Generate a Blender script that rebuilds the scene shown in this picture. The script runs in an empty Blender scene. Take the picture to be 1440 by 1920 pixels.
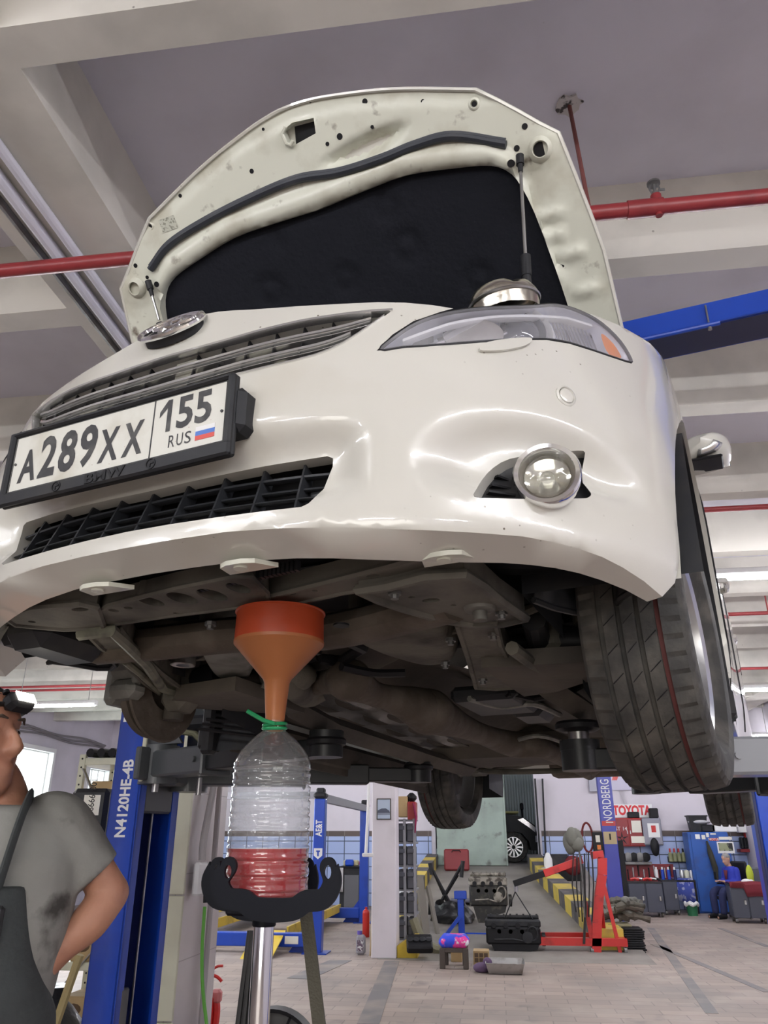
import bpy, bmesh, math, random
import numpy as np
from mathutils import Vector, Matrix, geometry
random.seed(7)
sc = bpy.context.scene
COL = sc.collection
PI = math.pi
R = math.radians
# ---------------------------------------------------------------- camera
FPX, CAMH = 1441.4, 1.55
PITCH, YAW = R(22.9), R(7.7)
cam = bpy.data.objects.new('camera', bpy.data.cameras.new('camera'))
COL.objects.link(cam); sc.camera = cam
cam.location = (0, 0, CAMH)
cam.rotation_euler = (PI/2 + PITCH, 0, YAW)
cam.data.sensor_fit = 'VERTICAL'; cam.data.sensor_height = 32.0
cam.data.lens = 32.0*FPX/1920
cam.data.clip_start = 0.02
# ---------------------------------------------------------------- world, lights, exposure
EXPOSURE = 0.72
sc.view_settings.view_transform = 'Standard'; sc.view_settings.look = 'None'
sc.view_settings.gamma = 1.0; sc.view_settings.use_curve_mapping = False
sc.view_settings.exposure = EXPOSURE
TUBE_POWER = 95.0          # emission of the fluorescent tubes
DAY = 5.0                  # daylight outside the windows
wd = bpy.data.worlds.new('world'); sc.world = wd; wd.use_nodes = True
bg = wd.node_tree.nodes['Background']
bg.inputs[0].default_value = (0.75, 0.86, 1.0, 1); bg.inputs[1].default_value = 1.0
def area_light(name, loc, target, size, power, color=(1, 1, 1), sy=None):
    d = bpy.data.lights.new(name, 'AREA'); d.energy = power; d.color = color
    d.size = size
    if sy: d.shape = 'RECTANGLE'; d.size_y = sy
    o = bpy.data.objects.new(name, d); COL.objects.link(o); o.location = loc
    o.rotation_euler = (Vector(target)-Vector(loc)).to_track_quat('-Z', 'Y').to_euler()
    return o
# added fill light behind the camera, and daylight of the left-hand windows
area_light('fill_behind_camera', (-.6, -7.0, 1.5), (-.4, 1.5, 2.0), 4.5, 105, (1.0, 0.97, 0.88), 2.6)
area_light('daylight_window', (-6.55, 11.8, 2.0), (-2, 9, 1.0), 2.6, 90, (0.9, 0.95, 1.0), 1.6)
# ---------------------------------------------------------------- numeric helpers
def rz3(a): c, s = math.cos(a), math.sin(a); return np.array([[c, -s, 0], [s, c, 0], [0, 0, 1.]])
def rx3(a): c, s = math.cos(a), math.sin(a); return np.array([[1., 0, 0], [0, c, -s], [0, s, c]])
def ry3(a): c, s = math.cos(a), math.sin(a); return np.array([[c, 0, s], [0, 1., 0], [-s, 0, c]])
CAMP = np.array([0, 0, CAMH]); WC = rz3(YAW)
def ray(px, py):
    dx, dz = (px-720)/FPX, (960-py)/FPX
    return WC @ np.array([dx, math.cos(PITCH)-dz*math.sin(PITCH), math.sin(PITCH)+dz*math.cos(PITCH)])
def wz(px, py, Z): r = ray(px, py); return CAMP + r*(Z-CAMH)/r[2]
def wy(px, py, Y): r = ray(px, py); return CAMP + r*Y/r[1]
def wx(px, py, X): r = ray(px, py); return CAMP + r*X/r[0]
TILT = rx3(R(.6))          # how the lifted car stands to the camera
CR = WC @ TILT @ rz3(-.43055) @ rx3(-.03766) @ ry3(-.00837)
CT = WC @ TILT @ np.array([-.45058, 1.23697, .14446]) + CAMP
CO = CR.T @ (CAMP-CT)
def cz(px, py, Z): d = CR.T @ ray(px, py); return CO + d*(Z-CO[2])/d[2]
def cyy(px, py, Y): d = CR.T @ ray(px, py); return CO + d*(Y-CO[1])/d[1]
def c2w(p): return CR @ np.asarray(p, float) + CT
def sstep(a, b, x):
    t = np.clip((x-a)/(b-a), 0, 1); return t*t*(3-2*t)
def catmull(P, n=6, closed=False):
    P = [np.asarray(p, float) for p in P]; m = len(P); out = []
    if closed:
        for i in range(m):
            a, b, c, d = P[i-1], P[i], P[(i+1) % m], P[(i+2) % m]
            for t in np.linspace(0, 1, n, endpoint=False):
                out.append(.5*(2*b+(c-a)*t+(2*a-5*b+4*c-d)*t*t+(3*b-a-3*c+d)*t**3))
        return out
    Q = [2*P[0]-P[1]]+P+[2*P[-1]-P[-2]]
    for i in range(1, m):
        a, b, c, d = Q[i-1:i+3]
        for t in np.linspace(0, 1, n, endpoint=False):
            out.append(.5*(2*b+(c-a)*t+(2*a-5*b+4*c-d)*t*t+(3*b-a-3*c+d)*t**3))
    out.append(P[-1]); return out
def in_poly(x, y, poly):
    c = False; j = len(poly)-1
    for i in range(len(poly)):
        xi, yi = poly[i][0], poly[i][1]; xj, yj = poly[j][0], poly[j][1]
        if (yi > y) != (yj > y) and x < (xj-xi)*(y-yi)/(yj-yi)+xi: c = not c
        j = i
    return c
# ---------------------------------------------------------------- mesh builder
def T(x, y, z): return Matrix.Translation((x, y, z))
def RX(a): return Matrix.Rotation(R(a), 4, 'X')
def RY(a): return Matrix.Rotation(R(a), 4, 'Y')
def RZ(a): return Matrix.Rotation(R(a), 4, 'Z')
def SC(x, y, z): return Matrix.Diagonal((x, y, z, 1))
def axis_m(p, d, up=(0, 0, 1)):
    """matrix with local z along d at p"""
    d = Vector(d).normalized(); u = Vector(up)
    if abs(d.dot(u)) > .99: u = Vector((0, 1, 0))
    x = u.cross(d).normalized(); y = d.cross(x)
    m = Matrix((x, y, d)).transposed().to_4x4(); m.translation = Vector(p); return m
class MB:
    def __init__(s): s.v = []; s.f = []; s.mi = []; s.m = 0
    def add(s, vs, fs, M=None):
        o = len(s.v)
        if M is not None: vs = [M @ Vector(v) for v in vs]
        s.v += [tuple(float(c) for c in v) for v in vs]
        s.f += [tuple(i+o for i in f) for f in fs]; s.mi += [s.m]*len(fs); return s
    def box(s, c, d, M=None, b=0.0, rz=0):
        x, y, z = d[0]/2, d[1]/2, d[2]/2
        L = T(*c) @ RZ(rz)
        if M is not None: L = M @ L
        if b <= 0:
            vs = [(i*x, j*y, k*z) for i in (-1, 1) for j in (-1, 1) for k in (-1, 1)]
            fs = [(0, 1, 3, 2), (4, 6, 7, 5), (0, 4, 5, 1), (2, 3, 7, 6), (0, 2, 6, 4), (1, 5, 7, 3)]
            return s.add(vs, fs, L)
        b = min(b, x*.9, y*.9, z*.9); vs = []; idx = {}
        for i in (-1, 1):
            for j in (-1, 1):
                for k in (-1, 1):
                    for a, w in enumerate(((x, y-b, z-b), (x-b, y, z-b), (x-b, y-b, z))):
                        idx[i, j, k, a] = len(vs); vs.append((i*w[0], j*w[1], k*w[2]))
        g = lambda i, j, k, a: idx[i, j, k, a]; fs = []
        for i in (-1, 1):
            q = [g(i, -1, -1, 0), g(i, 1, -1, 0), g(i, 1, 1, 0), g(i, -1, 1, 0)]; fs.append(q if i > 0 else q[::-1])
            q = [g(-1, i, -1, 1), g(-1, i, 1, 1), g(1, i, 1, 1), g(1, i, -1, 1)]; fs.append(q if i > 0 else q[::-1])
            q = [g(-1, -1, i, 2), g(1, -1, i, 2), g(1, 1, i, 2), g(-1, 1, i, 2)]; fs.append(q if i > 0 else q[::-1])
        for i in (-1, 1):
            for j in (-1, 1):
                q = [g(i, j, -1, 0), g(i, j, 1, 0), g(i, j, 1, 1), g(i, j, -1, 1)]; fs.append(q if i*j < 0 else q[::-1])
                q = [g(i, -1, j, 0), g(i, 1, j, 0), g(i, 1, j, 2), g(i, -1, j, 2)]; fs.append(q if i*j > 0 else q[::-1])
                q = [g(-1, i, j, 1), g(1, i, j, 1), g(1, i, j, 2), g(-1, i, j, 2)]; fs.append(q if i*j < 0 else q[::-1])
                for k in (-1, 1):
                    q = [g(i, j, k, 0), g(i, j, k, 1), g(i, j, k, 2)]; fs.append(q if i*j*k > 0 else q[::-1])
        return s.add(vs, fs, L)
    def beam(s, p0, p1, w, h, up=(0, 0, 1), b=0.0, M=None):
        """box bar from p0 to p1, w across, h along up"""
        p0, p1 = Vector(p0), Vector(p1); d = p1-p0; L = d.length; d.normalize(); u = Vector(up)
        if abs(d.dot(u)) > .99: u = Vector((0, 1, 0))
        x = d.cross(u).normalized(); u = x.cross(d)
        m = Matrix((x, d, u)).transposed().to_4x4(); m.translation = (p0+p1)/2
        return s.box((0, 0, 0), (w, L, h), (M @ m) if M is not None else m, b)
    def cyl(s, p0, p1, r0, r1=None, n=20, caps=True, M=None):
        r1 = r0 if r1 is None else r1; p0, p1 = Vector(p0), Vector(p1)
        m = axis_m(p0, p1-p0); L = (p1-p0).length
        return s.lathe([(r0, 0), (r1, L)], (M @ m) if M is not None else m, n, caps)
    def lathe(s, prof, M=None, n=24, caps=True):
        vs = []; fs = []; k = len(prof)
        for i in range(n):
            a = 2*PI*i/n; c, q = math.cos(a), math.sin(a)
            vs += [(r*c, r*q, z) for r, z in prof]
        for i in range(n):
            j = (i+1) % n
            for t in range(k-1):
                fs.append((i*k+t, j*k+t, j*k+t+1, i*k+t+1))
        if caps:
            if prof[0][0] > 1e-6: fs.append(tuple(i*k for i in range(n))[::-1])
            if prof[-1][0] > 1e-6: fs.append(tuple(i*k+k-1 for i in range(n)))
        return s.add(vs, fs, M)
    def tube(s, pts, r, n=8, closed=False, caps=True, M=None, sq=1.0):
        P = [Vector(p) for p in pts]; m = len(P); rr = r if isinstance(r, (list, tuple)) else [r]*m
        vs = []; fs = []; up = None
        for i in range(m):
            if closed: t = P[(i+1) % m]-P[i-1]
            else: t = P[min(i+1, m-1)]-P[max(i-1, 0)]
            if t.length < 1e-9: t = Vector((0, 0, 1))
            t.normalize()
            if up is None: up = Vector((0, 0, 1)) if abs(t.z) < .9 else Vector((1, 0, 0))
            x = up.cross(t)
            if x.length < 1e-6: x = Vector((1, 0, 0)).cross(t)
            x.normalize(); up = t.cross(x)
            for k in range(n):
                a = 2*PI*k/n; vs.append(P[i]+x*(math.cos(a)*rr[i])+up*(math.sin(a)*rr[i]*sq))
        for i in range(m if closed else m-1):
            j = (i+1) % m
            for k in range(n):
                l = (k+1) % n; fs.append((i*n+k, i*n+l, j*n+l, j*n+k))
        if caps and not closed:
            fs.append(tuple(range(n))[::-1]); fs.append(tuple((m-1)*n+k for k in range(n)))
        return s.add(vs, fs, M)
    def prism(s, poly, z0, z1, M=None):
        n = len(poly)
        ar = sum(poly[i-1][0]*poly[i][1]-poly[i][0]*poly[i-1][1] for i in range(n))
        if ar < 0: poly = list(poly)[::-1]
        vs = [(p[0], p[1], z0) for p in poly]+[(p[0], p[1], z1) for p in poly]
        fs = [tuple(range(n))[::-1], tuple(range(n, 2*n))]
        fs += [(i, (i+1) % n, n+(i+1) % n, n+i) for i in range(n)]
        return s.add(vs, fs, M)
    def ball(s, c, r, n=16, m=10, M=None):
        r = (r, r, r) if not isinstance(r, (tuple, list)) else r
        prof = [(max(math.sin(PI*i/m), 0), -math.cos(PI*i/m)) for i in range(m+1)]
        L = T(*c) @ SC(*r)
        return s.lathe(prof, (M @ L) if M is not None else L, n, False)
    def grid(s, P, cu=False, cv=False, M=None, flip=False):
        m, n = len(P), len(P[0]); fs = []
        for i in range(m if cu else m-1):
            for j in range(n if cv else n-1):
                a, b = (i+1) % m, (j+1) % n; q = (i*n+j, a*n+j, a*n+b, i*n+b)
                fs.append(q[::-1] if flip else q)
        return s.add([p for row in P for p in row], fs, M)
    def strip(s, A, B, closed=False, M=None):
        return s.grid([list(A), list(B)], False, closed, M)
    def panel(s, outline, holes, step, fn, M=None, flip=False):
        """triangulated sheet: outline and holes in 2D, fn maps 2D to 3D"""
        V = []; E = []
        def ring(p):
            o = len(V); V.extend(Vector((q[0], q[1])) for q in p); k = len(p)
            E.extend((o+i, o+(i+1) % k) for i in range(k))
        ring(outline)
        for h in holes: ring(h)
        xs = [p[0] for p in outline]; ys = [p[1] for p in outline]
        nb = np.array([(q[0], q[1]) for q in V])
        x = min(xs)+step*.5; row = 0
        while x < max(xs):
            y = min(ys)+step*(.5 if row % 2 else 1.0)
            while y < max(ys):
                if in_poly(x, y, outline) and not any(in_poly(x, y, h) for h in holes):
                    if ((nb-[x, y])**2).sum(1).min() > (step*.45)**2: V.append(Vector((x, y)))
                y += step
            x += step*.9; row += 1
        r = geometry.delaunay_2d_cdt(V, E, [], 0, 1e-6)
        fs = []
        for f in r[2]:
            cx = sum(r[0][i][0] for i in f)/len(f); cy = sum(r[0][i][1] for i in f)/len(f)
            if in_poly(cx, cy, outline) and not any(in_poly(cx, cy, h) for h in holes):
                fs.append(tuple(f)[::-1] if flip else tuple(f))
        return s.add([fn(p[0], p[1]) for p in r[0]], fs, M)
    def text(s, body, M, size=1.0, extrude=0.001, offset=0.0, align='CENTER', valign='CENTER', sx=1.0, shear=0.0, spacing=1.0):
        cu = bpy.data.curves.new('t', 'FONT'); cu.body = body; cu.size = size; cu.extrude = extrude
        cu.offset = offset; cu.align_x = align; cu.align_y = valign; cu.resolution_u = 3; cu.shear = shear
        cu.space_character = spacing
        o = bpy.data.objects.new('t', cu); COL.objects.link(o)
        dg = bpy.context.evaluated_depsgraph_get(); dg.update()
        me = bpy.data.meshes.new_from_object(o.evaluated_get(dg))
        L = M @ SC(sx, 1, 1)
        s.add([L @ v.co for v in me.vertices], [tuple(p.vertices) for p in me.polygons])
        bpy.data.objects.remove(o); bpy.data.curves.remove(cu); bpy.data.meshes.remove(me)
        return s
    def build_each(s, name, mat, parent=None, **k):
        """every separate piece of the mesh becomes a part of its own"""
        up = list(range(len(s.v)))
        def fd(i):
            while up[i] != i: up[i] = up[up[i]]; i = up[i]
            return i
        for f in s.f:
            r = fd(f[0])
            for i in f[1:]: up[fd(i)] = r
        gr = {}
        for f in s.f: gr.setdefault(fd(f[0]), []).append(f)
        out = []
        for fs in gr.values():
            ids = sorted({i for f in fs for i in f}); mp = {i: j for j, i in enumerate(ids)}
            b = MB(); b.v = [s.v[i] for i in ids]; b.f = [tuple(mp[i] for i in f) for f in fs]; b.mi = [0]*len(fs); out.append(b.build(name, mat, parent, **k))
        return out
    def build(s, name, mat, parent=None, angle=35, loc=(0, 0, 0), rz=0, label=None, cat=None, group=None, kind=None, solid=0, sub=0, pl=None, fixn=True):
        me = bpy.data.meshes.new(name); me.from_pydata(s.v, [], s.f)
        mats = mat if isinstance(mat, (list, tuple)) else [mat]
        for m in mats: me.materials.append(m)
        if len(mats) > 1: me.polygons.foreach_set('material_index', s.mi)
        me.validate()
        if fixn:
            b = bmesh.new(); b.from_mesh(me)
            bmesh.ops.remove_doubles(b, verts=b.verts, dist=1e-5)
            bmesh.ops.recalc_face_normals(b, faces=b.faces); b.to_mesh(me); b.free()
        if angle > 0:
            me.polygons.foreach_set('use_smooth', [True]*len(me.polygons))
            if angle < 180: me.set_sharp_from_angle(angle=R(angle))
        me.update()
        o = bpy.data.objects.new(name, me); COL.objects.link(o)
        if parent is not None: o.parent = parent
        o.location = loc; o.rotation_euler = (0, 0, R(rz))
        if solid:
            md = o.modifiers.new('solid', 'SOLIDIFY'); md.thickness = solid; md.offset = -1
        if sub:
            md = o.modifiers.new('sub', 'SUBSURF'); md.levels = sub; md.render_levels = sub
        tag(o, label, cat, group, kind)
        if pl: o['label'] = pl
        return o
def tag(o, label=None, cat=None, group=None, kind=None):
    if label: o['label'] = label
    if cat: o['category'] = cat
    if group: o['group'] = group
    if kind: o['kind'] = kind
    return o
def thing(name, label, cat, loc=(0, 0, 0), rz=0, group=None):
    o = bpy.data.objects.new(name, None); COL.objects.link(o); o.empty_display_size = .1
    o.location = loc; o.rotation_euler = (0, 0, R(rz))
    return tag(o, label, cat, group)
def copy_thing(o, loc=None, rz=None, label=None, group=None, parent=None):
    c = o.copy(); COL.objects.link(c)
    if parent is not None: c.parent = parent
    for ch in list(o.children): copy_thing(ch, parent=c)
    if loc is not None: c.location = loc
    if rz is not None: c.rotation_euler = (0, 0, R(rz))
    if label: c['label'] = label
    if group: c['group'] = group
    return c
# ---------------------------------------------------------------- materials
def mat(name, col, rough=.5, metal=0.0, dirt=None, bump=None, coat=0.0, emit=None, specks=None, spec=.5, sss=0.0, alpha=None, trans=0.0, vec=None, ior=None):
    m = bpy.data.materials.new(name); m.use_nodes = True; nt = m.node_tree; N = nt.nodes; L = nt.links
    p = N['Principled BSDF']; p.inputs['Base Color'].default_value = (*col, 1)
    p.inputs['Roughness'].default_value = rough; p.inputs['Metallic'].default_value = metal
    p.inputs['Specular IOR Level'].default_value = spec
    if coat: p.inputs['Coat Weight'].default_value = coat; p.inputs['Coat Roughness'].default_value = .04
    if trans: p.inputs['Transmission Weight'].default_value = trans
    if ior: p.inputs['IOR'].default_value = ior
    if sss: p.inputs['Subsurface Weight'].default_value = sss; p.inputs['Subsurface Radius'].default_value = (.02, .01, .006)
    if emit: p.inputs['Emission Color'].default_value = (*emit[0], 1); p.inputs['Emission Strength'].default_value = emit[1]
    tc = N.new('ShaderNodeTexCoord'); src = tc.outputs['Object']
    if vec:
        mp = N.new('ShaderNodeMapping'); mp.inputs['Scale'].default_value = vec; L.new(src, mp.inputs[0]); src = mp.outputs[0]
    out = None
    def mix(fac, a, bcol):
        x = N.new('ShaderNodeMix'); x.data_type = 'RGBA'; L.new(fac, x.inputs[0])
        if a is None: x.inputs[6].default_value = (*col, 1)
        else: L.new(a, x.inputs[6])
        x.inputs[7].default_value = (*bcol, 1); return x.outputs[2]
    def noise(scale, lo, hi, detail=6):
        n = N.new('ShaderNodeTexNoise'); n.inputs['Scale'].default_value = scale; n.inputs['Detail'].default_value = detail
        L.new(src, n.inputs['Vector'])
        r = N.new('ShaderNodeMapRange'); r.inputs[1].default_value = lo; r.inputs[2].default_value = hi
        L.new(n.outputs['Fac'], r.inputs[0]); return r.outputs[0]
    if dirt:                       # (colour, scale, from, to) or a list of them
        for d in (dirt if isinstance(dirt, list) else [dirt]):
            out = mix(noise(d[1], d[2], d[3]), out, d[0])
    if specks:                     # (colour, scale, radius)
        v = N.new('ShaderNodeTexVoronoi'); v.inputs['Scale'].default_value = specks[1]; L.new(src, v.inputs['Vector'])
        r = N.new('ShaderNodeMapRange'); r.inputs[1].default_value = specks[2]; r.inputs[2].default_value = specks[2]*.6
        L.new(v.outputs['Distance'], r.inputs[0])
        n = noise(specks[1]*.08, .5, .62)
        mu = N.new('ShaderNodeMath'); mu.operation = 'MULTIPLY'; L.new(r.outputs[0], mu.inputs[0]); L.new(n, mu.inputs[1])
        out = mix(mu.outputs[0], out, specks[0])
    if out is not None: L.new(out, p.inputs['Base Color'])
    if bump:                       # (scale, strength)
        n = N.new('ShaderNodeTexNoise'); n.inputs['Scale'].default_value = bump[0]; n.inputs['Detail'].default_value = 5; L.new(src, n.inputs['Vector'])
        bp = N.new('ShaderNodeBump'); bp.inputs['Strength'].default_value = bump[1]; bp.inputs['Distance'].default_value = .01
        L.new(n.outputs['Fac'], bp.inputs['Height']); L.new(bp.outputs[0], p.inputs['Normal'])
    return m
def thin_clear(name, tint=(1, 1, 1), rough=.05, refl=1.0, haze=0.0, hazecol=(.8, .8, .8), hn=None):
    """thin clear plastic or glass sheet: clear, mirrors by its fresnel, a little dull haze"""
    m = bpy.data.materials.new(name); m.use_nodes = True; nt = m.node_tree; N = nt.nodes; L = nt.links
    N.remove(N['Principled BSDF']); o = N['Material Output']
    t = N.new('ShaderNodeBsdfTransparent'); t.inputs[0].default_value = (*tint, 1)
    d = N.new('ShaderNodeBsdfDiffuse'); d.inputs[0].default_value = (*hazecol, 1)
    g = N.new('ShaderNodeBsdfGlossy'); g.inputs['Roughness'].default_value = rough
    mx = N.new('ShaderNodeMixShader'); mx.inputs[0].default_value = haze; L.new(t.outputs[0], mx.inputs[1]); L.new(d.outputs[0], mx.inputs[2])
    if hn:
        tc = N.new('ShaderNodeTexCoord'); n = N.new('ShaderNodeTexNoise'); n.inputs['Scale'].default_value = hn[0]; n.inputs['Detail'].default_value = 8
        L.new(tc.outputs['Object'], n.inputs['Vector']); r = N.new('ShaderNodeMapRange'); r.inputs[1].default_value = hn[1]; r.inputs[2].default_value = hn[2]
        r.inputs[3].default_value = haze; r.inputs[4].default_value = hn[3]; L.new(n.outputs['Fac'], r.inputs[0]); L.new(r.outputs[0], mx.inputs[0])
    f = N.new('ShaderNodeFresnel'); ge = N.new('ShaderNodeNewGeometry'); mr = N.new('ShaderNodeMapRange'); mr.inputs[3].default_value = 1.5; mr.inputs[4].default_value = 1/1.5
    L.new(ge.outputs['Backfacing'], mr.inputs[0]); L.new(mr.outputs[0], f.inputs[0])
    mu = N.new('ShaderNodeMath'); mu.operation = 'MULTIPLY'; mu.inputs[1].default_value = refl; L.new(f.outputs[0], mu.inputs[0])
    m2 = N.new('ShaderNodeMixShader'); L.new(mu.outputs[0], m2.inputs[0]); L.new(mx.outputs[0], m2.inputs[1]); L.new(g.outputs[0], m2.inputs[2])
    L.new(m2.outputs[0], o.inputs[0]); return m
def glow(name, col, strength):
    return mat(name, (.9, .9, .9), emit=(col, strength))
def brick(name, c1, c2, mortar, w, h, gap=.012, rough=.6, rot=None, offset=.5, dirt=None, var=.5):
    m = mat(name, c1, rough); nt = m.node_tree; N = nt.nodes; L = nt.links; p = N['Principled BSDF']
    tc = N.new('ShaderNodeTexCoord'); mp = N.new('ShaderNodeMapping')
    if rot: mp.inputs['Rotation'].default_value = rot
    L.new(tc.outputs['Object'], mp.inputs[0])
    b = N.new('ShaderNodeTexBrick'); b.offset = offset; b.inputs['Scale'].default_value = 1; b.inputs['Mortar Size'].default_value = gap/2
    b.inputs['Brick Width'].default_value = w; b.inputs['Row Height'].default_value = h; b.inputs['Bias'].default_value = 0
    b.inputs['Color1'].default_value = (*c1, 1); b.inputs['Color2'].default_value = (*c2, 1); b.inputs['Mortar'].default_value = (*mortar, 1)
    L.new(mp.outputs[0], b.inputs['Vector']); out = b.outputs['Color']
    for d in (dirt or []):
        n = N.new('ShaderNodeTexNoise'); n.inputs['Scale'].default_value = d[1]; n.inputs['Detail'].default_value = 7; L.new(tc.outputs['Object'], n.inputs['Vector'])
        r = N.new('ShaderNodeMapRange'); r.inputs[1].default_value = d[2]; r.inputs[2].default_value = d[3]; r.inputs[4].default_value = d[4]; L.new(n.outputs['Fac'], r.inputs[0])
        x = N.new('ShaderNodeMix'); x.data_type = 'RGBA'; L.new(r.outputs[0], x.inputs[0]); L.new(out, x.inputs[6]); x.inputs[7].default_value = (*d[0], 1); out = x.outputs[2]
    L.new(out, p.inputs['Base Color']); return m
K = {}
K['paint'] = mat('white_car_paint', (.625, .615, .56), .22, coat=.9, dirt=((.50, .46, .36), 2.2, .52, .85), specks=((.10, .08, .05), 42, .10))
K['paint_in'] = mat('hood_inner_paint', (.66, .67, .575), .38, dirt=[((.40, .37, .28), 6, .52, .8), ((.16, .13, .10), 18, .64, .78)], coat=.2)
K['black'] = mat('black_plastic', (.010, .010, .012), .5, spec=.25)
K['gray_black'] = mat('charcoal_plastic', (.018, .019, .022), .5, dirt=((.04, .037, .034), 9, .5, .8), spec=.3)
K['pad'] = mat('insulation_felt', (.014, .015, .020), .95, bump=(60, .3), specks=((.16, .16, .17), 60, .035), spec=.1)
K['rubber'] = mat('tyre_rubber', (.034, .033, .031), .75, dirt=((.105, .097, .083), 14, .42, .75), bump=(90, .15))
K['seal'] = mat('seal_rubber', (.028, .032, .042), .55, dirt=((.07, .07, .075), 10, .5, .8))
K['satin'] = mat('satin_chrome', (.84, .84, .83), .24, .85)
K['chrome'] = mat('chrome', (.80, .80, .80), .10, 1.0)
K['steel'] = mat('steel', (.46, .46, .46), .32, 1.0, dirt=((.2, .18, .15), 8, .5, .8))
K['dullsteel'] = mat('dull_steel', (.22, .22, .22), .5, .8, dirt=((.09, .07, .05), 6, .45, .75))
K['cast'] = mat('grimy_casting', (.135, .125, .10), .75, .15, dirt=((.030, .027, .022), 7, .42, .7), bump=(30, .4))
K['cast_lt'] = mat('aluminium_casting', (.26, .26, .235), .6, .3, dirt=((.055, .05, .04), 7, .42, .72), bump=(30, .3))
K['under'] = mat('underbody_coat', (.060, .052, .044), .85, dirt=((.13, .11, .085), 3, .45, .75), bump=(14, .4))
K['rust'] = mat('rusty_pipe', (.085, .068, .052), .8, .2, dirt=((.16, .135, .11), 9, .45, .75), bump=(30, .4))
K['frame'] = mat('dusty_black_frame', (.125, .118, .098), .75, dirt=((.028, .026, .023), 6, .42, .68), bump=(20, .3))
K['blue'] = mat('blue_enamel', (.007, .055, .42), .32, coat=.25, dirt=((.006, .030, .24), 3, .55, .8))
K['darkblue'] = mat('navy_enamel', (.006, .012, .075), .4)
K['gray_lift'] = mat('grey_lift_enamel', (.070, .077, .082), .42, coat=.2)
K['lift_black'] = mat('black_lift_enamel', (.014, .016, .017), .4)
K['red'] = mat('red_enamel', (.50, .018, .015), .38, coat=.2, dirt=((.22, .012, .01), 8, .55, .8))
K['redpipe'] = mat('red_pipe_paint', (.27, .030, .034), .38, dirt=((.16, .02, .022), 5, .5, .8))
K['yellow'] = mat('yellow_enamel', (.66, .47, .04), .45, dirt=((.28, .2, .03), 6, .52, .75))
K['white'] = mat('white_plastic', (.75, .75, .75), .5)
K['cream'] = mat('cream_paint', (.60, .60, .47), .5, dirt=((.42, .42, .33), 4, .5, .8))
K['wall'] = mat('lilac_wall_paint', (.66, .62, .68), .8, dirt=((.56, .53, .57), 1.2, .45, .75))
K['conc'] = mat('whitewashed_concrete', (.72, .715, .80), .85, dirt=((.61, .60, .67), 1.6, .45, .72), bump=(8, .15), specks=((.14, .13, .12), 9, .04))
K['beamc'] = mat('whitewashed_beam', (.66, .635, .575), .85, dirt=((.50, .485, .44), 2.2, .46, .72), bump=(9, .2), specks=((.12, .11, .10), 7, .05))
K['tubelight'] = glow('fluorescent_tube', (.96, .96, 1.0), TUBE_POWER)
K['card'] = mat('cardboard', (.42, .30, .15), .85, dirt=((.32, .22, .11), 5, .45, .8))
K['bag'] = mat('black_bag_plastic', (.018, .019, .022), .28, bump=(16, .8))
K['clearbag'] = mat('milky_plastic_film', (.55, .55, .58), .3, bump=(22, .9))
K['glassm'] = thin_clear('window_glass', (.95, 1, 1), .02)
K['skin'] = mat('skin', (.42, .205, .13), .55, sss=.12, dirt=((.30, .13, .085), 9, .48, .75), bump=(80, .15))
K['skin2'] = mat('pale_skin', (.50, .29, .21), .55, sss=.1)
K['paper'] = mat('paper', (.72, .70, .62), .8)
K['orange'] = mat('amber_lens', (.75, .22, .03), .2, coat=.5)
# ================================================================ THE ROOM
ZS, ZB, YB, XL, XR = 4.5, 4.09, 20.6, -10.3, 5.75        # slab, rib bottom, back wall, left wall, right wall
def rect_at(x0, y0, x1, y1, Y):
    a, b = wy(x0, y1, Y), wy(x1, y0, Y); return a[0], b[0], a[2], wy((x0+x1)/2, y0, Y)[2]
def on_floor(x0, ytop, x1, ybot):
    a = wz((x0+x1)/2, ybot, 0); Y = a[1]
    return wy(x0, ybot, Y)[0], wy(x1, ybot, Y)[0], Y, wy((x0+x1)/2, ytop, Y)[2]
flo = brick('clay_floor_tiles', (.36, .286, .243), (.285, .232, .198), (.20, .165, .145), .42, .21, .012, .62,
            dirt=[((.20, .18, .165), .55, .48, .68, .75), ((.46, .40, .35), 1.3, .52, .75, .5), ((.13, .12, .115), 2.4, .60, .74, .7)])
MB().box(((XL+XR)/2, 6.2, -.05), (XR-XL, 29.6, .1)).build('floor', flo, kind='structure', angle=0)
sd = mat('dark_floor_strip', (.16, .15, .15), .6, dirt=((.3, .25, .21), 2, .45, .7))
for i, (a, b, w) in enumerate([((1220, 1740), (1335, 1900), .12), ((1225, 1770), (1440, 1860), .1), ((1350, 1740), (1440, 1775), .1), ((690, 1920), (735, 1802), .2), ((640, 1800), (560, 1835), .3)]):
    p, q = wz(*a, .002), wz(*b, .002)
    MB().beam(p, q, w, .004).build('trim_%d' % (i+1), sd, kind='structure', angle=0)
MB().box(((XL+XR)/2, 6.2, ZS+.05), (XR-XL, 29.6, .1)).build('ceiling', K['conc'], kind='structure', angle=0)
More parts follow.
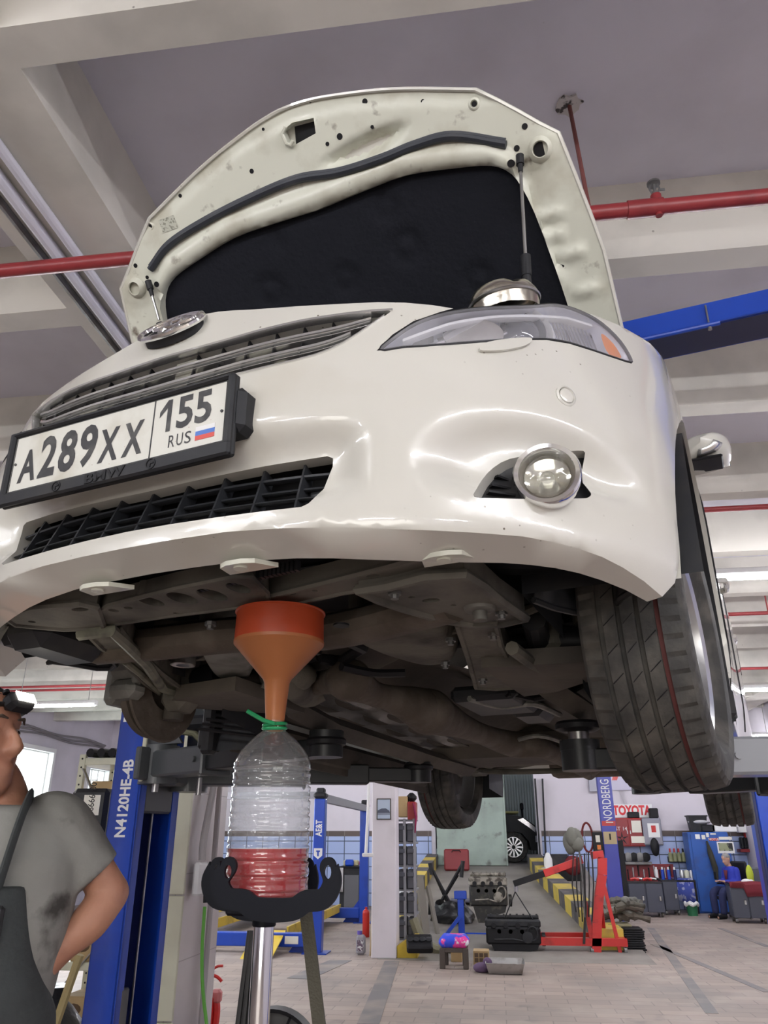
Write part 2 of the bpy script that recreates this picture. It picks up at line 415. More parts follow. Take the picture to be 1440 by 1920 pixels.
# ribs of the precast slab, two long beams
def rib(x0, x1, y):
    return MB().prism([(0, ZB), (.15, ZB), (.20, ZS), (-.05, ZS)], x0, x1, Matrix(((0, 0, 1, 0), (1, 0, 0, y), (0, 1, 0, 0), (0, 0, 0, 1))))
n = 0
LB = (-2.08, -1.55); RB = (5.1, 5.6)
for k in range(-6, 12):
    y = 3.03+1.45*(k-1)
    for (a, b) in ((XL, LB[0]), (LB[1], RB[0]), (RB[1], XR)):
        n += 1; rib(a, b, y).build('beam_%d' % n, K['beamc'], kind='structure', angle=30)
for (a, b) in (LB, RB):
    n += 1; MB().box(((a+b)/2, 6.2, (ZB+ZS)/2), (b-a, 29.4, ZS-ZB)).build('beam_%d' % n, K['beamc'], kind='structure', angle=0)
wt = K['wall']
MB().box((XL-.1, 6.2, 2.25), (.2, 29.6, 4.5)).build('wall_left', wt, kind='structure', angle=0)
MB().box((XR+.1, 6.2, 2.25), (.2, 29.6, 4.5)).build('wall_right', wt, kind='structure', angle=0)
MB().box(((XL+XR)/2, -8.7, 2.25), (XR-XL, .2, 4.5)).build('wall_front', wt, kind='structure', angle=0)
GX0, GX1, GZ1 = -1.5, .98, 3.4
b = MB(); b.box(((XL+GX0)/2, YB+.1, 2.25), (GX0-XL, .2, 4.5)); b.box(((XR+GX1)/2, YB+.1, 2.25), (XR-GX1, .2, 4.5)); b.box(((GX0+GX1)/2, YB+.1, (GZ1+4.5)/2), (GX1-GX0, .2, 4.5-GZ1))
b.build('wall_back', wt, kind='structure', angle=0)
tile = brick('pale_blue_wall_tiles', (.36, .45, .72), (.40, .49, .75), (.06, .08, .13), .42, .29, .02, .25, rot=(PI/2, 0, 0), offset=0)
btile = brick('brown_border_tiles', (.075, .055, .048), (.10, .07, .06), (.2, .18, .17), .42, .5, .012, .35, rot=(PI/2, 0, 0), offset=0)
zt = wy(620, 1568, YB)[2]; zt2 = wy(620, 1558, YB)[2]
for i, (a, c) in enumerate(((XL, GX0-.1), (GX1+.1, XR))):
    MB().box(((a+c)/2, YB-.012, zt/2), (c-a, .024, zt)).build('trim_%d' % (20+i), tile, kind='structure', angle=0)
    MB().box(((a+c)/2, YB-.014, (zt+zt2)/2), (c-a, .028, zt2-zt)).build('trim_%d' % (30+i), btile, kind='structure', angle=0)
# ramp up to the gate, with its painted kerbs
RZ1 = float(wy(940, 1623, 20.4)[2]); RY0 = 13.2
conc2 = mat('ramp_concrete', (.27, .25, .225), .85, dirt=((.2, .185, .17), 1.5, .45, .7), bump=(20, .2))
MB().prism([(RY0-1.2, 0.002), (RY0, .05), (20.4, RZ1), (26, RZ1), (26, -.02), (RY0-1.2, -.02)], -1.72, 2.0, Matrix(((0, 0, 1, 0), (1, 0, 0, 0), (0, 1, 0, 0), (0, 0, 0, 1)))).build('floor_ramp', conc2, kind='structure', angle=20)
kd = mat('kerb_black_paint', (.085, .08, .085), .7, dirt=((.2, .18, .16), 5, .5, .8))
ky = mat('kerb_yellow_paint', (.62, .47, .07), .6, dirt=((.35, .29, .12), 5, .5, .8))
def rz_at(y): return float(np.interp(y, [RY0, 20.4], [.05, RZ1]))
def kerb(P, w, h, nseg, label):
    b = MB(); P = catmull(P, 12); S = np.cumsum([0]+[np.linalg.norm(P[i+1]-P[i]) for i in range(len(P)-1)]); P = np.array(P)
    at = lambda s: np.array([np.interp(s, S, P[:, k]) for k in range(2)])
    for i in range(nseg):
        s0, s1 = S[-1]*i/nseg, S[-1]*(i+1)/nseg; a, c = at(s0), at(s1); d = (c-a)/np.linalg.norm(c-a); nn = np.array([d[1], -d[0]])
        z0, z1 = rz_at(a[1])*1.0, rz_at(c[1]); z0b, z1b = z0-.3, z1-.3
        h0 = h*min(1, .25+.75*s0/1.2) if False else h
        A = [(*(a-nn*w/2), z0+h0), (*(a+nn*w/2), z0+h0), (*(c+nn*w/2), z1+h), (*(c-nn*w/2), z1+h), (*(a-nn*w/2), max(z0b, 0)), (*(a+nn*w/2), max(z0b, 0)), (*(c+nn*w/2), max(z1b, 0)), (*(c-nn*w/2), max(z1b, 0))]
        b.m = i % 2; b.add(A, [(0, 1, 2, 3), (7, 6, 5, 4), (0, 4, 5, 1), (1, 5, 6, 2), (2, 6, 7, 3), (3, 7, 4, 0)])
    b.build('kerb', [ky, kd], angle=0, label=label, cat='kerb', fixn=False)
kerb([(1.58, 13.0), (1.47, 14.2), (1.26, 16), (.98, 18.4), (.86, 20.3)], .34, .26, 14, 'yellow and black striped kerb beside the workbench wall')
kerb([(-1.66, 13.7), (-1.66, 16), (-1.62, 18.5), (-1.56, 20.3)], .26, .26, 14, 'yellow and black striped kerb behind the plastic bin shelf')
# green sliding gate leaf, corrugated shutter beyond
gp = mat('grey_green_gate_paint', (.33, .41, .36), .6, dirt=[((.25, .30, .27), 2, .45, .7), ((.10, .10, .09), 4, .60, .76)])
x0, x1, z0, z1 = rect_at(815, 1380, 939, 1622, 20.35)
t = thing('gate_leaf', 'grey green painted steel gate leaf, scuffed, at the top of the ramp', 'gate', ((-1.45+x1)/2, 20.35, RZ1))
MB().box((0, 0, 1.2), (x1+1.45, .08, 2.4), b=.01).build('panel', gp, t)
MB().box(((x1+1.45)/2-.02, -.05, 1.2), (.05, .03, 2.4), b=.006).build('edge_strip', gp, t)
MB().box(((x1+1.45)/2-.1, -.06, 1.75), (.16, .04, .07), b=.01).build('latch', K['dullsteel'], t)
b = MB(); yy = 25.0; pts = []
for i in range(70):
    x = -2.5+i*.08; pts += [(x, yy), (x+.03, yy), (x+.04, yy-.03), (x+.07, yy-.03)]
b.grid([[(p[0], p[1], RZ1) for p in pts], [(p[0], p[1], 4.3) for p in pts]])
b.build('wall_shutter', mat('ribbed_steel_sheet', (.56, .62, .58), .45, .1), kind='structure', angle=20, solid=.02)
MB().box((0, 23.3, 4.4), (8, 5.4, .1)).build('ceiling_annex', K['conc'], kind='structure', angle=0)
for i, x in enumerate((-2.7, 3.1)):
    MB().box((x, 23.3, 2.2), (.15, 5.4, 4.3)).build('wall_annex_%s' % 'ab'[i], wt, kind='structure', angle=0)
# column between the bays and the tiled column by the lift
wcol = mat('column_whitewash', (.68, .64, .68), .75, dirt=((.58, .55, .57), 2, .5, .75))
a = wz(696, 1797, 0); c = wy(743, 1798, a[1])
MB().box(((a[0]+c[0])/2, a[1]+.2, 2.25), (c[0]-a[0], .4, 4.5), b=.01).build('wall_column', wcol, kind='structure', angle=30)
ctile = brick('column_tiles', (.64, .60, .60), (.60, .565, .565), (.40, .37, .37), .45, .62, .006, .35, rot=(PI/2, 0, PI/2), offset=0, dirt=[((.42, .38, .36), 1.5, .5, .75, .6)])
cedge = mat('column_cream_face', (.60, .60, .46), .45, dirt=((.48, .47, .36), 3, .45, .7))
CY = 4.75
cr = wy(325, 1880, CY); cl = cr[0]-.42
MB().box((cr[0]-.21, CY+.33, 2.25), (.42, .66, 4.5)).build('wall_tiled_column', ctile, kind='structure', angle=0)
b = MB()
for i in range(8): b.box((cr[0]-.2, CY-.012, .31+.62*i), (.42, .024, .612), b=.003)
b.build('trim_40', cedge, kind='structure')
# left wall window
def window(n, y0, y1, z0, z1, glow_m):
    w = MB(); d = .26
    for (ya, yb, za, zb) in ((y0-.09, y0, z0, z1), (y1, y1+.09, z0, z1), (y0-.09, y1+.09, z1, z1+.09), (y0-.09, y1+.09, z0-.09, z0)):
        w.box((XL+d/2, (ya+yb)/2, (za+zb)/2), (d, yb-ya, zb-za))
    o = w.build('window_%d' % n, K['white'], kind='structure', angle=0)
    f = MB(); fw = .05
    for y in np.linspace(y0, y1, 4): f.box((XL+.1, y, (z0+z1)/2), (.06, fw, z1-z0), b=.006)
    for z in (z0, z1, z0+(z1-z0)*.3): f.box((XL+.1, (y0+y1)/2, z), (.06, y1-y0, fw), b=.006)
    f.build('window_frame', K['white'], o)
    MB().box((XL+.085, (y0+y1)/2, (z0+z1)/2), (.008, y1-y0, z1-z0)).build('pane', glow_m, o, angle=0)
daylit = mat('daylight_behind_glass', (.8, .85, .85), .1, emit=((.80, .92, .90), 2.2))
p, q = wx(20, 1500, XL), wx(82, 1412, XL)
window(1, 11.2, float(q[1]), float(wx(60, 1490, XL)[2])-1.0, float(q[2]), daylit)
window(2, float(wx(140, 1520, XL)[1]), float(wx(178, 1520, XL)[1]), 1.3, float(wx(150, 1440, XL)[2]), daylit)
# cable run under the ceiling of the left wall
b = MB()
for k in range(3):
    b.tube([(XL+.06+.03*k, y, 3.70+.05*k+.03*math.sin(y*2.3+k)) for y in np.arange(5, 20.4, .35)], .025, 6)
b.build('cable_run', mat('grey_cable', (.22, .20, .21), .7), label='bundle of grey cables running under the ceiling above the window', cat='cable')
# ---------------------------------------------------------------- pipes and lamps overhead
def pipe_along(y, z, x0, x1, r, label, couplings=(), group=None):
    t = thing('sprinkler_pipe', label, 'pipe', (0, y, z), group=group)
    MB().cyl((x0, 0, 0), (x1, 0, 0), r, n=16).build('pipe_run', K['redpipe'], t)
    for x in couplings: MB().cyl((x, 0, 0), (x+.14, 0, 0), r*1.17, n=16).build('coupling', K['redpipe'], t)
    for x in np.arange(x0+.7, x1, 3.1):
        MB().cyl((x, 0, r*.8), (x, 0, ZS-z), .008, n=8).build('hanger_rod', K['redpipe'], t)
    return t
p = wz(1270, 385, 3.9); py1 = float(p[1])
px_c = float(wz(1175, 398, 3.9)[0])
t = pipe_along(py1, 3.9, XL, XR, .032, 'thick red sprinkler pipe nearest overhead, crossing behind the raised hood', (px_c,))
x = float(wz(1232, 375, 3.93)[0])
h = MB(); h.cyl((x, 0, .02), (x, 0, .06), .022, n=12); h.cyl((x, 0, -.045), (x, 0, -.03), .014)
h.build('sprinkler_socket', K['redpipe'], t)
h = MB(); h.cyl((x, 0, .06), (x, 0, .075), .016)
for s in (-1, 1): h.tube([(x+s*.012, 0, .075), (x+s*.02, 0, .1), (x+s*.012, 0, .125)], .004, 6)
h.cyl((x, 0, .122), (x, 0, .13), .027, n=14); h.box((x+.03, 0, .09), (.02, .004, .012)); h.cyl((x, 0, .075), (x, 0, .12), .006)
h.build('sprinkler_head', K['dullsteel'], t)
# rod that comes out of a broken patch of the slab
pa, pb = wz(1067, 195, ZS), wz(1105, 392, 3.93)
b = MB(); b.cyl((0, 0, 0), tuple(pb-pa), .009, n=8)
b.build('ceiling_hanger', mat('brown_painted_rod', (.16, .05, .045), .5), loc=tuple(pa), label='thin brown rod hanging from a broken patch of ceiling', cat='rod')
b = MB(); rnd = random.Random(3)
pol = [(.055*math.cos(a)*(.7+.5*rnd.random()), .055*math.sin(a)*(.7+.5*rnd.random())) for a in np.linspace(0, 6.1, 14)]
b.prism(pol, -.012, 0)
b.build('plaster_patch', mat('broken_plaster', (.55, .53, .52), .9, dirt=((.06, .055, .055), 22, .54, .60)), loc=tuple(pa), label='broken plaster hole in the ceiling around the rod', cat='plaster')
for (px, py, r, lab) in ((1380, 953, .022, 'thin red sprinkler pipe above the wing mirror'), (1390, 1151, .022, 'red sprinkler pipe behind the long lamp row'), (1420, 1253, .022, 'red sprinkler pipe deep in the hall, one small sprinkler on it'), (95, 1294, .022, 'red sprinkler pipe above the far lamp by the windows')):
    y = float(wz(px, py, 3.9)[1])
    pipe_along(y, 3.9, -9.9 if px > 500 else XL, XR if px > 500 else -5, r, lab)
def lamp(x, y, z, L, label, group):
    t = thing('ceiling_light', label, 'ceiling light', (x, y, z), group=group)
    MB().box((0, 0, .045), (L, .09, .05), b=.008).build('housing', K['white'], t)
    for s in (-1, 1): MB().box((s*(L/2-.02), 0, .012), (.04, .06, .03), b=.004).build('end_cap', K['white'], t)
    MB().cyl((-L/2+.03, 0, 0), (L/2-.03, 0, 0), .022, n=12).build('tube', K['tubelight'], t)
    b = MB()
    for s in (-.4, .4): b.cyl((s*L, 0, .07), (s*L, 0, ZB-z+.4), .006, n=6)
    b.build('suspension', K['steel'], t)
ZL = 3.45                       # the lamps hang on rods below the ribs
yl = lambda px, py: float(wz(px, py, ZL)[1])
rows = [(-5.8, [-3.5, -.2, 3.1], 'fluorescent lamps behind the photographer'), (-1.1, [-4.2, -2.4, 1.75, 3.3, 4.85], 'unseen fluorescent lamps in front of the car'),  # row before the car: unseen lamps, placed to brighten bumper and ceiling
        (yl(1400, 1082), [-5.6, -3.6, 1.95, 3.45, 4.9], 'fluorescent lamps beside the car'),
        (yl(1410, 1294), [float(wz(95, 1322, ZL)[0]), -4.3, .4, 2.5, float(wz(1410, 1294, ZL)[0])-.2], 'fluorescent lamps over the middle of the hall'),
        (yl(567, 1393), [float(wz(567, 1393, ZL)[0]), -2.0, 2.6, 5.0], 'fluorescent lamps close to the back wall')]
for y, xs, g in rows:
    for x in xs: lamp(x, y, ZL, 1.45, 'long white fluorescent lamp, one of the '+g, g)
# conduits under the beam
for k, (dx, r, lab) in enumerate(((.16, .022, 'pale conduit nearest the middle of the beam'), (.25, .028, 'grey conduit in the middle of the beam'), (.33, .018, 'thin dark conduit along the outer edge of the beam'))):
    MB().cyl((LB[1]-dx-.1, -6, ZB-r), (LB[1]-dx-.1, 20, ZB-r), r, n=10).build('conduit', [K['conc'], K['conc'], K['dullsteel']][k], label=lab, cat='conduit')
# ================================================================ THE CAR (built in its own coordinates: x to its left, y rearward, z up)
car = thing('car', 'white sedan raised on a lift with its hood propped open and one front wheel off', 'car')
car.matrix_world = Matrix(((*CR[0], CT[0]), (*CR[1], CT[1]), (*CR[2], CT[2]), (0, 0, 0, 1)))
GXs = np.array([0, .1, .2, .3, .4, .5, .6, .68, .75, .81, .86, .893, .907, .912, .912])
GYs = np.array([0, .002, .0095, .0237, .0478, .086, .144, .209, .285, .370, .47, .60, .76, 1.0, 1.6])
_p = [np.array(q) for q in zip(GXs, GYs)]
_P = np.array(catmull([np.array([-.1, .002])]+_p+[np.array([.912, 2.2])], 20)[20:])
_SL = np.concatenate([[0], np.cumsum(np.hypot(*np.diff(_P, axis=0).T))])
_TN = np.gradient(_P, axis=0); _TN /= np.hypot(_TN[:, 0], _TN[:, 1])[:, None]
def surf_h(a, Z, y):
    w = 1-sstep(.3, .75, y)
    f = .25*.03*np.log1p(np.exp((Z-.57)/.03))+1.2*max(.30-Z, 0)**1.3
    g = .35*max(Z-.70, 0)**2+.6*max(.40-Z, 0)**2
    h = w*f+(1-w)*g
    h += .040*sstep(.455, .375, a)*sstep(.50, .44, Z)*sstep(.326, .395, Z)           # bay of the lower intake
    rho = math.hypot((a-.745)/.165, (Z-.408)/.075)
    zl_ = .345+.155*min(max(a-.614, 0), .23); h += .032*sstep(1.5, .75, rho)*sstep(zl_-.004, zl_+.05, Z)                                   # dish around the fog lamp
    return h
def S(s, Z, off=0.0):
    a = abs(s); sg = -1 if s < 0 else 1
    x = np.interp(a, _SL, _P[:, 0]); y = np.interp(a, _SL, _P[:, 1]); tx = np.interp(a, _SL, _TN[:, 0]); ty = np.interp(a, _SL, _TN[:, 1])
    n = math.hypot(tx, ty); tx /= n; ty /= n
    h = surf_h(a, Z, y)-off
    return ((x-ty*h)*sg, y+tx*h, Z)
def mir(P): return [(-p[0], p[1]) for p in P][::-1]
def both(P): return list(P)+[(-p[0], p[1]) for p in P if p[0] > 1e-6][::-1]
HL_LOW = [(.458, .637), (.50, .643), (.56, .652), (.646, .672), (.74, .702), (.80, .722), (.86, .735), (.924, .741), (1.006, .750), (1.050, .760)]
HL_TOP = [(1.062, .775), (1.046, .815), (1.0, .85), (.942, .862), (.869, .852), (.794, .817), (.723, .79), (.647, .765), (.579, .74), (.526, .71), (.485, .672)]
arch = [(1.57-.5*math.cos(a), .31+.5*math.sin(a)) for a in np.linspace(-.05, PI+.02, 28)]
right = [(0, .300), (.1, .300), (.2, .300), (.3, .296), (.37, .292), (.46, .287), (.55, .285), (.62, .285), (.694, .286), (.75, .284), (.80, .281), (.85, .276), (.9, .268), (.96, .257), (1.022, .243), (1.05, .272)]
LIP = [p for p in right[:-1]]
right += arch[1:]+[(2.08, .25), (2.1, .25), (2.1, .6), (2.1, .985), (1.8, .96), (1.6, .94), (1.4, .915), (1.2, .89), (1.06, .873), (.965, .868)]
right += [(1.005, .853), (1.05, .818), (1.067, .776), (1.054, .757)]+[(p[0], p[1]-.003) for p in HL_LOW[::-1][1:-1]]+[(.452, .635)]+[(p[0]-.005, p[1]+.004) for p in HL_TOP[::-1][:-8]]+[(.602, .758), (.56, .763), (.506, .767), (.45, .770), (.398, .772), (.34, .777), (.285, .785), (.23, .794), (.174, .806), (.13, .818), (.09, .828), (.045, .835), (0, .838)]
outline = right+[(-p[0], p[1]) for p in right[1:-1]][::-1]
GR = [(0, .607), (.06, .608), (.115, .612), (.171, .617), (.246, .622), (.30, .627), (.338, .634), (.365, .644), (.39, .659), (.415, .68), (.44, .704), (.464, .728), (.480, .745), (.44, .744), (.389, .741), (.34, .739), (.293, .737), (.25, .734), (.203, .731), (.158, .727), (.10, .725), (.05, .725), (0, .726)]
grille_hole = GR+[(-p[0], p[1]) for p in GR[1:-1]][::-1]
IN = [(0, .331), (.09, .330), (.18, .329), (.27, .329), (.335, .330), (.346, .336), (.362, .375), (.374, .42), (.374, .436), (.363, .441), (.27, .436), (.18, .432), (.09, .429), (0, .427)]
intake_hole = IN+[(-p[0], p[1]) for p in IN[1:-1]][::-1]
FOG = catmull([(.614, .345), (.622, .366), (.650, .408), (.693, .440), (.766, .462), (.832, .478), (.848, .468), (.840, .400), (.828, .378), (.80, .369), (.716, .353), (.65, .346)], 3, True)
fogL = [(-p[0], p[1]) for p in FOG]
b = MB(); b.panel(outline, [grille_hole, intake_hole, FOG, fogL], .016, lambda s, z: S(s, z))
def rim(hole, d, b=b, dz=0.0):
    A = [S(*p) for p in hole]; B_ = [(p[0], p[1]+d, p[2]+dz) for p in A]; b.strip(A+[A[0]], B_+[B_[0]])
rim(grille_hole, .035); rim(intake_hole, .03); rim(FOG, .03); rim(fogL, .03)
# underside of the lip
low = both(LIP); low = [(-p[0], p[1]) for p in LIP[1:]][::-1]+LIP
LA = [S(*p) for p in low]
def lipb(p, A):
    a = abs(p[0]); d = np.interp(a, [0, .5, .7, .85, 1.02], [.075, .085, .08, .06, .03]); dz = np.interp(a, [0, .6, 1.02], [-.022, -.02, -.002])
    nx, ny = S(p[0], p[1], 0)[:2]; q = S(p[0], p[1], -d); return (q[0], q[1], A[2]+dz)
LB_ = [lipb(p, A) for p, A in zip(low, LA)]
LC_ = [(p[0]*.97, p[1]+.03, p[2]+.05) for p in LB_]
b.grid([LA, LB_, LC_])
E_ = [S(*p) for p in arch]; F_ = [(p[0]-.05, p[1]+.0, p[2]) for p in E_]; b.strip(E_, F_); b.strip([(-p[0], p[1], p[2]) for p in E_], [(-p[0], p[1], p[2]) for p in F_])
bumper = b.build('front_bumper', K['paint'], car, angle=38)
for (sx, sz) in ((.199, .251), (-.13, .25), (.593, .246)):
    p = S(sx, .29, -.10); m = T(p[0], p[1]-.005, .283) @ RX(0)
    t_ = MB(); t_.prism([(-.05, .03), (-.035, -.02), (-.015, -.032), (.015, -.032), (.035, -.02), (.05, .03)], -.004, .004, T(p[0], p[1]-.02, .272) @ RX(8))
    t_.cyl((p[0], p[1]-.03, .262), (p[0], p[1]-.03, .270), .012, n=12)
    t_.build('mounting_tab', K['paint_in'], bumper)
# parking sensor, headlamp washer cap
def disc_on(s, z, r, t, off=.0):
    p = S(s, z, off); q = S(s, z, off+.01); return Vector(p), (Vector(q)-Vector(p)).normalized()
for sg in (1, -1):
    p, n_ = disc_on(sg*.804, .575, .02, .004); b = MB()
    b.lathe([(.021, -.003), (.021, .003), (.017, .005), (.0155, .003)], axis_m(p, n_), 24, False); b.lathe([(.0145, -.002), (.0145, .004), (.012, .005), (0, .005)], axis_m(p, n_), 24)
    o = b.build('parking_sensor', K['paint'], car)
    MB().lathe([(.0155, .0), (.0145, .001), (.0, .0012)], axis_m(p, n_), 20).build('gap', K['black'], o)
    cap = [(.640, .645), (.66, .668), (.752, .704), (.742, .682), (.70, .658), (.66, .645)]
    cap = [(q[0]*sg, q[1]) for q in catmull(cap, 4, True)]
    b = MB(); b.panel(cap, [], .012, lambda s, z: S(s, z, .007)); A = [S(*q, .007) for q in cap]; B2 = [S(*q, -.004) for q in cap]; b.strip(A+[A[0]], B2+[B2[0]])
    b.build('washer_cap', K['paint'], car, angle=50)
# ---- grille
def zfr(s, f):
    a = abs(s); lo = [(q[0], q[1]) for q in GR[:13]]; hi = [(q[0], q[1]) for q in GR[12:]][::-1]
    return float(np.interp(a, [q[0] for q in lo], [q[1] for q in lo])*(1-f)+np.interp(a, [q[0] for q in hi], [q[1] for q in hi])*f)
def sweep_on(b, SZ, hw, off0, off1, rounded=True):
    rows = []
    for (s, z) in SZ:
        rows.append([S(s, z-hw, off0), S(s, z-hw*.6, off1), S(s, z+hw*.6, off1), S(s, z+hw, off0), S(s, z+hw*.5, off0-.012), S(s, z-hw*.5, off0-.012)])
    b.grid(rows, False, True)
grille = MB()
bk = [(q[0]*1.0, q[1]) for q in grille_hole]
grille.panel(bk, [], .04, lambda s, z: (lambda p: (p[0], p[1]+.085, p[2]))(S(s, z)))
grille = grille.build('grille', K['black'], car)
for f in (.36, .70):
    b = MB(); SZ = [(s, zfr(s, f)) for s in np.linspace(-.47+.055*(1-f)*2, .47-.055*(1-f)*2, 60)]
    sweep_on(b, SZ, .0055, -.014, -.006); b.build('grille_bar', K['satin'], grille, angle=60)
    b = MB(); sweep_on(b, [(s, z-.0095) for s, z in SZ], .0013, -.018, -.014); b.build('grille_bar_edge', K['satin'], grille, angle=60)
b = MB(); sweep_on(b, [(q[0], q[1]+.004) for q in mir(GR[:12])]+[(q[0], q[1]+.002) for q in GR[:12]], .003, -.003, .003); b.build('lower_trim', K['satin'], grille, angle=60)
top = [(q[0], q[1]) for q in GR[12:]]
b = MB(); sweep_on(b, top+[(-q[0], q[1]) for q in top[:-1]][::-1], .0048, -.004, .003); b.build('upper_trim', K['satin'], grille, angle=60)
for i, s in enumerate(np.linspace(-.42, .42, 15)):
    if abs(s) < .02: continue
    z0, z1 = zfr(s, .03), zfr(s, .97); p0 = S(s, z0, -.028); p1 = S(s, z1, -.028)
    MB().beam(p0, p1, .003, .02, (0, -1, 0)).build('grille_divider', K['black'], grille)
b = MB(); b.box((.035, .065, .655), (.055, .03, .12), b=.006); b.box((-.07, .06, .64), (.05, .03, .05), b=.01); b.box((-.2, .068, .64), (.09, .03, .05), b=.01); b.box((.2, .075, .66), (.12, .02, .05), b=.008)
b.build('hood_latch_bracket', mat('pale_bracket', (.20, .195, .155), .6, dirt=((.12, .11, .1), 20, .5, .7)), grille)
# ---- badge
p, n_ = disc_on(-.012, .800, .07, .0); n_ = Vector((0, -.86, .51)); M_ = axis_m(p+n_*.012, n_)
em = MB(); em.lathe([(.073, -.02), (.07, -.004), (0, -.004)], M_ @ SC(1, .60, 1), 40)
em = em.build('emblem', K['gray_black'], car)
def ell(a, b_, cx=0, cy=0, w=.007):
    m = MB(); m.tube([M_ @ Vector((cx+a*math.cos(u), cy+b_*math.sin(u), .002)) for u in np.linspace(0, 2*PI, 48, endpoint=False)], w, 8, True); return m
ell(.076, .045, w=.0065).build('emblem_ring', K['chrome'], em); ell(.050, .0155, 0, .014, .005).build('emblem_oval', K['chrome'], em); ell(.0195, .040, 0, .0, .0055).build('emblem_oval', K['chrome'], em)
# ---- licence plate
PLM = T(-.045, -.020, .512) @ RX(90) @ RX(2)
b = MB(); W_, H_ = .505, .121
b.box((0, -.008, -.004), (W_+.030, H_+.038, .012), PLM, b=.004)
for (c, d) in (((0, H_/2+.005, .006), (W_+.03, .011, .012)), ((0, -H_/2-.014, .006), (W_+.03, .028, .012)), ((-W_/2-.0075, 0, .006), (.015, H_+.02, .012)), ((W_/2+.0075, 0, .006), (.015, H_+.02, .012))): b.box(c, d, PLM, b=.004)
pf = b.build('plate_frame', K['gray_black'], car)
b = MB(); b.box((.135, .006, -.026), (.29, .088, .05), PLM, b=.012); b.build('plate_bracket', K['gray_black'], pf)
plate = MB().box((0, 0, .0035), (W_, H_, .003), PLM, b=.001).build('license_plate', mat('plate_white', (.66, .66, .60), .35, dirt=[((.45, .42, .33), 9, .52, .8)], specks=((.3, .1, .05), 60, .07)), car)
ink = mat('plate_ink', (.022, .022, .024), .5, dirt=((.08, .08, .075), 30, .5, .75))
def glyph(b, ch, x, y, w, h, M, ext=.001, off=.0):
    t = MB(); t.text(ch, Matrix(), 1.0, 0.0, off); v = np.array(t.v); lo, hi = v.min(0), v.max(0)
    sx, sy = w/(hi[0]-lo[0]), h/(hi[1]-lo[1])
    b.add([((q[0]-(lo[0]+hi[0])/2)*sx+x, (q[1]-lo[1])*sy+y, .0055) for q in t.v], t.f, M)
    b.add([((q[0]-(lo[0]+hi[0])/2)*sx+x, (q[1]-lo[1])*sy+y, .0045) for q in t.v], t.f, M)
sx_ = W_/.520; sy_ = H_/.112
b = MB()
for ch, x, h, w in (('A', 46, 60, 44), ('2', 98, 78, 40), ('8', 149, 78, 41), ('9', 201, 78, 41), ('X', 254, 60, 45), ('X', 312, 60, 45)):
    glyph(b, ch, (x-260)*.001*sx_, -.040*sy_, (w+3)*.001*sx_, (h+4)*.001*sy_, PLM, off=.03)
for ch, x, w in (('5', 428, 36), ('5', 469, 36)): glyph(b, ch, (x-260)*.001*sx_, -.012*sy_, w*.001*sx_, .060*sy_, PLM, off=.026)
for zz_ in (.0045, .0055): b.add([((390-260+q[0])*.001*sx_, (-12+q[1])*.001*sy_, zz_) for q in ((-3, 0), (7, 0), (7, 60), (-3, 60), (-20, 40), (-20, 29), (-3, 45))], [(0, 1, 2, 6), (6, 2, 3), (6, 3, 4, 5)], PLM)
for ch, x in (('R', 404), ('U', 422), ('S', 440)): glyph(b, ch, (x-260)*.001*sx_, -.043*sy_, .014*sx_, .022*sy_, PLM, off=.004)
b.box(((356-260)*.001*sx_, 0, .0052), (.0025, H_*.96, .001), PLM)
for (cx_, cy_, w, h) in ((0, H_/2-.002, W_-.006, .0015), (0, -H_/2+.002, W_-.006, .0015), (-W_/2+.003, 0, .0015, H_-.004), (W_/2-.003, 0, .0015, H_-.004)): b.box((cx_, cy_, .0052), (w, h, .001), PLM)
for x in (-.243, .243): b.cyl(PLM @ Vector((x, 0, .004)), PLM @ Vector((x, 0, .007)), .0028, n=10)
b.build('plate_characters', ink, plate, angle=0, fixn=False)
b = MB(); fx = (477-260)*.001*sx_
for k, yy in enumerate((-.022, -.030, -.038)): b.m = k; b.box((fx, yy*sy_, .0052), (.040, .0088, .001), PLM)
b.build('plate_flag', [mat('flag_white', (.75, .75, .75), .4), mat('flag_blue', (.05, .16, .55), .4), mat('flag_red', (.62, .06, .04), .4)], plate, angle=0)
b = MB(); b2_ = b; b.text('BMW', PLM @ T(.0, -H_/2-.0145, .0125), .026, .0012, .0006, sx=1.5)
for x in (-.115, .105):
    c = PLM @ Vector((x, -H_/2-.0135, .012)); nn = (PLM.to_3x3() @ Vector((0, 0, 1)))
    mm = PLM @ T(x, -H_/2-.0135, .012); b.lathe([(.0105, 0), (.0105, .0015), (.0085, .0015), (.0085, 0)], mm, 20, False)
    for a0 in (0, PI): b.prism([(0, 0)]+[(.0065*math.cos(u), .0065*math.sin(u)) for u in np.linspace(a0, a0+PI/2, 8)], 0, .0015, mm)
b.build('frame_lettering', K['black'], pf, angle=0)
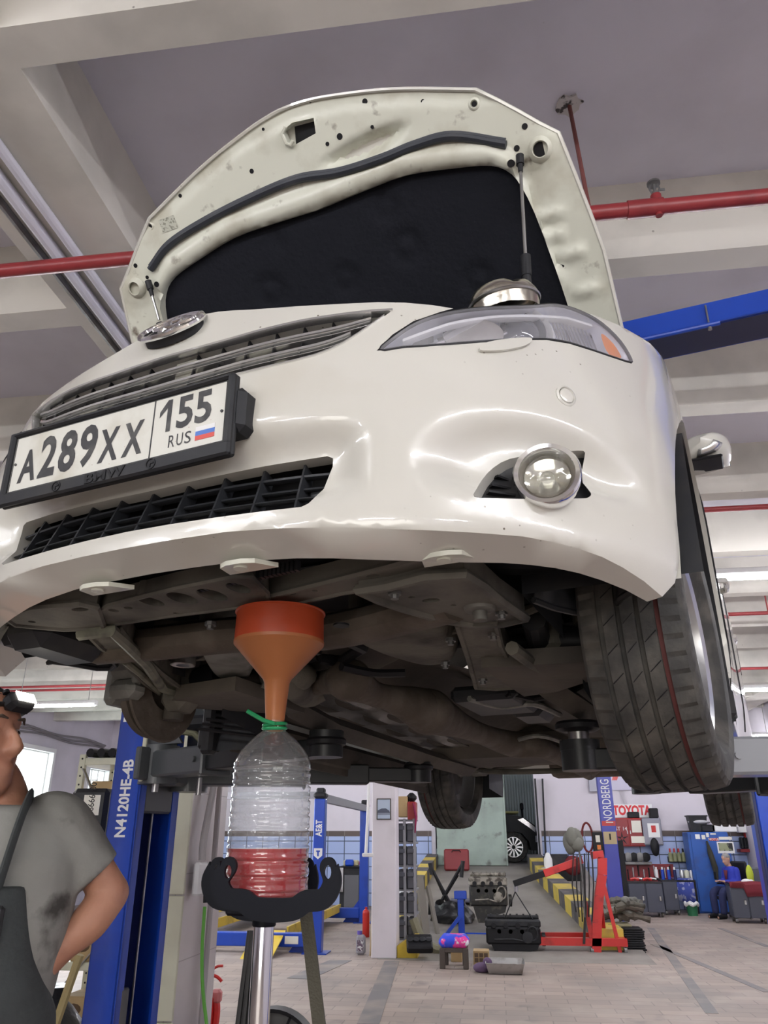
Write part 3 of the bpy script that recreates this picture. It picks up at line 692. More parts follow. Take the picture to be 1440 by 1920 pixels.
# ---- lower intake
intake = MB(); intake.panel([(q[0]*1.03, (q[1]-.37)*1.25+.37) for q in intake_hole], [], .05, lambda s, z: (lambda p: (p[0], p[1]+.10, p[2]))(S(s, z)))
intake = intake.build('lower_grille', K['black'], car)
ib = mat('intake_bar_plastic', (.022, .024, .028), .45)
for z in (.355, .381, .407):
    b = MB(); e = np.interp(z, [.336, .41], [.345, .373]); sweep_on(b, [(s, z+.004*abs(s)/.37) for s in np.linspace(-e, e, 40)], .0035, -.012, -.008); b.build('intake_bar', ib, intake, angle=60)
for s in np.linspace(-.32, .32, 9):
    MB().beam(S(s, .331, -.03), S(s, .432, -.03), .004, .03, (0, -1, 0)).build('intake_divider', ib, intake)
for s in (-.34, .345): MB().box(S(s, .37, -.035), (.03, .02, .04), b=.004).build('intake_end_block', ib, intake)
rad = MB().box((0, .19, .56), (1.0, .03, .36)).build('radiator', mat('radiator_fins', (.02, .02, .022), .5, .4), car)
# ---- lamps
chin = mat('lamp_reflector', (.80, .81, .88), .3, .15)
lensm = thin_clear('headlight_lens', (.97, .97, 1.0), .04, 1.3, .10, (.95, .95, 1.0), (7, .42, .72, .28))  # white haze put in to brighten the lens
HLo = catmull(HL_LOW+HL_TOP, 3, True)
for sg in (1, -1):
    hl = [(q[0]*sg, q[1]) for q in HLo]
    cs = np.mean([q[0] for q in hl]); czz = np.mean([q[1] for q in hl])
    b = MB()
    def inn(s, z, d=-.075):
        return S(s, z, d)
    b.panel([(cs+(q[0]-cs)*.97, czz+(q[1]-czz)*.95) for q in hl], [], .03, inn)
    A = [S(*q, -.003) for q in hl]; B2 = [inn(cs+(q[0]-cs)*.97, czz+(q[1]-czz)*.95) for q in hl]; b.strip(A+[A[0]], B2+[B2[0]])
    head = b.build('headlight', chin, car, angle=40)
    b = MB()
    def rings(s, z, r0, off, depth):
        p, n_ = disc_on(s*sg, z, 0, 0, off); n_ = (n_*.6+Vector((sg*.15, -1, -.05))*.5).normalized(); return axis_m(p, n_)
    M1 = rings(.785, .770, .045, -.05, 0)
    b.lathe([(.050, -.02), (.052, .012), (.047, .016), (.043, .008), (.040, -.02)], M1, 28, False); b.build('projector_ring', K['chrome'], head)
    MB().lathe([(.042, -.02), (.040, -.003), (.034, .010), (.02, .018), (0, .021)], M1, 28).build('projector_lens', mat('projector_glass', (.05, .055, .07), .04, coat=1.0), head)
    M2 = rings(.655, .718, .04, -.055, 0)
    MB().lathe([(.046, .028), (.040, .012), (.028, -.003), (.012, -.012), (0, -.013)], M2 @ SC(1.25, .8, 1), 28).build('high_beam_bowl', K['chrome'], head)
    MB().lathe([(.009, -.012), (.009, .008), (0, .014)], M2, 12).build('bulb', mat('bulb_glass', (.75, .72, .45), .1), head)
    b = MB()
    sweep_on(b, [(sg*s, np.interp(s, [.50, .6, .7, .8, .9, .98], [.672, .728, .766, .80, .835, .845])) for s in np.linspace(.50, .98, 26)], .006, -.018, -.012); b.build('tube_reflection', K['white'], head, angle=60)  # white strip stands in for the reflection of a lamp tube
    amb = catmull([(1.0, .768), (1.035, .772), (1.048, .782), (1.036, .812), (1.005, .83), (.995, .80)], 3, True)
    b = MB(); b.panel([(q[0]*sg, q[1]) for q in amb], [], .012, lambda s, z: S(s, z, -.012)); b.build('turn_signal', K['orange'], head, angle=60)
    b = MB()
    for s in np.linspace(.86, .99, 12):
        z0 = np.interp(s, [.86, 1.0], [.745, .765]); z1 = np.interp(s, [.86, .94, 1.0], [.83, .845, .835]); b.tube([S(sg*s, z, -.030) for z in np.linspace(z0, z1, 6)], .0028, 6)
    b.build('reflector_flutes', K['chrome'], head)
    b = MB()
    for u in np.linspace(.54, .74, 5): b.tube([S(sg*s, z, -.045) for s, z in ((u-.02, np.interp(u, [.5, .8], [.650, .715])), (u+.01, np.interp(u, [.5, .8], [.675, .76])), (u+.05, np.interp(u, [.5, .8], [.69, .80])))], .004, 6)
    b.build('reflector_facets', K['chrome'], head)
    b = MB(); b.lathe([(.066, -.02), (.070, .0), (.062, .012), (.058, -.01)], M1, 32, False); b.build('projector_shroud', K['white'], head)
    b = MB(); b.panel(hl, [], .02, lambda s, z: S(s, z, .002)); b.build('headlight_lens', lensm, head, angle=180)
    b = MB(); b.tube([S(*q, -.002) for q in hl], .004, 6, True); b.build('lens_edge_seal', K['black'], head)
    # fog lamp
    fo = FOG if sg > 0 else fogL
    b = MB(); b.panel(fo, [], .03, lambda s, z: (lambda p: (p[0], p[1]+.03, p[2]))(S(s, z)))
    bez = b.build('fog_lamp_bezel', K['gray_black'], car)
    for z in (.372, .392, .412): MB().beam(S(sg*(.635+(z-.35)*.6), z, -.018), S(sg*.70, z, -.028), .012, .004, (0, 0, 1)).build('bezel_slat', K['black'], bez)
    c = Vector((sg*.694, .203, .392)); d = Vector((sg*.18, -1, -.02)).normalized(); Mf = axis_m(c, d)
    fl = MB().lathe([(.053, -.02), (.056, .008), (.053, .014), (.046, .013), (.039, .002), (.038, -.02)], Mf, 40, False).build('fog_lamp', K['chrome'], car)
    MB().lathe([(.044, -.03), (.044, -.012), (.0, -.03)], Mf, 32).build('fog_reflector', K['chrome'], fl)
    MB().lathe([(.041, -.004), (.034, .006), (.02, .012), (0, .014)], Mf, 32).build('fog_lens', thin_clear('fog_glass', (.97, .97, .93), .05, 1.3, .06, (.7, .7, .62), (18, .52, .7, .26)), fl, angle=180)
    MB().cyl(c-d*.03, c-d*.005, .012, n=12).build('fog_bulb', K['steel'], fl)
# ---- raised hood
HA, HY, HZ = .795, 1.117, .986
def hcrown(x): return .035-.1*x*x
def HP(x, l, off=0.0):
    h = hcrown(x)+off
    return (x, HY-l*math.cos(HA)+h*math.sin(HA), HZ+l*math.sin(HA)+h*math.cos(HA))
def HU(px, py):
    c, s = math.cos(HA), math.sin(HA); d = CR.T @ ray(px, py); o = CO
    ho = np.array([o[0], -(o[1]-HY)*c+(o[2]-HZ)*s, (o[1]-HY)*s+(o[2]-HZ)*c]); hd = np.array([d[0], -d[1]*c+d[2]*s, d[1]*s+d[2]*c])
    t = (.02-ho[2])/hd[2]
    for _ in range(25): t = (hcrown(ho[0]+t*hd[0])-ho[2])/hd[2]
    return (ho+t*hd)[:2]
HO = [(0, 1.124), (.09, 1.116), (.177, 1.098), (.27, 1.075), (.36, 1.047), (.45, 1.014), (.547, .977), (.60, .93), (.643, .889), (.69, .842), (.732, .804), (.745, .73), (.757, .661), (.772, .57), (.784, .486), (.79, .265), (.785, .12), (.75, .02), (.55, -.01), (.3, -.02), (0, -.025)]
HO = [tuple(q) for q in catmull([np.array(k) for k in [(-.09, 1.116)]+HO[:7]], 4)[4:]]+HO[7:]; HO[0] = (0, 1.124)
hout = HO+[(-q[0], q[1]) for q in HO[1:-1]][::-1]
PD = catmull([(0, .832), (.15, .838), (.297, .838), (.437, .812), (.541, .785), (.593, .745), (.621, .676), (.646, .525), (.663, .365), (.665, .15), (.62, .07), (.4, .04), (0, .03)], 3)
PD = [tuple(q) for q in PD]
pad_o = PD+[(-q[0], q[1]) for q in PD[1:-1]][::-1]
def hf(x, l):
    a = abs(x); o = 0.0
    lp = np.interp(a, [0, .3, .44, .54, .6, .66], [.835, .838, .81, .785, .74, .4])
    o -= .020*sstep(lp-.005, lp+.02, l)*sstep(lp+.075, lp+.04, l)*sstep(.72, .6, a)             # rolled rib round the pad
    o += .034*sstep(.0, .6, 1-math.hypot((x-.20)/.17, (l-.950-.06*(x-.2))/.030))                               # stamped wedge
    o -= .006*sstep(1.0, .8, math.hypot((a-.682)/.05, (l-.783)/.05))
    for (sx, sl) in ((.668, .613), (.655, .56), (.705, .50), (.722, .395)):
        o -= .011*sstep(1.2, .8, abs(a-sx)/.035)*sstep(1.3, .8, abs(l-sl)/.012)
    o += .010*sstep(.955, .99, l)*sstep(.5, .1, a)*0
    dv = np.interp(a, [0, .18, .36, .547], [1.085, 1.062, 1.012, .945])
    o += .006*sstep(dv-.004, dv+.004, l)
    return o
lat = [HU(*q) for q in ((530, 245), (548, 230), (588, 221), (592, 250), (543, 277))]; lat = [tuple(q) for q in lat]
b = MB(); b.panel(hout, [pad_o, lat], .016, lambda x, l: HP(x, l, hf(x, l)))
A = [HP(*q, hf(*q)) for q in pad_o]; B2 = [HP(*q, .022) for q in pad_o]; b.strip(A+[A[0]], B2+[B2[0]])
A = [HP(*q, 0) for q in lat]; B2 = [HP(*q, .03) for q in lat]; b.strip(A+[A[0]], B2+[B2[0]])
hood = b.build('hood', K['paint_in'], car, angle=50)
b = MB(); b.panel([(q[0]*1.004, q[1]) for q in hout], [], .06, lambda x, l: HP(x, l, .032)); A = [HP(q[0]*1.004, q[1], .032) for q in hout]; B2 = [HP(q[0]*1.004, q[1], .004) for q in hout]; b.strip(A+[A[0]], B2+[B2[0]])
b.build('hood_skin', K['paint'], hood, angle=40)
b = MB(); b.tube([HP(q[0]*1.003, q[1], .003) for q in hout], .006, 6, True); b.build('hem_flange', K['paint'], hood)
def padf(x, l):
    o = .016
    for (sx, sl, r) in ((.02, .616, .05), (.426, .503, .05), (.239, .65, .06), (.208, .775, .045), (-.165, .785, .03), (-.40, .5, .05), (-.239, .65, .06)):
        q = math.hypot(x-sx, l-sl)/r; o += .010*sstep(1, .75, q)-.010*sstep(.45, .25, q)
    return o
b = MB(); b.panel(pad_o, [], .02, lambda x, l: HP(x, l, padf(x, l))); b.build('insulation_pad', K['pad'], hood, angle=60)
b = MB()
sl = [HU(*q) for q in ((285, 505), (320, 460), (390, 415), (480, 370), (560, 338), (640, 325), (720, 300), (780, 275), (850, 258), (950, 272))]
pts = catmull([HP(q[0], q[1], hf(*q)-.010) for q in sl], 6); b.tube(pts, .012, 8, sq=.8); b.tube([(p[0], p[1]-.004, p[2]+.012) for p in pts], .007, 6)
b.build('seal_strip', K['seal'], hood)
b = MB(); hn_ = Vector(HP(0, .5, 1))-Vector(HP(0, .5, 0))
for (px, py, r) in ((472, 321, .007), (404, 288, .0045), (336, 367, .006), (280, 425, .006), (492, 242, .0045), (580, 190, .0045), (683, 190, .008), (637, 256, .009), (614, 270, .006), (698, 238, .005), (792, 190, .006), (889, 195, .007), (984, 237, .008), (1014, 280, .018), (969, 278, .008), (960, 307, .010), (1053, 503, .010), (254, 498, .007), (300, 532, .009), (276, 520, .006)):
    q = HU(px, py); p = Vector(HP(q[0], q[1], hf(*q)-.0012)); b.lathe([(0, 0), (r, 0), (r, .02)], axis_m(p, hn_.normalized()), 16, False)
b.build_each('punched_hole', K['black'], hood)
b = MB()
for (px, py, r, d) in ((889, 195, .017, .004), (280, 425, .016, .004), (1014, 280, .034, .012), (258, 540, .034, .014)):
    q = HU(px, py); p = Vector(HP(q[0], q[1], hf(*q)-.0006)); b.lathe([(r, .001), (r*.85, -d*.6), (r*.62, -d), (r*.56, -d*.8)], axis_m(p, hn_.normalized()), 24, False)
b.build_each('rubber_stop_cup', K['paint_in'], hood)
q = HU(560, 262); b = MB()
b.tube([HP(*HU(*k), -.01) for k in ((538, 238), (532, 252), (540, 270), (548, 272), (552, 264))], .006, 8)
b.build('hood_striker', K['paint_in'], hood)
b = MB(); q = [HU(*k) for k in ((545, 236), (590, 224), (592, 250), (548, 270))]; b.panel([tuple(k) for k in q], [], .02, lambda x, l: HP(x, l, .028)); b.build('latch_pocket', K['black'], hood)
b = MB(); q = HU(316, 420); b.add([HP(q[0]+i*.028, q[1]+j*.02, -.0015) for i, j in ((-1, -1), (1, -1), (1, 1), (-1, 1))], [(0, 1, 2, 3)])
b.build('stamped_label', mat('stamped_label', (.52, .53, .45), .6, dirt=((.25, .25, .2), 120, .5, .56)), hood, angle=0)
for sg, (tx, ty), (ux, uy) in ((1, (977, 297), (989, 545)), (-1, (286, 530), (300, 606))):
    q = HU(tx, ty); p = Vector(HP(q[0], q[1], -.022)); d = CR.T @ ray(ux, uy)
    Y_ = .60; e = Vector(CO+d*(Y_-CO[1])/d[1]); dd = (e-p).normalized(); L = (e-p).length
    st = MB().cyl(p+dd*.03, p+dd*L*.92, .0045, n=10).build('hood_strut', K['steel'], car)
    b = MB(); b.cyl(p-dd*.008, p+dd*.022, .011, n=12); b.cyl(p+dd*.022, p+dd*.045, .008, .006, n=12); b.build('strut_socket', K['gray_black'], st)
    f0 = .75 if sg > 0 else 1.0
    b = MB(); b.cyl(p+dd*L*f0, p+dd*(L*f0+.06), .013, n=14); b.cyl(p+dd*(L*f0+.06), p+dd*(L+.16), .0115, n=14); b.build('strut_cylinder', K['gray_black'], st)
# ---- engine bay filling
b = MB(); b.box((0, .70, .62), (1.35, .72, .36), b=.05); b.box((.25, .55, .78), (.5, .3, .08), b=.03); b.box((0, 1.12, .70), (1.5, .06, .6))
b.build('engine_bay_filler', K['black'], car)  # dark filler boxes, added so that light does not pass through the bay
b = MB(); b.box((0, .27, .735), (1.2, .10, .03), b=.01); b.box((.60, .62, .74), (.26, .26, .03), b=.01); b.box((-.60, .62, .74), (.26, .26, .03), b=.01)
b.build('radiator_support', K['frame'], car)
# ---- wheels
def make_tyre(Rr, W, parent_mat=None):
    """tyre + rim round local x axis, outer face at +x"""
    hw = W/2; th = [0, .62, .66, .96]; pit = 60
    prof = [(-hw*.62, Rr-.115, 0), (-hw*.97, Rr-.075, 0), (-hw*1.02, Rr-.045, 0), (-hw*.97, Rr-.020, 0), (-hw*.90, Rr-.008, 1), (-hw*.64, Rr-.001, 1)]
    gr = []
    for c in (-.52, -.17, .17, .52):
        g = hw*.052
        prof += [(hw*c-g*1.0, Rr+.0015-.004*abs(c), 0), (hw*c-g*.8, Rr-.0085, 0), (hw*c+g*.8, Rr-.0085, 0), (hw*c+g*1.0, Rr+.0015-.004*abs(c), 0)]; gr.append(len(prof)-3)
    prof += [(hw*.64, Rr-.001, 1), (hw*.90, Rr-.008, 1), (hw*.97, Rr-.020, 0), (hw*1.02, Rr-.045, 0), (hw*.97, Rr-.075, 0), (hw*.62, Rr-.115, 0)]
    angs = [2*PI*(i+t)/pit for i in range(pit) for t in th]; rows = []
    for k, a in enumerate(angs):
        t = th[k % 4]; low = t in (.62, .66) ; row = []
        for (x, r, sh) in prof:
            if sh and low: r -= .006
            row.append((x, r*math.sin(a), r*math.cos(a)))
        rows.append(row)
    b = MB(); n = len(prof); m = len(rows)
    b.v = [p for row in rows for p in row]
    for i in range(m):
        for j in range(n-1):
            b.f.append((i*n+j, ((i+1) % m)*n+j, ((i+1) % m)*n+j+1, i*n+j+1)); b.mi.append(1 if j == gr[3] else 0)
    # slanted sipes on the inner ribs
    s = MB()
    for i in range(36):
        for (x0, x1) in ((-.46, -.24), (-.10, .10), (.24, .46)):
            a0 = 2*PI*(i+(.3 if x0 < 0 else .6))/36; pts = []
            for u in np.linspace(0, 1, 4):
                x = hw*(x0+(x1-x0)*u); a = a0+.06*u; pts.append((x, (Rr+.0002)*math.sin(a), (Rr+.0002)*math.cos(a)))
            s.tube(pts, .0012, 4)
    return b, s
def RIM(r): 
    b = MB(); m = RY(90)
    b.lathe([(r*.99, -.085), (r*1.0, -.08), (r*.93, -.06), (r*.90, .02), (r*.93, .075), (r*1.0, .082), (r*1.03, .078)], m, 40, False)
    for k in range(10):
        a = 2*PI*k/10+.2; da = .13
        b.prism([(.045*math.cos(a-da), .045*math.sin(a-da)), (r*.93*math.cos(a-da*.65), r*.93*math.sin(a-da*.65)), (r*.93*math.cos(a+da*.65), r*.93*math.sin(a+da*.65)), (.045*math.cos(a+da), .045*math.sin(a+da))], .035, .060, m)
    b.lathe([(.065, .02), (.065, .058), (.03, .066), (0, .067)], m, 24)
    return b
grm = mat('worn_red_groove', (.11, .028, .026), .7)
rimm = mat('alloy_silver', (.55, .55, .56), .28, .85)
WR, WW = .336, .218
def wheel(x, y, z, steer, flip):
    ty, si = make_tyre(WR, WW); M = T(x, y, z) @ RZ(steer) @ (RZ(180) if flip else Matrix())
    ty.v = [tuple(M @ Vector(v)) for v in ty.v]; si.v = [tuple(M @ Vector(v)) for v in si.v]
    w = ty.build('wheel', [K['rubber'], grm], car, angle=25, fixn=False)
    si.build('tread_sipes', K['black'], w, angle=0, fixn=False, kind='stuff')
    r = RIM(.222); r.v = [tuple(M @ Vector(v)) for v in r.v]; r.build('rim', rimm, w)
    d = MB(); d.lathe([(0, -.03), (.145, -.03), (.145, -.005), (0, -.005)], M @ RY(90), 32); d.build('brake_disc', K['dullsteel'], w)
    return w
wheel(.765, .97, .295, -4, False)
wheel(.775, 3.735, .33, 0, False)
wheel(-.775, 3.74, .33, 0, True)
# bare hub with brake disc and caliper where the wheel is off
HUBX, HUBY, HUBZ = -.735, .97, .30
b = MB(); b.lathe([(.145, -.012), (.15, -.01), (.15, .014), (.145, .016), (.09, .016), (.085, .04), (.03, .04), (.03, .07), (0, .07)], T(HUBX, HUBY, HUBZ) @ RY(-90), 40)
b.lathe([(.165, -.035), (.16, -.04), (.07, -.04)], T(HUBX, HUBY, HUBZ) @ RY(-90), 40, False)
hub = b.build('bare_brake_disc', K['rust'], car)
b = MB(); b.box((HUBX+.02, HUBY-.145, HUBZ+.045), (.11, .09, .10), b=.02); b.box((HUBX+.02, HUBY-.15, HUBZ-.035), (.10, .08, .055), b=.02); b.box((HUBX-.03, HUBY-.13, HUBZ+.01), (.05, .09, .17), b=.015); b.cyl((HUBX+.06, HUBY-.16, HUBZ-.02), (HUBX+.06, HUBY-.16, HUBZ+.06), .014); b.cyl((HUBX+.08, HUBY-.12, HUBZ+.03), (HUBX+.04, HUBY-.12, HUBZ+.03), .028)
b.build('brake_caliper', K['cast_lt'], hub)
b = MB(); b.box((HUBX+.10, HUBY, HUBZ), (.1, .12, .16), b=.03); b.tube([(HUBX+.1, HUBY, HUBZ), (HUBX+.14, HUBY+.01, HUBZ+.2), (HUBX+.17, HUBY+.03, HUBZ+.55)], [.04, .035, .05], 10); b.build('steering_knuckle', K['cast'], hub)
# ---- sides, roof, doors
def sx_(Y, Z):
    x = .914+.028*float(sstep(2.0, 3.3, Y))-.30*max(Z-.82, 0)**1.6-.35*max(.42-Z, 0)**1.6-.22*max(Y-3.9, 0)**2.0; return x
side = [(1.505, .22), (2.4, .21), (3.28, .21)]+[(3.735-.41*math.cos(a), .32+.41*math.sin(a)) for a in np.linspace(-.1, PI+.15, 22)]+[(4.3, .26), (4.62, .34), (4.78, .5), (4.80, .75), (4.76, .98), (4.2, 1.02), (3.2, 1.02), (2.2, 1.0), (1.505, .985)]
for sg in (1, -1):
    b = MB(); b.panel(side, [], .07, lambda y, z: (sg*sx_(y, z), y, z))
    E_ = [(3.735-.41*math.cos(a), .32+.41*math.sin(a)) for a in np.linspace(-.1, PI+.15, 22)]; b.strip([(sg*sx_(*q), *q) for q in E_], [(sg*(sx_(*q)-.06), *q) for q in E_])
    b.strip([(sg*sx_(*q), *q) for q in side[:3]], [(sg*(sx_(*q)-.13), q[0], q[1]-.015) for q in side[:3]])
    sd_ = b.build('body_side', K['paint'], car)
    b = MB()
    for y in (1.53, 2.55, 3.42): b.tube([(sg*(sx_(y+.12*max(.5-z, 0), z)+.0005), y+.12*max(.5-z, 0), z) for z in np.linspace(.70 if y > 3.3 else .3, 1.0, 12)], .0025, 4)
    b.build_each('door_gap', K['black'], sd_)
    b = MB()
    for y in (2.32, 3.22): b.tube([(sg*(.905), y-.10, .83), (sg*.94, y-.08, .835), (sg*.945, y, .84), (sg*.94, y+.08, .845), (sg*.905, y+.10, .845)], .012, 8)
    b.build_each('door_handle', K['paint'], sd_)
    # door mirror
    b = MB(); rows = []
    for i, u in enumerate(np.linspace(0, 1, 12)):
        y = 1.67+.15*u; k = math.sin(min(u*1.15, 1)*PI/2)**.5 if u > 0 else .02
        row = []
        for a in np.linspace(0, 2*PI, 24, endpoint=False):
            cx_, cz_ = math.cos(a), math.sin(a); rx = .098*abs(cx_)**.75*(1 if cx_ > 0 else -1); rz = .062*abs(cz_)**.75*(1 if cz_ > 0 else -1)
            row.append((sg*(.942+rx*k), y, 1.172+rz*k+.010*(cx_)))
        rows.append(row)
    b.grid(rows, False, True); b.v.append((sg*.942, 1.665, 1.172)); b.f += [(len(b.v)-1, (j+1) % 24, j) for j in range(24)]; b.mi += [0]*24
    mi = b.build('door_mirror', K['paint'], car)
    b = MB(); b.grid([[tuple(np.array(p)+np.array([sg*.003, -.004, -.003])) for p in (r_[17:24] if sg > 0 else r_[13:20])] for r_ in rows[1:4]]); b.build('indicator_strip', K['satin'], mi, solid=.002)
    b = MB(); b.tube([(sg*.84, 1.76, 1.06), (sg*.89, 1.75, 1.12)], .03, 10, sq=.6); b.box((sg*.935, 1.755, 1.116), (.14, .11, .012), b=.005); b.build('mirror_foot', K['black'], mi)
    MB().box((sg*.942, 1.822, 1.172), (.17, .004, .10), b=.001).build('mirror_glass', K['chrome'], mi)
    # arch liners, rocker end trim
    for yc in (.985, 3.735):
        b = MB(); rr = .47 if yc < 2 else .40
        A = [(sg*.90, yc-rr*math.cos(a), .31+rr*math.sin(a)) for a in np.linspace(-.02, PI+.30, 20)]; B2 = [(sg*.56, p[1], p[2]) for p in A]; C2 = [(sg*.56, yc-.1*math.cos(a), .31+.3*math.sin(a)) for a in np.linspace(-.02, PI+.3, 20)]
        b.grid([A, B2, C2]); b.build('arch_liner', K['gray_black'], car)
    b = MB(); b.box((sg*.862, 1.43, .33), (.055, .05, .34), b=.012); b.box((sg*.875, 1.455, .22), (.06, .10, .09), b=.015); b.cyl((sg*.87, 1.395, .47), (sg*.87, 1.40, .47), .018)
    b.build('mud_flap', K['gray_black'], car)
    b = MB()
    for k in range(6): b.tube([(sg*.60, 1.36+.02*k, .20+.02*k), (sg*.86, 1.36+.02*k, .24+.02*k)], .006, 5)
    b.build_each('liner_clip', K['black'], car)
rows = []
for (y, z, hw, zc) in ((1.20, 1.0, .74, .02), (1.32, 1.04, .72, .03), (2.05, 1.42, .58, .03), (2.6, 1.455, .56, .035), (3.2, 1.43, .56, .03), (4.08, 1.10, .66, .025), (4.2, 1.06, .72, .02), (4.70, 1.05, .70, .02), (4.80, .98, .70, .01)):
    rows.append([(hw*t, y, z+zc*(1-t*t)) for t in np.linspace(-1, 1, 9)])
b = MB(); b.grid(rows[2:5]); b.grid(rows[6:9]); b.grid(rows[0:2]); b.build('roof', K['paint'], car, solid=.02)
dg_ = mat('tinted_glass', (.02, .025, .025), .03, coat=1.0)
b = MB(); b.grid(rows[1:3]); b.build('windshield', dg_, car); b = MB(); b.grid(rows[4:6]); b.build('rear_window', dg_, car)
for sg in (1, -1):
    top_ = [(sg*.72, 1.32, 1.05), (sg*.58, 2.05, 1.42), (sg*.56, 2.6, 1.455), (sg*.56, 3.2, 1.43), (sg*.66, 4.08, 1.10)]
    bot = [(sg*sx_(y, 1.0)*.985, y, 1.0+.01*(y-1.5)) for y in (1.3, 2.0, 2.6, 3.2, 4.2)]
    b = MB(); b.grid([bot, top_]); b.build('side_window', dg_, car)
b = MB(); b.add([(-.74, 4.79, .4), (.74, 4.79, .4), (.72, 4.79, 1.03), (-.72, 4.79, 1.03)], [(0, 1, 2, 3)]); b.build('rear_panel', K['paint'], car, solid=.03)
# ---- underneath
def zp(px, Z): return [tuple(cz(*p, Z)[:2]) for p in px]
def plate(name, px, Z, t, m, holes=(), parent=car, rimr=0, rx=0, pl=None):
    o = zp(px, Z); hs = []
    for (hx, hy, hw, hh) in holes:
        c = cz(hx, hy, Z)[:2]; hs.append([(c[0]+hw*math.cos(a), c[1]+hh*math.sin(a)) for a in np.linspace(0, 2*PI, 18, endpoint=False)])
    b = MB(); b.panel(o, hs, .03, lambda x, y: (x, y, Z)); b.panel(o, hs, .03, lambda x, y: (x, y, Z+t))
    for r in [o]+hs: b.strip([(q[0], q[1], Z) for q in r+[r[0]]], [(q[0], q[1], Z+t) for q in r+[r[0]]])
    if rimr: b.tube([(q[0], q[1], Z+.002) for q in o], rimr, 6, True)
    return b.build(name, m, parent, pl=pl)
def pan(name, px, Z, dp, m, k=.82, parent=car):
    o = np.array(catmull([np.array(q) for q in zp(px, Z)], 4, True)); c = o.mean(0); rows = []
    for f, z in ((.0, Z-.004), (k*.8, Z-.002), (k, Z+.006), ((k+1)/2+.03, Z+dp*.25), (1.0, Z+dp*.6), (1.02, Z+dp)):
        rows.append([(*(c+(q-c)*f), z) for q in o])
    b = MB(); b.grid(rows, False, True); return b.build(name, m, parent, angle=55)
plate('radiator_crossmember', [(150, 1172), (205, 1135), (330, 1104), (440, 1082), (470, 1082), (500, 1112), (505, 1130), (440, 1140), (320, 1155), (205, 1172), (165, 1184)], .285, .035, K['frame'],
      [(283, 1128, .020, .034), (342, 1122, .024, .040), (398, 1116, .024, .040), (447, 1103, .019, .032), (240, 1140, .009, .009), (330, 1150, .006, .006), (213, 1145, .01, .012)], rimr=.006)
plate('radiator_crossmember_end', [(8, 1158), (60, 1140), (150, 1133), (180, 1140), (195, 1178), (120, 1180), (30, 1172)], .28, .04, K['frame'], [(150, 1143, .02, .012), (60, 1166, .008, .008)], rimr=.008)
plate('radiator_crossmember_end', [(492, 1122), (600, 1096), (720, 1066), (790, 1047), (816, 1048), (800, 1072), (740, 1094), (690, 1105), (640, 1112), (520, 1140)], .29, .04, K['frame'], [(700, 1080, .014, .008), (545, 1113, .012, .008), (590, 1108, .006, .006), (670, 1100, .007, .007)], rimr=.007)
b = MB(); Zc = .30
P_ = [Vector((*cz(x, y, Zc)[:2], Zc)) for x, y in ((180, 1215), (300, 1205), (380, 1196), (445, 1190), (520, 1188), (600, 1186), (680, 1172), (760, 1152), (850, 1128))]
b.tube([tuple(p) for p in catmull(P_, 4)], .052, 10, sq=.8)
cm = b.build('subframe_crossmember', K['rust'], car)
b = MB()
for (x, y) in ((640, 1173), (560, 1200)):
    q = cz(x, y, Zc-.041); b.lathe([(0, 0), (.017, 0), (.017, .004)], T(q[0], q[1], Zc-.0425), 16)
b.build('drain_hole', K['black'], cm)
g = plate('subframe_corner', [(672, 1108), (730, 1100), (800, 1082), (870, 1078), (905, 1100), (940, 1130), (985, 1160), (940, 1170), (890, 1172), (830, 1162), (760, 1142), (710, 1125)], .27, .05, K['frame'], [(808, 1126, .018, .013), (772, 1120, .007, .006), (850, 1135, .006, .006)], rimr=.011)
q = cz(900, 1147, .262); b = MB(); b.lathe([(.034, .0), (.03, -.008), (.016, -.010), (.014, -.010), (.014, -.028), (0, -.028)], T(q[0], q[1], .272), 6+12); b.build('bolt', K['cast_lt'], g)
def rail(name, px, Z, t, m, w=0):
    return plate(name, px, Z, t, m, rimr=.008)
rail('subframe_rail', [(858, 1172), (928, 1166), (938, 1210), (965, 1260), (985, 1288), (930, 1292), (893, 1290), (880, 1240)], .27, .07, K['cast'])
rail('subframe_rail', [(170, 1195), (225, 1180), (250, 1215), (300, 1262), (338, 1290), (300, 1302), (270, 1280), (225, 1237), (190, 1215)], .28, .05, K['cast'])
b = MB(); b.tube([(*cz(x, y, .27)[:2], .27) for x, y in ((150, 1190), (210, 1182), (240, 1210), (275, 1245), (305, 1290), (330, 1298))], .014, 8); b.tube([(*cz(x, y, .275)[:2], .275) for x, y in ((235, 1240), (262, 1262), (300, 1297))], .010, 8)
b.build('subframe_rail_edge', mat('lit_edge_tone', (.20, .20, .15), .6, .2, dirt=((.06, .055, .045), 12, .48, .7)), car)  # paler tubes put the lit look of the rail edge into colour
b = MB(); c_ = [Vector((*cz(x, y, .26)[:2], .26)) for x, y in ((30, 1180), (105, 1262), (150, 1256), (120, 1180))]; c0 = sum(c_, Vector())/4
b.box((c0.x, c0.y, .31), (.14, .22, .12), b=.03); b.box((c0.x-.1, c0.y+.02, .33), (.12, .18, .10), b=.03); b.build('splash_bracket', K['gray_black'], car)
pan('transmission_pan', [(652, 1205), (672, 1182), (730, 1168), (800, 1165), (845, 1178), (860, 1215), (862, 1245), (835, 1256), (790, 1256), (730, 1240), (690, 1226)], .30, .14, K['cast'])
pan('oil_pan', [(368, 1212), (420, 1205), (470, 1225), (478, 1270), (455, 1284), (410, 1280), (385, 1255)], .30, .13, K['cast_lt'])
pan('engine_underside', [(210, 1205), (330, 1215), (470, 1200), (640, 1200), (760, 1210), (760, 1260), (620, 1265), (480, 1300), (330, 1300), (240, 1260)], .36, .14, K['under'])
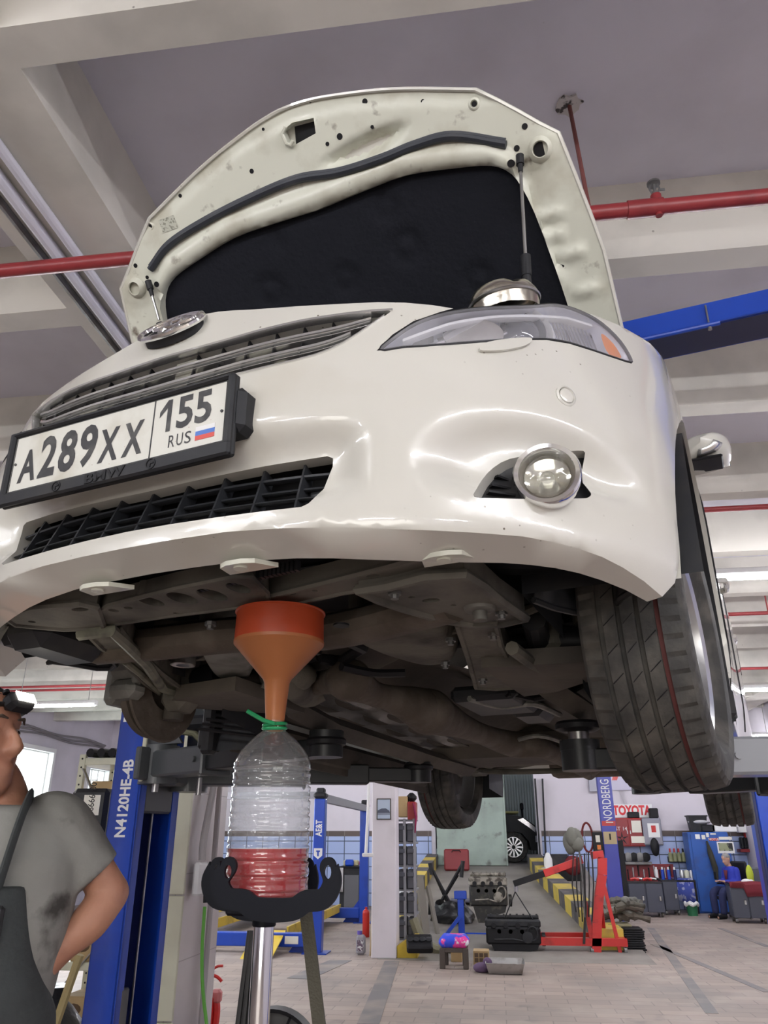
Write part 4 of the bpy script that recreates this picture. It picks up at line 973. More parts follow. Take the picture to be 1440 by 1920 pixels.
b = MB(); q = cz(343, 1246, .30); b.lathe([(.024, 0), (.034, -.012), (.034, .02)], T(q[0], q[1], .31), 20); b.lathe([(.018, -.013), (0, -.014)], T(q[0], q[1], .31), 16, False); b.build('pulley', K['steel'], car)
def pxtube(px, Zs): return [(*cz(x, y, z)[:2], z) for (x, y), z in zip(px, Zs)]
ex = MB(); path = catmull([np.array(p) for p in pxtube([(560, 1285), (620, 1278), (655, 1275), (700, 1300), (760, 1318), (830, 1345), (900, 1375), (960, 1395), (1010, 1400), (1060, 1425), (1105, 1450)], [.33, .30, .28, .27, .27, .27, .28, .28, .28, .27, .27])], 8)
rad_ = [.036+.022*math.exp(-((i-16)/5.)**2)+.034*math.exp(-((i-37)/6.)**2)+.02*math.exp(-((i-58)/8.)**2) for i in range(len(path))]
ex.tube(path, rad_, 14); ex.ball(tuple(path[16]), (.066, .066, .060), 18, 12); ex.ball(tuple(path[37]), (.085, .11, .075), 18, 12)
ex.tube(catmull([np.array(path[-1]), np.array([.28, 3.1, .30]), np.array([.1, 3.4, .34]), np.array([.2, 3.9, .36]), np.array([.3, 4.3, .32])], 6), .03, 12)
ex.build('exhaust_pipe', K['rust'], car)
b = MB(); b.lathe([(.0, -.34), (.09, -.33), (.105, -.30), (.105, .30), (.09, .33), (0, .34)], T(.05, 4.35, .40) @ RY(90) @ SC(.8, 1.2, 1), 24); b.build('muffler', K['rust'], car)
b = MB(); b.tube(catmull([np.array(p) for p in pxtube([(500, 1262), (545, 1280), (575, 1300), (600, 1290)], [.31, .29, .30, .32])], 5), .045, 12); b.ball((*cz(540, 1268, .31)[:2], .31), (.09, .07, .05), 16, 10); b.build('intermediate_shaft_housing', K['cast'], car)
# floor
b = MB(); rows = []
for y in np.linspace(1.25, 4.5, 30):
    row = []
    for x in np.linspace(-.80, .80, 33):
        z = .33+.09*math.exp(-(x/.13)**2)+(.012 if (int((y-1.25)*6) % 2 and .2 < abs(x) < .65) else 0)-.02*math.exp(-((abs(x)-.70)/.05)**2)
        if y > 3.35: z = .42
        row.append((x, y, z))
    rows.append(row)
b.grid(rows); b.build('floor_pan', K['under'], car)
for sg in (1, -1):
    b = MB(); b.tube([(sg*.36, 1.0, .36), (sg*.42, 1.25, .275), (sg*.46, 1.6, .26), (sg*.47, 2.6, .26), (sg*.48, 3.2, .27), (sg*.5, 3.5, .36)], .045, 4, sq=.9); b.build('floor_rail', K['under'], car, angle=20)
    b = MB(); b.box((sg*.80, 2.4, .24), (.10, 1.8, .12), b=.02); b.box((sg*.765, 2.4, .178), (.012, 1.8, .03)); b.build('rocker_sill', K['under'], car)
    # front lower arm, strut, drive shaft
    b = MB(); b.prism([(sg*.36, .86), (sg*.36, 1.25), (sg*.46, 1.22), (sg*.66, 1.03), (sg*.68, .95), (sg*.60, .90)], .245, .285); b.cyl((sg*.665, .98, .20), (sg*.665, .98, .29), .03)
    b.build('lower_control_arm', K['under'], car)
    b = MB(); b.cyl((sg*.18, 1.0, .36), (sg*.64, .97, .31), .018); b.cyl((sg*.50, .975, .325), (sg*.62, .97, .31), .048, .03); b.build('drive_shaft', K['black'], car)
    b = MB(); b.cyl((sg*.60, .98, .36), (sg*.56, 1.0, .85), .032); b.tube([(sg*.59+.055*math.cos(a), .985+.055*math.sin(a), .55+a*.008) for a in np.linspace(0, 30, 90)], .007, 6); b.lathe([(.075, 0), (.06, .01)], T(sg*.592, .985, .53), 20); b.build('front_strut', K['cast'], car)
    b = MB(); b.tube([(sg*.62, .80, .36), (sg*.55, .72, .34), (sg*.44, .78, .33), (sg*.2, .85, .34)], .012, 8); b.build('tie_rod', K['cast'], car)
    b = MB(); b.box((sg*.60, 3.7, .40), (.16, .25, .22), b=.04); b.tube([(sg*.25, 3.55, .38), (sg*.66, 3.62, .30)], .025, 8); b.tube([(sg*.25, 3.9, .38), (sg*.66, 3.82, .31)], .022, 8); b.tube([(sg*.48, 2.95, .30), (sg*.66, 3.6, .29)], .022, 8); b.cyl((sg*.6, 3.75, .3), (sg*.56, 3.78, .9), .03)
    b.build('rear_suspension_arm', K['frame'], car)
    b = MB()                                     # splash shields beside the front wheels
    pts = pxtube([(1000, 1125), (1040, 1140), (1075, 1148), (1120, 1150), (1150, 1143), (1165, 1120), (1185, 1108), (1205, 1106)], [.30]*8)
    pts2 = [(p[0], p[1]+.05, p[2]+.10) for p in pts]; b.strip([(p[0]*sg, p[1], p[2]) for p in pts], [(p[0]*sg, p[1], p[2]) for p in pts2]); b.strip([(p[0]*sg, p[1], p[2]) for p in pts2], [(p[0]*sg, p[1]+.02, p[2]+.2) for p in pts2])
    b.tube([(p[0]*sg, p[1], p[2]) for p in pts], .007, 6)
    b.build('splash_shield', K['gray_black'], car, solid=.004)
b = MB(); b.box((0, 3.72, .40), (.9, .34, .08), b=.03); b.tube([(-.62, 3.5, .30), (-.5, 3.45, .36), (.5, 3.45, .36), (.62, 3.5, .30)], .012, 8); b.build('rear_subframe', K['frame'], car)
b = MB(); b.box((-.08, 3.05, .36), (1.0, .52, .16), b=.06); b.build('fuel_tank', K['under'], car)
b = MB(); b.panel([(-.7, .09), (-.4, .05), (0, .045), (.4, .07), (.62, .17), (.80, .36), (.84, .5), (.55, .45), (.3, .24), (-.3, .24), (-.55, .45), (-.84, .5), (-.80, .36)], [], .05, lambda x, y: (x, y+.06, .345)); b.build('lower_air_guide', K['black'], car, solid=.004)
b = MB(); Pq = pxtube([(430, 1092), (560, 1068), (640, 1047)], [.30]*3)
for i in range(26):
    u = i/26; p = np.array(Pq[0])*(1-u)+np.array(Pq[2])*u; b.box((p[0]-.08, p[1], p[2]), (.006, .012, .02))
b.build('undertray_teeth', K['gray_black'], car)
b = MB(); q = pxtube([(650, 1200), (680, 1215), (640, 1240), (600, 1235)], [.33]*4); b.tube(q, .016, 8); q = pxtube([(240, 1225), (300, 1250), (365, 1240), (380, 1200)], [.34]*4); b.tube(q, .02, 8); q = pxtube([(950, 1300), (1000, 1310), (1060, 1300), (1100, 1280)], [.3]*4); b.tube(q, .012, 8)
b.build_each('coolant_hose', K['black'], car)

# bolts, brackets, wiring and shields under the engine
for (x, y, z) in ((395, 1170, .285), (470, 1150, .285), (560, 1140, .285), (740, 1112, .268), (940, 1150, .268), (905, 1275, .268), (925, 1190, .268), (300, 1280, .275), (250, 1225, .275), (700, 1190, .295), (845, 1200, .295), (835, 1245, .295)):
    q = cz(x, y, z); MB().lathe([(.013, .004), (.013, -.004), (.008, -.004), (.008, -.012), (0, -.012)], T(q[0], q[1], z), 8).build('bolt', K['dullsteel'], car)
b = MB(); b.panel(zp([(560, 1300), (640, 1295), (760, 1345), (880, 1400), (840, 1420), (700, 1380), (600, 1340)], .33), [], .03, lambda x, y: (x, y, .33+.012*math.sin(x*60)*math.sin(y*9))); b.build('heat_shield', K['dullsteel'], car, solid=.003)
b = MB(); b.tube(catmull([np.array(p) for p in pxtube([(960, 1215), (1010, 1250), (1060, 1262), (1100, 1250)], [.25, .26, .26, .27])], 5), .016, 8); b.build('stabilizer_link', K['cast'], car)
b = MB(); b.tube(catmull([np.array(p) for p in pxtube([(1000, 1160), (1010, 1200), (1030, 1240), (1020, 1280)], [.33, .32, .31, .31])], 5), .030, 10); b.ball((*cz(1018, 1215, .32)[:2], .32), (.05, .05, .05)); b.build('drive_shaft_boot', K['gray_black'], car)
b = MB(); q = cz(1030, 1195, .33); b.box((q[0], q[1], .34), (.07, .08, .10), b=.015); q = cz(1120, 1180, .34); b.box((q[0], q[1]+.1, .36), (.05, .06, .16), b=.01); b.build('knuckle_lug', K['cast'], car)
for k, (pts, r) in enumerate((([(880, 1310), (940, 1325), (1000, 1320), (1050, 1340)], .010), ([(960, 1390), (1010, 1380), (1060, 1395), (1090, 1420)], .009), ([(520, 1215), (560, 1225), (600, 1220)], .010), ([(640, 1250), (700, 1262), (760, 1262)], .012))):
    b = MB(); b.tube(catmull([np.array(p) for p in pxtube(pts, [.29]*len(pts))], 5), r, 6); b.build('brake_line', K['cast_lt'] if k < 2 else K['black'], car)
b = MB(); q = cz(930, 1330, .28); b.box((q[0], q[1], .31), (.22, .30, .05), b=.015); q = cz(1000, 1350, .28); b.box((q[0], q[1], .31), (.12, .2, .06), b=.02); b.build('floor_shield', K['gray_black'], car)
b = MB(); b.tube(catmull([np.array(p) for p in ((-.6, 3.6, .33), (-.35, 3.4, .27), (.35, 3.4, .27), (.6, 3.6, .33))], 5), .014, 8); b.build('rear_stabilizer', K['cast'], car)
# ================================================================ FOREGROUND: BOTTLE, FUNNEL, JACK
def Zat(px, py, Y): return float(wy(px, py, Y)[2])
AX = wy(500, 1640, 1.5); ax, ay = float(AX[0]), 1.5
zb0 = Zat(497, 1690, 1.5); zcap = Zat(510, 1352, 1.5)
petm = thin_clear('clear_bottle_plastic', (.93, .95, .95), .06, 1.6, .055, (.85, .85, .85), (140, .60, .70, .20))
fluid = mat('red_transmission_fluid', (.36, .004, .008), .06, coat=.6, sss=.15, emit=None)
bt = thing('bottle', 'big ribbed clear plastic bottle with red fluid standing in the jack saddle', 'bottle', (ax, ay, zb0))
Hb = zcap-zb0; R0 = .0765
def brad(z):
    u = z/Hb
    if u < .045: r = R0*(.80+.20*math.sqrt(max(u/.045, 0)))
    elif u < .74:
        r = R0*(1.0-.035*max(0, u-.05)/.7); ph = ((u-.045)/.695*8.5) % 1.0
        r -= .0042*math.exp(-((ph-.06)/.09)**2)+.0014*math.exp(-((ph-.55)/.2)**2)
    elif u < .955:
        v = (u-.74)/.215; r = R0*.965*(1-v*v*.55-.24*v)
        r = max(r, .0195)
    else: r = .0180+(.0012 if int((u-.955)*200) % 3 == 0 else 0)
    return r
b = MB(); b.lathe([(0, .004)]+[(brad(z), z) for z in np.linspace(0, Hb*.955, 110)]+[(.0195, Hb*.957), (.018, Hb*.965), (.0195, Hb*.975), (.018, Hb*.985), (.0185, Hb)], None, 56, False)
b.build('bottle_shell', petm, bt, angle=180)
zl = Zat(500, 1592, 1.42)-zb0
b = MB(); b.lathe([(0, .006)]+[(brad(z)-.0022, z) for z in np.linspace(.004, zl, 40)]+[(0, zl)], None, 48, False); b.build('fluid', fluid, bt, angle=50)
gt = mat('green_tie', (.01, .20, .07), .35)
b = MB(); zt_ = Hb*.955
for k, dz in enumerate((0, .007)): b.tube([(.0215*math.cos(a), .0215*math.sin(a), zt_+dz+.002*math.sin(a+k)) for a in np.linspace(0, 2*PI, 24, endpoint=False)], .0035, 8, True)
b.tube([(.006, -.022, zt_+.006), (-.015, -.026, zt_+.012), (-.048, -.03, zt_+.030)], .0042, 8); b.build('green_tie', gt, bt)
def translucent(name, col, k=.5, rough=.35):
    m = mat(name, col, rough); nt = m.node_tree; N = nt.nodes; L = nt.links
    t = N.new('ShaderNodeBsdfTranslucent'); t.inputs[0].default_value = (*[min(c*1.5, 1) for c in col], 1); x = N.new('ShaderNodeMixShader'); x.inputs[0].default_value = k
    L.new(N['Principled BSDF'].outputs[0], x.inputs[1]); L.new(t.outputs[0], x.inputs[2]); L.new(x.outputs[0], N['Material Output'].inputs[0]); return m
zf0, zf1 = Zat(511, 1346, 1.5), Zat(527, 1150, 1.5)
fn = thing('funnel', 'orange plastic funnel with its spout in the neck of the bottle', 'funnel', (ax, ay, zf0))
Hf = zf1-zf0; rr = .0905; zr, zc_ = Zat(522, 1206, 1.5)-zf0, Zat(516, 1277, 1.5)-zf0
b = MB(); b.lathe([(rr*1.0, zr), (rr*.985, Hf-.004), (rr*1.02, Hf-.002), (rr*1.02, Hf), (rr*.97, Hf), (rr*.965, zr)], None, 48, False); b.build('funnel_rim', translucent('orange_red_plastic', (.52, .085, .03), .35), fn)
b = MB(); b.lathe([(rr*1.01, zr+.002), (rr*1.005, zr-.004), (.029, zc_+.004), (.025, zc_-.004), (.0165, -.025), (.0145, -.025), (.022, zc_), (rr*.95, zr)], None, 48, False); b.build('funnel_cone', translucent('amber_plastic', (.50, .20, .075), .4), fn)
# the thin stream that falls from the car
q = MB(); q.cyl((0, 0, 0), (0, 0, .14), .002, n=8); q.build('oil_stream', fluid, loc=(ax+.004, ay, zf1-.05), label='thin thread of fluid dripping from the car into the funnel', cat='fluid')
# transmission jack
jk = thing('transmission_jack', 'tall transmission jack with black U saddle and chrome ram holding the bottle', 'jack', (ax, ay, 0))
sb = mat('black_saddle_enamel', (.006, .007, .011), .5, spec=.12)
def uplate(cx, cy, hw, hz, z0, wd, t, rzv=0):
    """U shaped strap plate standing across the view"""
    out = []; inn = []
    for u in np.linspace(0, 1, 15):
        a = PI*.5*u; out.append((hw-(hw*.46)*(1-math.cos(a))*1.0+0*u, 0)) if False else None
    P = [(-hw+.012, hz), (-hw, hz*.62), (-hw*.86, hz*.26), (-hw*.56, .012), (-hw*.3, 0), (hw*.3, 0), (hw*.56, .012), (hw*.86, hz*.26), (hw, hz*.62), (hw-.006, hz)]
    C_ = catmull([np.array(p) for p in P], 8); Lf_, Rt = [], []
    for i, p in enumerate(C_):
        d = C_[min(i+1, len(C_)-1)]-C_[max(i-1, 0)]; d = d/np.linalg.norm(d); n_ = np.array([-d[1], d[0]])
        mid = 1-abs(p[0])/hw; w = wd*(1+.18*max(mid, 0)**.7); Lf_.append(p+n_*w*.45); Rt.append(p-n_*w*.55)
    cap1 = [C_[-1]+wd*.5*np.array([math.sin(a)*.9, math.cos(a)]) for a in np.linspace(PI/2, -PI/2, 9)]
    cap0 = [C_[0]+wd*.5*np.array([math.sin(a)*.9, math.cos(a)]) for a in np.linspace(PI/2, -PI/2, 9)]
    poly = [tuple(p) for p in Rt]+[tuple(p) for p in cap1]+[tuple(p) for p in Lf_[::-1]]+[tuple(p) for p in cap0]
    hs = []
    for (hx, hy) in ((C_[0][0], hz-.008), (C_[-1][0], hz-.008)): hs.append([(hx+wd*.20*math.cos(a), hy+wd*.34*math.sin(a)) for a in np.linspace(0, 2*PI, 16, endpoint=False)])
    b = MB()
    M = T(cx, cy, z0) @ RZ(rzv)
    for yy in (-t/2, t/2): b.panel(poly, hs, .03, lambda x, z: M @ Vector((x, yy, z)))
    for r in [poly]+hs: b.strip([M @ Vector((q[0], -t/2, q[1])) for q in r+[r[0]]], [M @ Vector((q[0], t/2, q[1])) for q in r+[r[0]]])
    return b
zs = Zat(500, 1706, 1.44)
for (p0, p1, Y, wd) in (((417, 1624), (622, 1631), 1.405, .031), ((399, 1619), (580, 1623), 1.60, .034)):
    xa, xb = wy(*p0, Y)[0], wy(*p1, Y)[0]; z1 = Zat(520, 1625, Y); zlo = Zat(500, 1702, Y)
    uplate((xa+xb)/2-ax, Y-ay, (xb-xa)/2, z1-zlo, zlo, wd, .010, 0).build('saddle_fork', sb, jk)
b = MB(); b.box((.0, .01, zb0-.010), (.10, .165, .016), b=.004); b.build('saddle_plate', sb, jk)
b = MB(); zq = Zat(497, 1737, 1.5); b.lathe([(.0195, zq), (.021, zq+.002), (.021, zb0-.02), (.0195, zb0-.018)], None, 24); b.build('saddle_socket', sb, jk)
MB().lathe([(.0182, .95), (.0182, zq+.004)], None, 32).build('chrome_ram', mat('hard_chrome', (.72, .73, .76), .09, 1.0), jk)
b = MB(); b.lathe([(.055, .12), (.055, .94), (.045, .96), (.03, .965)], None, 32); b.build('cylinder', K['red'], jk)
rb = mat('ribbed_black_rubber', (.02, .02, .02), .5)
b = MB()
p0, p1 = wy(474, 1745, 1.62), wy(432, 2300, 1.62)
for k in range(7): b.tube([(p0[0]-ax-.006+.003*k, p0[1]-ay+.004*(k % 2), p0[2]), (p1[0]-ax-.032+.0105*k, p1[1]-ay+.006*(k % 2), p1[2])], .0052, 8)
b.build('hose_bundle', rb, jk)
b = MB(); p0, p1 = wy(570, 1722, 1.66), wy(655, 2400, 1.66); b.beam((p0[0]-ax, p0[1]-ay, p0[2]+.03), (p1[0]-ax, p1[1]-ay, p1[2]), .024, .008, (0, 1, 0)); b.build('strap', mat('olive_webbing', (.065, .060, .042), .8, bump=(200, .4)), jk)
for a in (45, 135, 225, 315):
    lg = MB().beam((0, 0, .13), (.36*math.cos(R(a)), .36*math.sin(R(a)), .11), .06, .05).build('leg', K['red'], jk)
    c = (.36*math.cos(R(a)), .36*math.sin(R(a)))
    w = MB(); w.cyl((c[0]-.018, c[1], .045), (c[0]+.018, c[1], .045), .045); w.cyl((c[0], c[1], .06), (c[0], c[1], .10), .012); w.build('caster', K['black'], lg)
# ================================================================ THE LIFT
CYAW = math.degrees(math.atan2(-CR[0, 1], CR[1, 1]))
YM = RZ(CYAW)
def line_hit(P0, d, px, py):
    r = ray(px, py); A = np.array([[d[0], -r[0]], [d[1], -r[1]]]); t = np.linalg.solve(A, CAMP[:2]-P0[:2]); return float(t[0])
dx_ = np.array([math.cos(R(CYAW)), math.sin(R(CYAW))]); dy_ = np.array([-math.sin(R(CYAW)), math.cos(R(CYAW))])
P0 = wy(186, 1650, 3.35)
wfr = line_hit(P0, dx_, 243, 1650); dep = line_hit(P0+np.array([*(dx_*(wfr+.0)), 0]), dy_, 320, 1650)
wfr = min(max(wfr, .14), .26); dep = min(max(dep, .2), .42)
LP = thing('lift_post', 'tall blue lift post with white model lettering, dark channel and grey arms', 'car lift', (P0[0], P0[1], 0), CYAW)
PH = 3.72
def post_shell(w, d, h, t=.012):
    b = MB(); b.box((w/2, t/2, h/2), (w, t, h), b=.004); b.box((w/2, d-t/2, h/2), (w, t, h), b=.004); b.box((t/2, d/2, h/2), (t, d, h), b=.004)
    b.box((w-.006, .02, h/2), (.012, .04, h)); b.box((w-.006, d-.02, h/2), (.012, .04, h)); return b
post_shell(wfr, dep, PH).build('post_column', K['blue'], LP)
b = MB(); b.box((wfr/2, dep/2, .01), (.45, .5, .02)); b.build('base_plate', K['blue'], LP)
b = MB(); b.box((.03, dep/2, PH/2), (.02, dep-.05, PH-.1)); b.build('channel_back', K['darkblue'], LP)
b = MB(); b.cyl((wfr*.80, dep*.22, .9), (wfr*.80, dep*.22, 2.6), .011, n=12); b.build('lifting_screw', K['steel'], LP)
b = MB(); b.cyl((wfr*.75, dep*.55, .1), (wfr*.75, dep*.55, 3.0), .005, n=8); b.build('lift_cable', K['steel'], LP)
b = MB(); b.box((wfr*.85, dep*.20, .5), (.05, .05, 1.0), b=.006); b.build('screw_guard', K['gray_lift'], LP)
txt = K['white']
b = MB(); zt0 = Zat(226, 1570, 3.4); zt1 = Zat(245, 1427, 3.4)
tm = T(wfr*.50, -.0012, (zt0+zt1)/2) @ RX(90) @ RZ(90)
t2 = MB(); t2.text('N4120HE-4B', Matrix(), 1, 0, .03); v = np.array(t2.v); lo, hi = v.min(0), v.max(0); kx = (zt1-zt0)/(hi[0]-lo[0]); ky = .060/(hi[1]-lo[1])
b.add([((q[0]-(lo[0]+hi[0])/2)*kx, (q[1]-(lo[1]+hi[1])/2)*ky, 0) for q in t2.v], t2.f, tm)
b.text('N', T(wfr*.5, -.0012, Zat(255, 1378, 3.4)+.1) @ RX(90) @ RZ(90), .14, 0, .006); b.build('post_lettering', txt, LP, angle=0, fixn=False)
# carriage and arms, in the post's own frame
def L_of(p):      # world -> post frame
    v = np.asarray(p)[:2]-P0[:2]; return np.array([v @ dx_, v @ dy_, p[2]])
pad1 = L_of(c2w((-.41, 1.49, .205))); pad2 = L_of(c2w((-.50, 2.55, .23)))
za = Zat(350, 1430, 3.2)
def arm(parent, base, pad, z, gray, nm, w0=.13, h0=.105, split=.40, wide=.02):
    base = Vector((base[0], base[1], z)); tip = Vector((pad[0], pad[1], z)); d = (tip-base); L = d.length; d.normalize()
    b = MB(); b.beam(base, base+d*L*split, w0, h0, b=.008); b.beam(base+d*(L*split-.015), base+d*L*split, w0+wide, h0+wide, b=.006)
    b.cyl(base+Vector((0, 0, -h0*.75)), base+Vector((0, 0, h0*.75)), w0*.62, n=20)
    sd = d.cross(Vector((0, 0, 1)))
    b.cyl(base+d*(L*split-.06)+sd*(w0/2-.002), base+d*(L*split-.06)+sd*(w0/2+.012), .011, n=10); b.cyl(base+d*(L*split-.06)-sd*(w0/2-.002), base+d*(L*split-.06)-sd*(w0/2+.012), .011, n=10)
    a = b.build(nm, gray, parent)
    b = MB(); b.beam(base+d*L*(split-.08), base+d*L*(split+(1-split)*.55), w0*.82, h0*.80, b=.005); b.beam(base+d*L*(split+(1-split)*.45), tip-d*.02, w0*.62, h0*.58, b=.005)
    b.cyl(tip+Vector((0, 0, -h0*.3)), tip+Vector((0, 0, h0*.3)), w0*.45, n=18); b.build('arm_extension', K['lift_black'], a)
    zt = pad[2]
    b = MB(); b.cyl((tip.x, tip.y, z+h0*.25), (tip.x, tip.y, z+h0*.25+.03), .060, n=24); b.build('pad_base', K['lift_black'], a)
    b = MB(); b.cyl((tip.x, tip.y, z), (tip.x, tip.y, zt-.035), .032, n=24); b.build('pad_stem', K['steel'], a)
    b = MB(); b.lathe([(.05, 0), (.068, .008), (.070, .022), (.064, .030), (0, .030)], T(tip.x, tip.y, zt-.034), 28); b.build('rubber_pad', K['black'], a)
    return a
cbx, cby = wfr+.05, dep*.5
b = MB(); b.box((wfr-.06, dep*.5, za+.12), (.12, dep*.72, .62), b=.01); b.box((cbx, dep*.5, za+.0), (.12, dep*.95, .16), b=.012); b.box((cbx+.02, -.03, za-.0), (.03, .18, .13), b=.006)
b.build('carriage', K['gray_lift'], LP)
b = MB(); b.prism([(cbx-.04, za+.08), (cbx+.17, za+.08), (cbx-.04, za+.36)], -.01, .004, Matrix(((1, 0, 0, 0), (0, 0, 1, -.02), (0, 1, 0, 0), (0, 0, 0, 1)))); b.prism([(cbx-.04, za+.08), (cbx+.17, za+.08), (cbx-.04, za+.36)], -.01, .004, Matrix(((1, 0, 0, 0), (0, 0, 1, dep+.02), (0, 1, 0, 0), (0, 0, 0, 1)))); b.build_each('carriage_gusset', K['gray_lift'], LP)
b = MB(); b.box((cbx+.0, -.06, za+.10), (.02, .014, .34), b=.004); b.build('lock_plate', K['cream'], LP)  # cream colour stands in for the lit edge of this plate
b = MB(); b.cyl((cbx+.03, -.0, za-.11), (cbx+.03, -.0, za-.05), .014, n=14); b.cyl((cbx+.18, .1, za-.12), (cbx+.18, .1, za-.05), .012, n=14); b.build_each('pivot_pin', K['steel'], LP)
arm(LP, (cbx+.02, .02), pad1, za, K['gray_lift'], 'front_arm')
arm(LP, (cbx+.02, dep-.02), pad2, za-.02, K['gray_lift'], 'rear_arm', split=.5)
# folded hose and bracket lumps on the carriage
b = MB(); pk = L_of(wy(375, 1356, 3.3)); b.box((pk[0], pk[1], pk[2]), (.20, .12, .055), b=.015); b.build('arm_stop_box', K['gray_black'], LP)
b = MB(); q = [L_of(wy(x, y, 3.2)) for x, y in ((340, 1372), (365, 1376), (385, 1395), (420, 1402), (450, 1392))]; b.tube([tuple(k) for k in q], [.02, .022, .026, .024, .012], 10, sq=.6); b.build('release_cable_cover', mat('olive_cover', (.16, .16, .10), .6), LP)
# overhead crossbar with its padded limit bar
pr = LP.location.copy(); pR = np.array([CT[0], CT[1]])+dx_*1.62+dy_*2.02
a_, c_ = np.array([P0[0]+.05, P0[1]+.1]), pR+dx_*.1
def onplane(px, py):
    r = ray(px, py); d = c_-a_; nrm = np.array([-d[1], d[0]]); t = nrm @ (a_-CAMP[:2])/(nrm @ r[:2]); return CAMP+r*t
q1, q2 = onplane(1200, 640), onplane(1436, 590); zbar = float((q1[2]+q2[2])/2)
cb = thing('lift_crossbar', 'blue overhead crossbar of the lift passing behind the raised hood', 'crossbar', (float(a_[0]), float(a_[1]), zbar), math.degrees(math.atan2(*(c_-a_)[::-1])))
Lc = float(np.linalg.norm(c_-a_)); b = MB(); b.box((Lc/2, 0, 0), (Lc+.1, .20, .10), b=.004); b.build('beam', K['blue'], cb)
b = MB(); b.box((Lc/2, 0, -.052), (Lc, .17, .004)); b.build('beam_underside_shade', K['darkblue'], cb)  # navy sheet puts the shade under the blue beam into colour
lx = lambda px, py: float(np.linalg.norm(onplane(px, py)[:2]-a_))
x0, x1 = .5, lx(1352, 640); MB().cyl((x0, -.11, -.065), (x1, -.11, -.065), .011, n=10).build('limit_bar', K['blue'], cb)
xb = lx(1205, 660); MB().cyl((xb-.8, -.11, -.065), (xb, -.11, -.065), .021, n=14).build('limit_pad', K['black'], cb)
b = MB(); b.cyl((x1-.04, -.11, -.085), (x1-.04, -.11, .03), .004, n=8); b.cyl((x1-.04, -.11, -.088), (x1-.04, -.11, -.076), .008, n=8); b.build('limit_bolt', K['steel'], cb)
# right-hand post, out of the frame, with the arm that reaches in
RP = thing('lift_post', 'second lift post beyond the car with a grey arm reaching behind the front tyre', 'car lift', (float(pR[0]), float(pR[1]), 0), CYAW+180)
post_shell(wfr, dep, PH).build('post_column', K['blue'], RP)
MB().box((wfr/2, dep/2, .01), (.45, .5, .02)).build('base_plate', K['blue'], RP)
def LR(p):
    v = np.asarray(p)[:2]-pR; return np.array([-(v @ dx_), -(v @ dy_), p[2]])
zr_ = Zat(1400, 1415, 2.4)
pad3 = LR(c2w((.45, 1.53, .215))); pad4 = LR(c2w((.50, 2.6, .24)))
b = MB(); b.box((wfr-.06, dep*.5, zr_+.1), (.12, dep*.72, .6), b=.01); b.box((wfr+.05, dep*.5, zr_), (.12, dep*.95, .15), b=.01); b.build('carriage', K['gray_lift'], RP)
arm(RP, (wfr+.05, dep-.02), pad3, zr_, mat('lit_grey_lift_enamel', (.26, .27, .29), .35, coat=.3), 'front_arm', split=.62)  # front arm in a lit, lighter copy of the lift's grey
arm(RP, (wfr+.05, .02), pad4, zr_-.02, K['lift_black'], 'rear_arm', split=.5)
# control box on the left post
q = wy(183, 1480, 3.5); cb_ = thing('control_box', 'dark grey lift control box with red and yellow switch beside the blue post', 'control box', (float(q[0])-.035, 3.55, Zat(183, 1585, 3.5)), 6)
hb = Zat(187, 1478, 3.5)-Zat(183, 1585, 3.5)
MB().box((0, 0, hb/2), (.17, .12, hb), b=.018).build('housing', K['gray_black'], cb_)
stx = -.005
b = MB(); b.box((stx+.02, -.062, hb*.70), (.075, .003, hb*.36)); s_ = b.build('sticker', K['paper'], cb_)
b = MB(); b.text('2601866661001', T(stx+.02, -.0645, hb*.70) @ RX(90) @ RZ(90), .040, 0, .0003, sx=.88); b.build('sticker_number', K['black'], s_, angle=0, fixn=False)
b = MB(); b.box((stx+.01, -.064, hb*.12), (.075, .012, .085), b=.004); sw = b.build('switch_plate', K['yellow'], cb_)
b = MB(); b.cyl((stx+.005, -.070, hb*.12), (stx+.005, -.085, hb*.12), .030, n=24); b.box((stx+.005, -.09, hb*.12), (.016, .02, .05), b=.004); b.build('switch_knob', K['red'], sw)
b = MB(); zz = hb*.12+.075; b.prism([(stx+.03-.032, zz-.025), (stx+.03+.032, zz-.025), (stx+.03, zz+.032)], .0605, .063, Matrix(((1, 0, 0, 0), (0, 0, -1, 0), (0, 1, 0, 0), (0, 0, 0, 1)))); wn = b.build('warning_sign', K['yellow'], cb_)
b = MB(); b.tube([(stx+.036, -.0642, zz+.018), (stx+.026, -.0642, zz+.0), (stx+.035, -.0642, zz-.001), (stx+.027, -.0642, zz-.018)], .0022, 5); b.build('warning_bolt', K['black'], wn)
# air line, pipes and red bits by the tiled column
colx = float(cr[0])
gh = MB(); P_ = [wy(x, y, 4.7) for x, y in ((384, 1700), (379, 1780), (380, 1850), (388, 1925), (398, 2010))]
gh.tube([tuple(np.array(p)-P_[0]+np.array([0, 0, 0])) for p in catmull(P_, 6)], .010, 8); go = gh.build('air_hose', mat('green_hose', (.12, .42, .05), .4), loc=tuple(P_[0]), label='bright green air hose hanging down along the tiled column', cat='hose')
b = MB(); a0 = wy(386, 1640, 4.7)-P_[0]; b.cyl(tuple(a0), (0, 0, .02), .012, n=10); b.build('hose_cuff', K['black'], go)
gp_ = mat('grey_conduit', (.42, .40, .40), .6)
pp = thing('wall_pipe', 'two pale grey conduits with a junction box running down the tiled column', 'pipe', (colx+.02, CY+.25, 0))
b = MB(); b.tube([(.02, .12, .0), (.02, .12, 2.35)], .018, 8); b.build('pipe_run', gp_, pp)
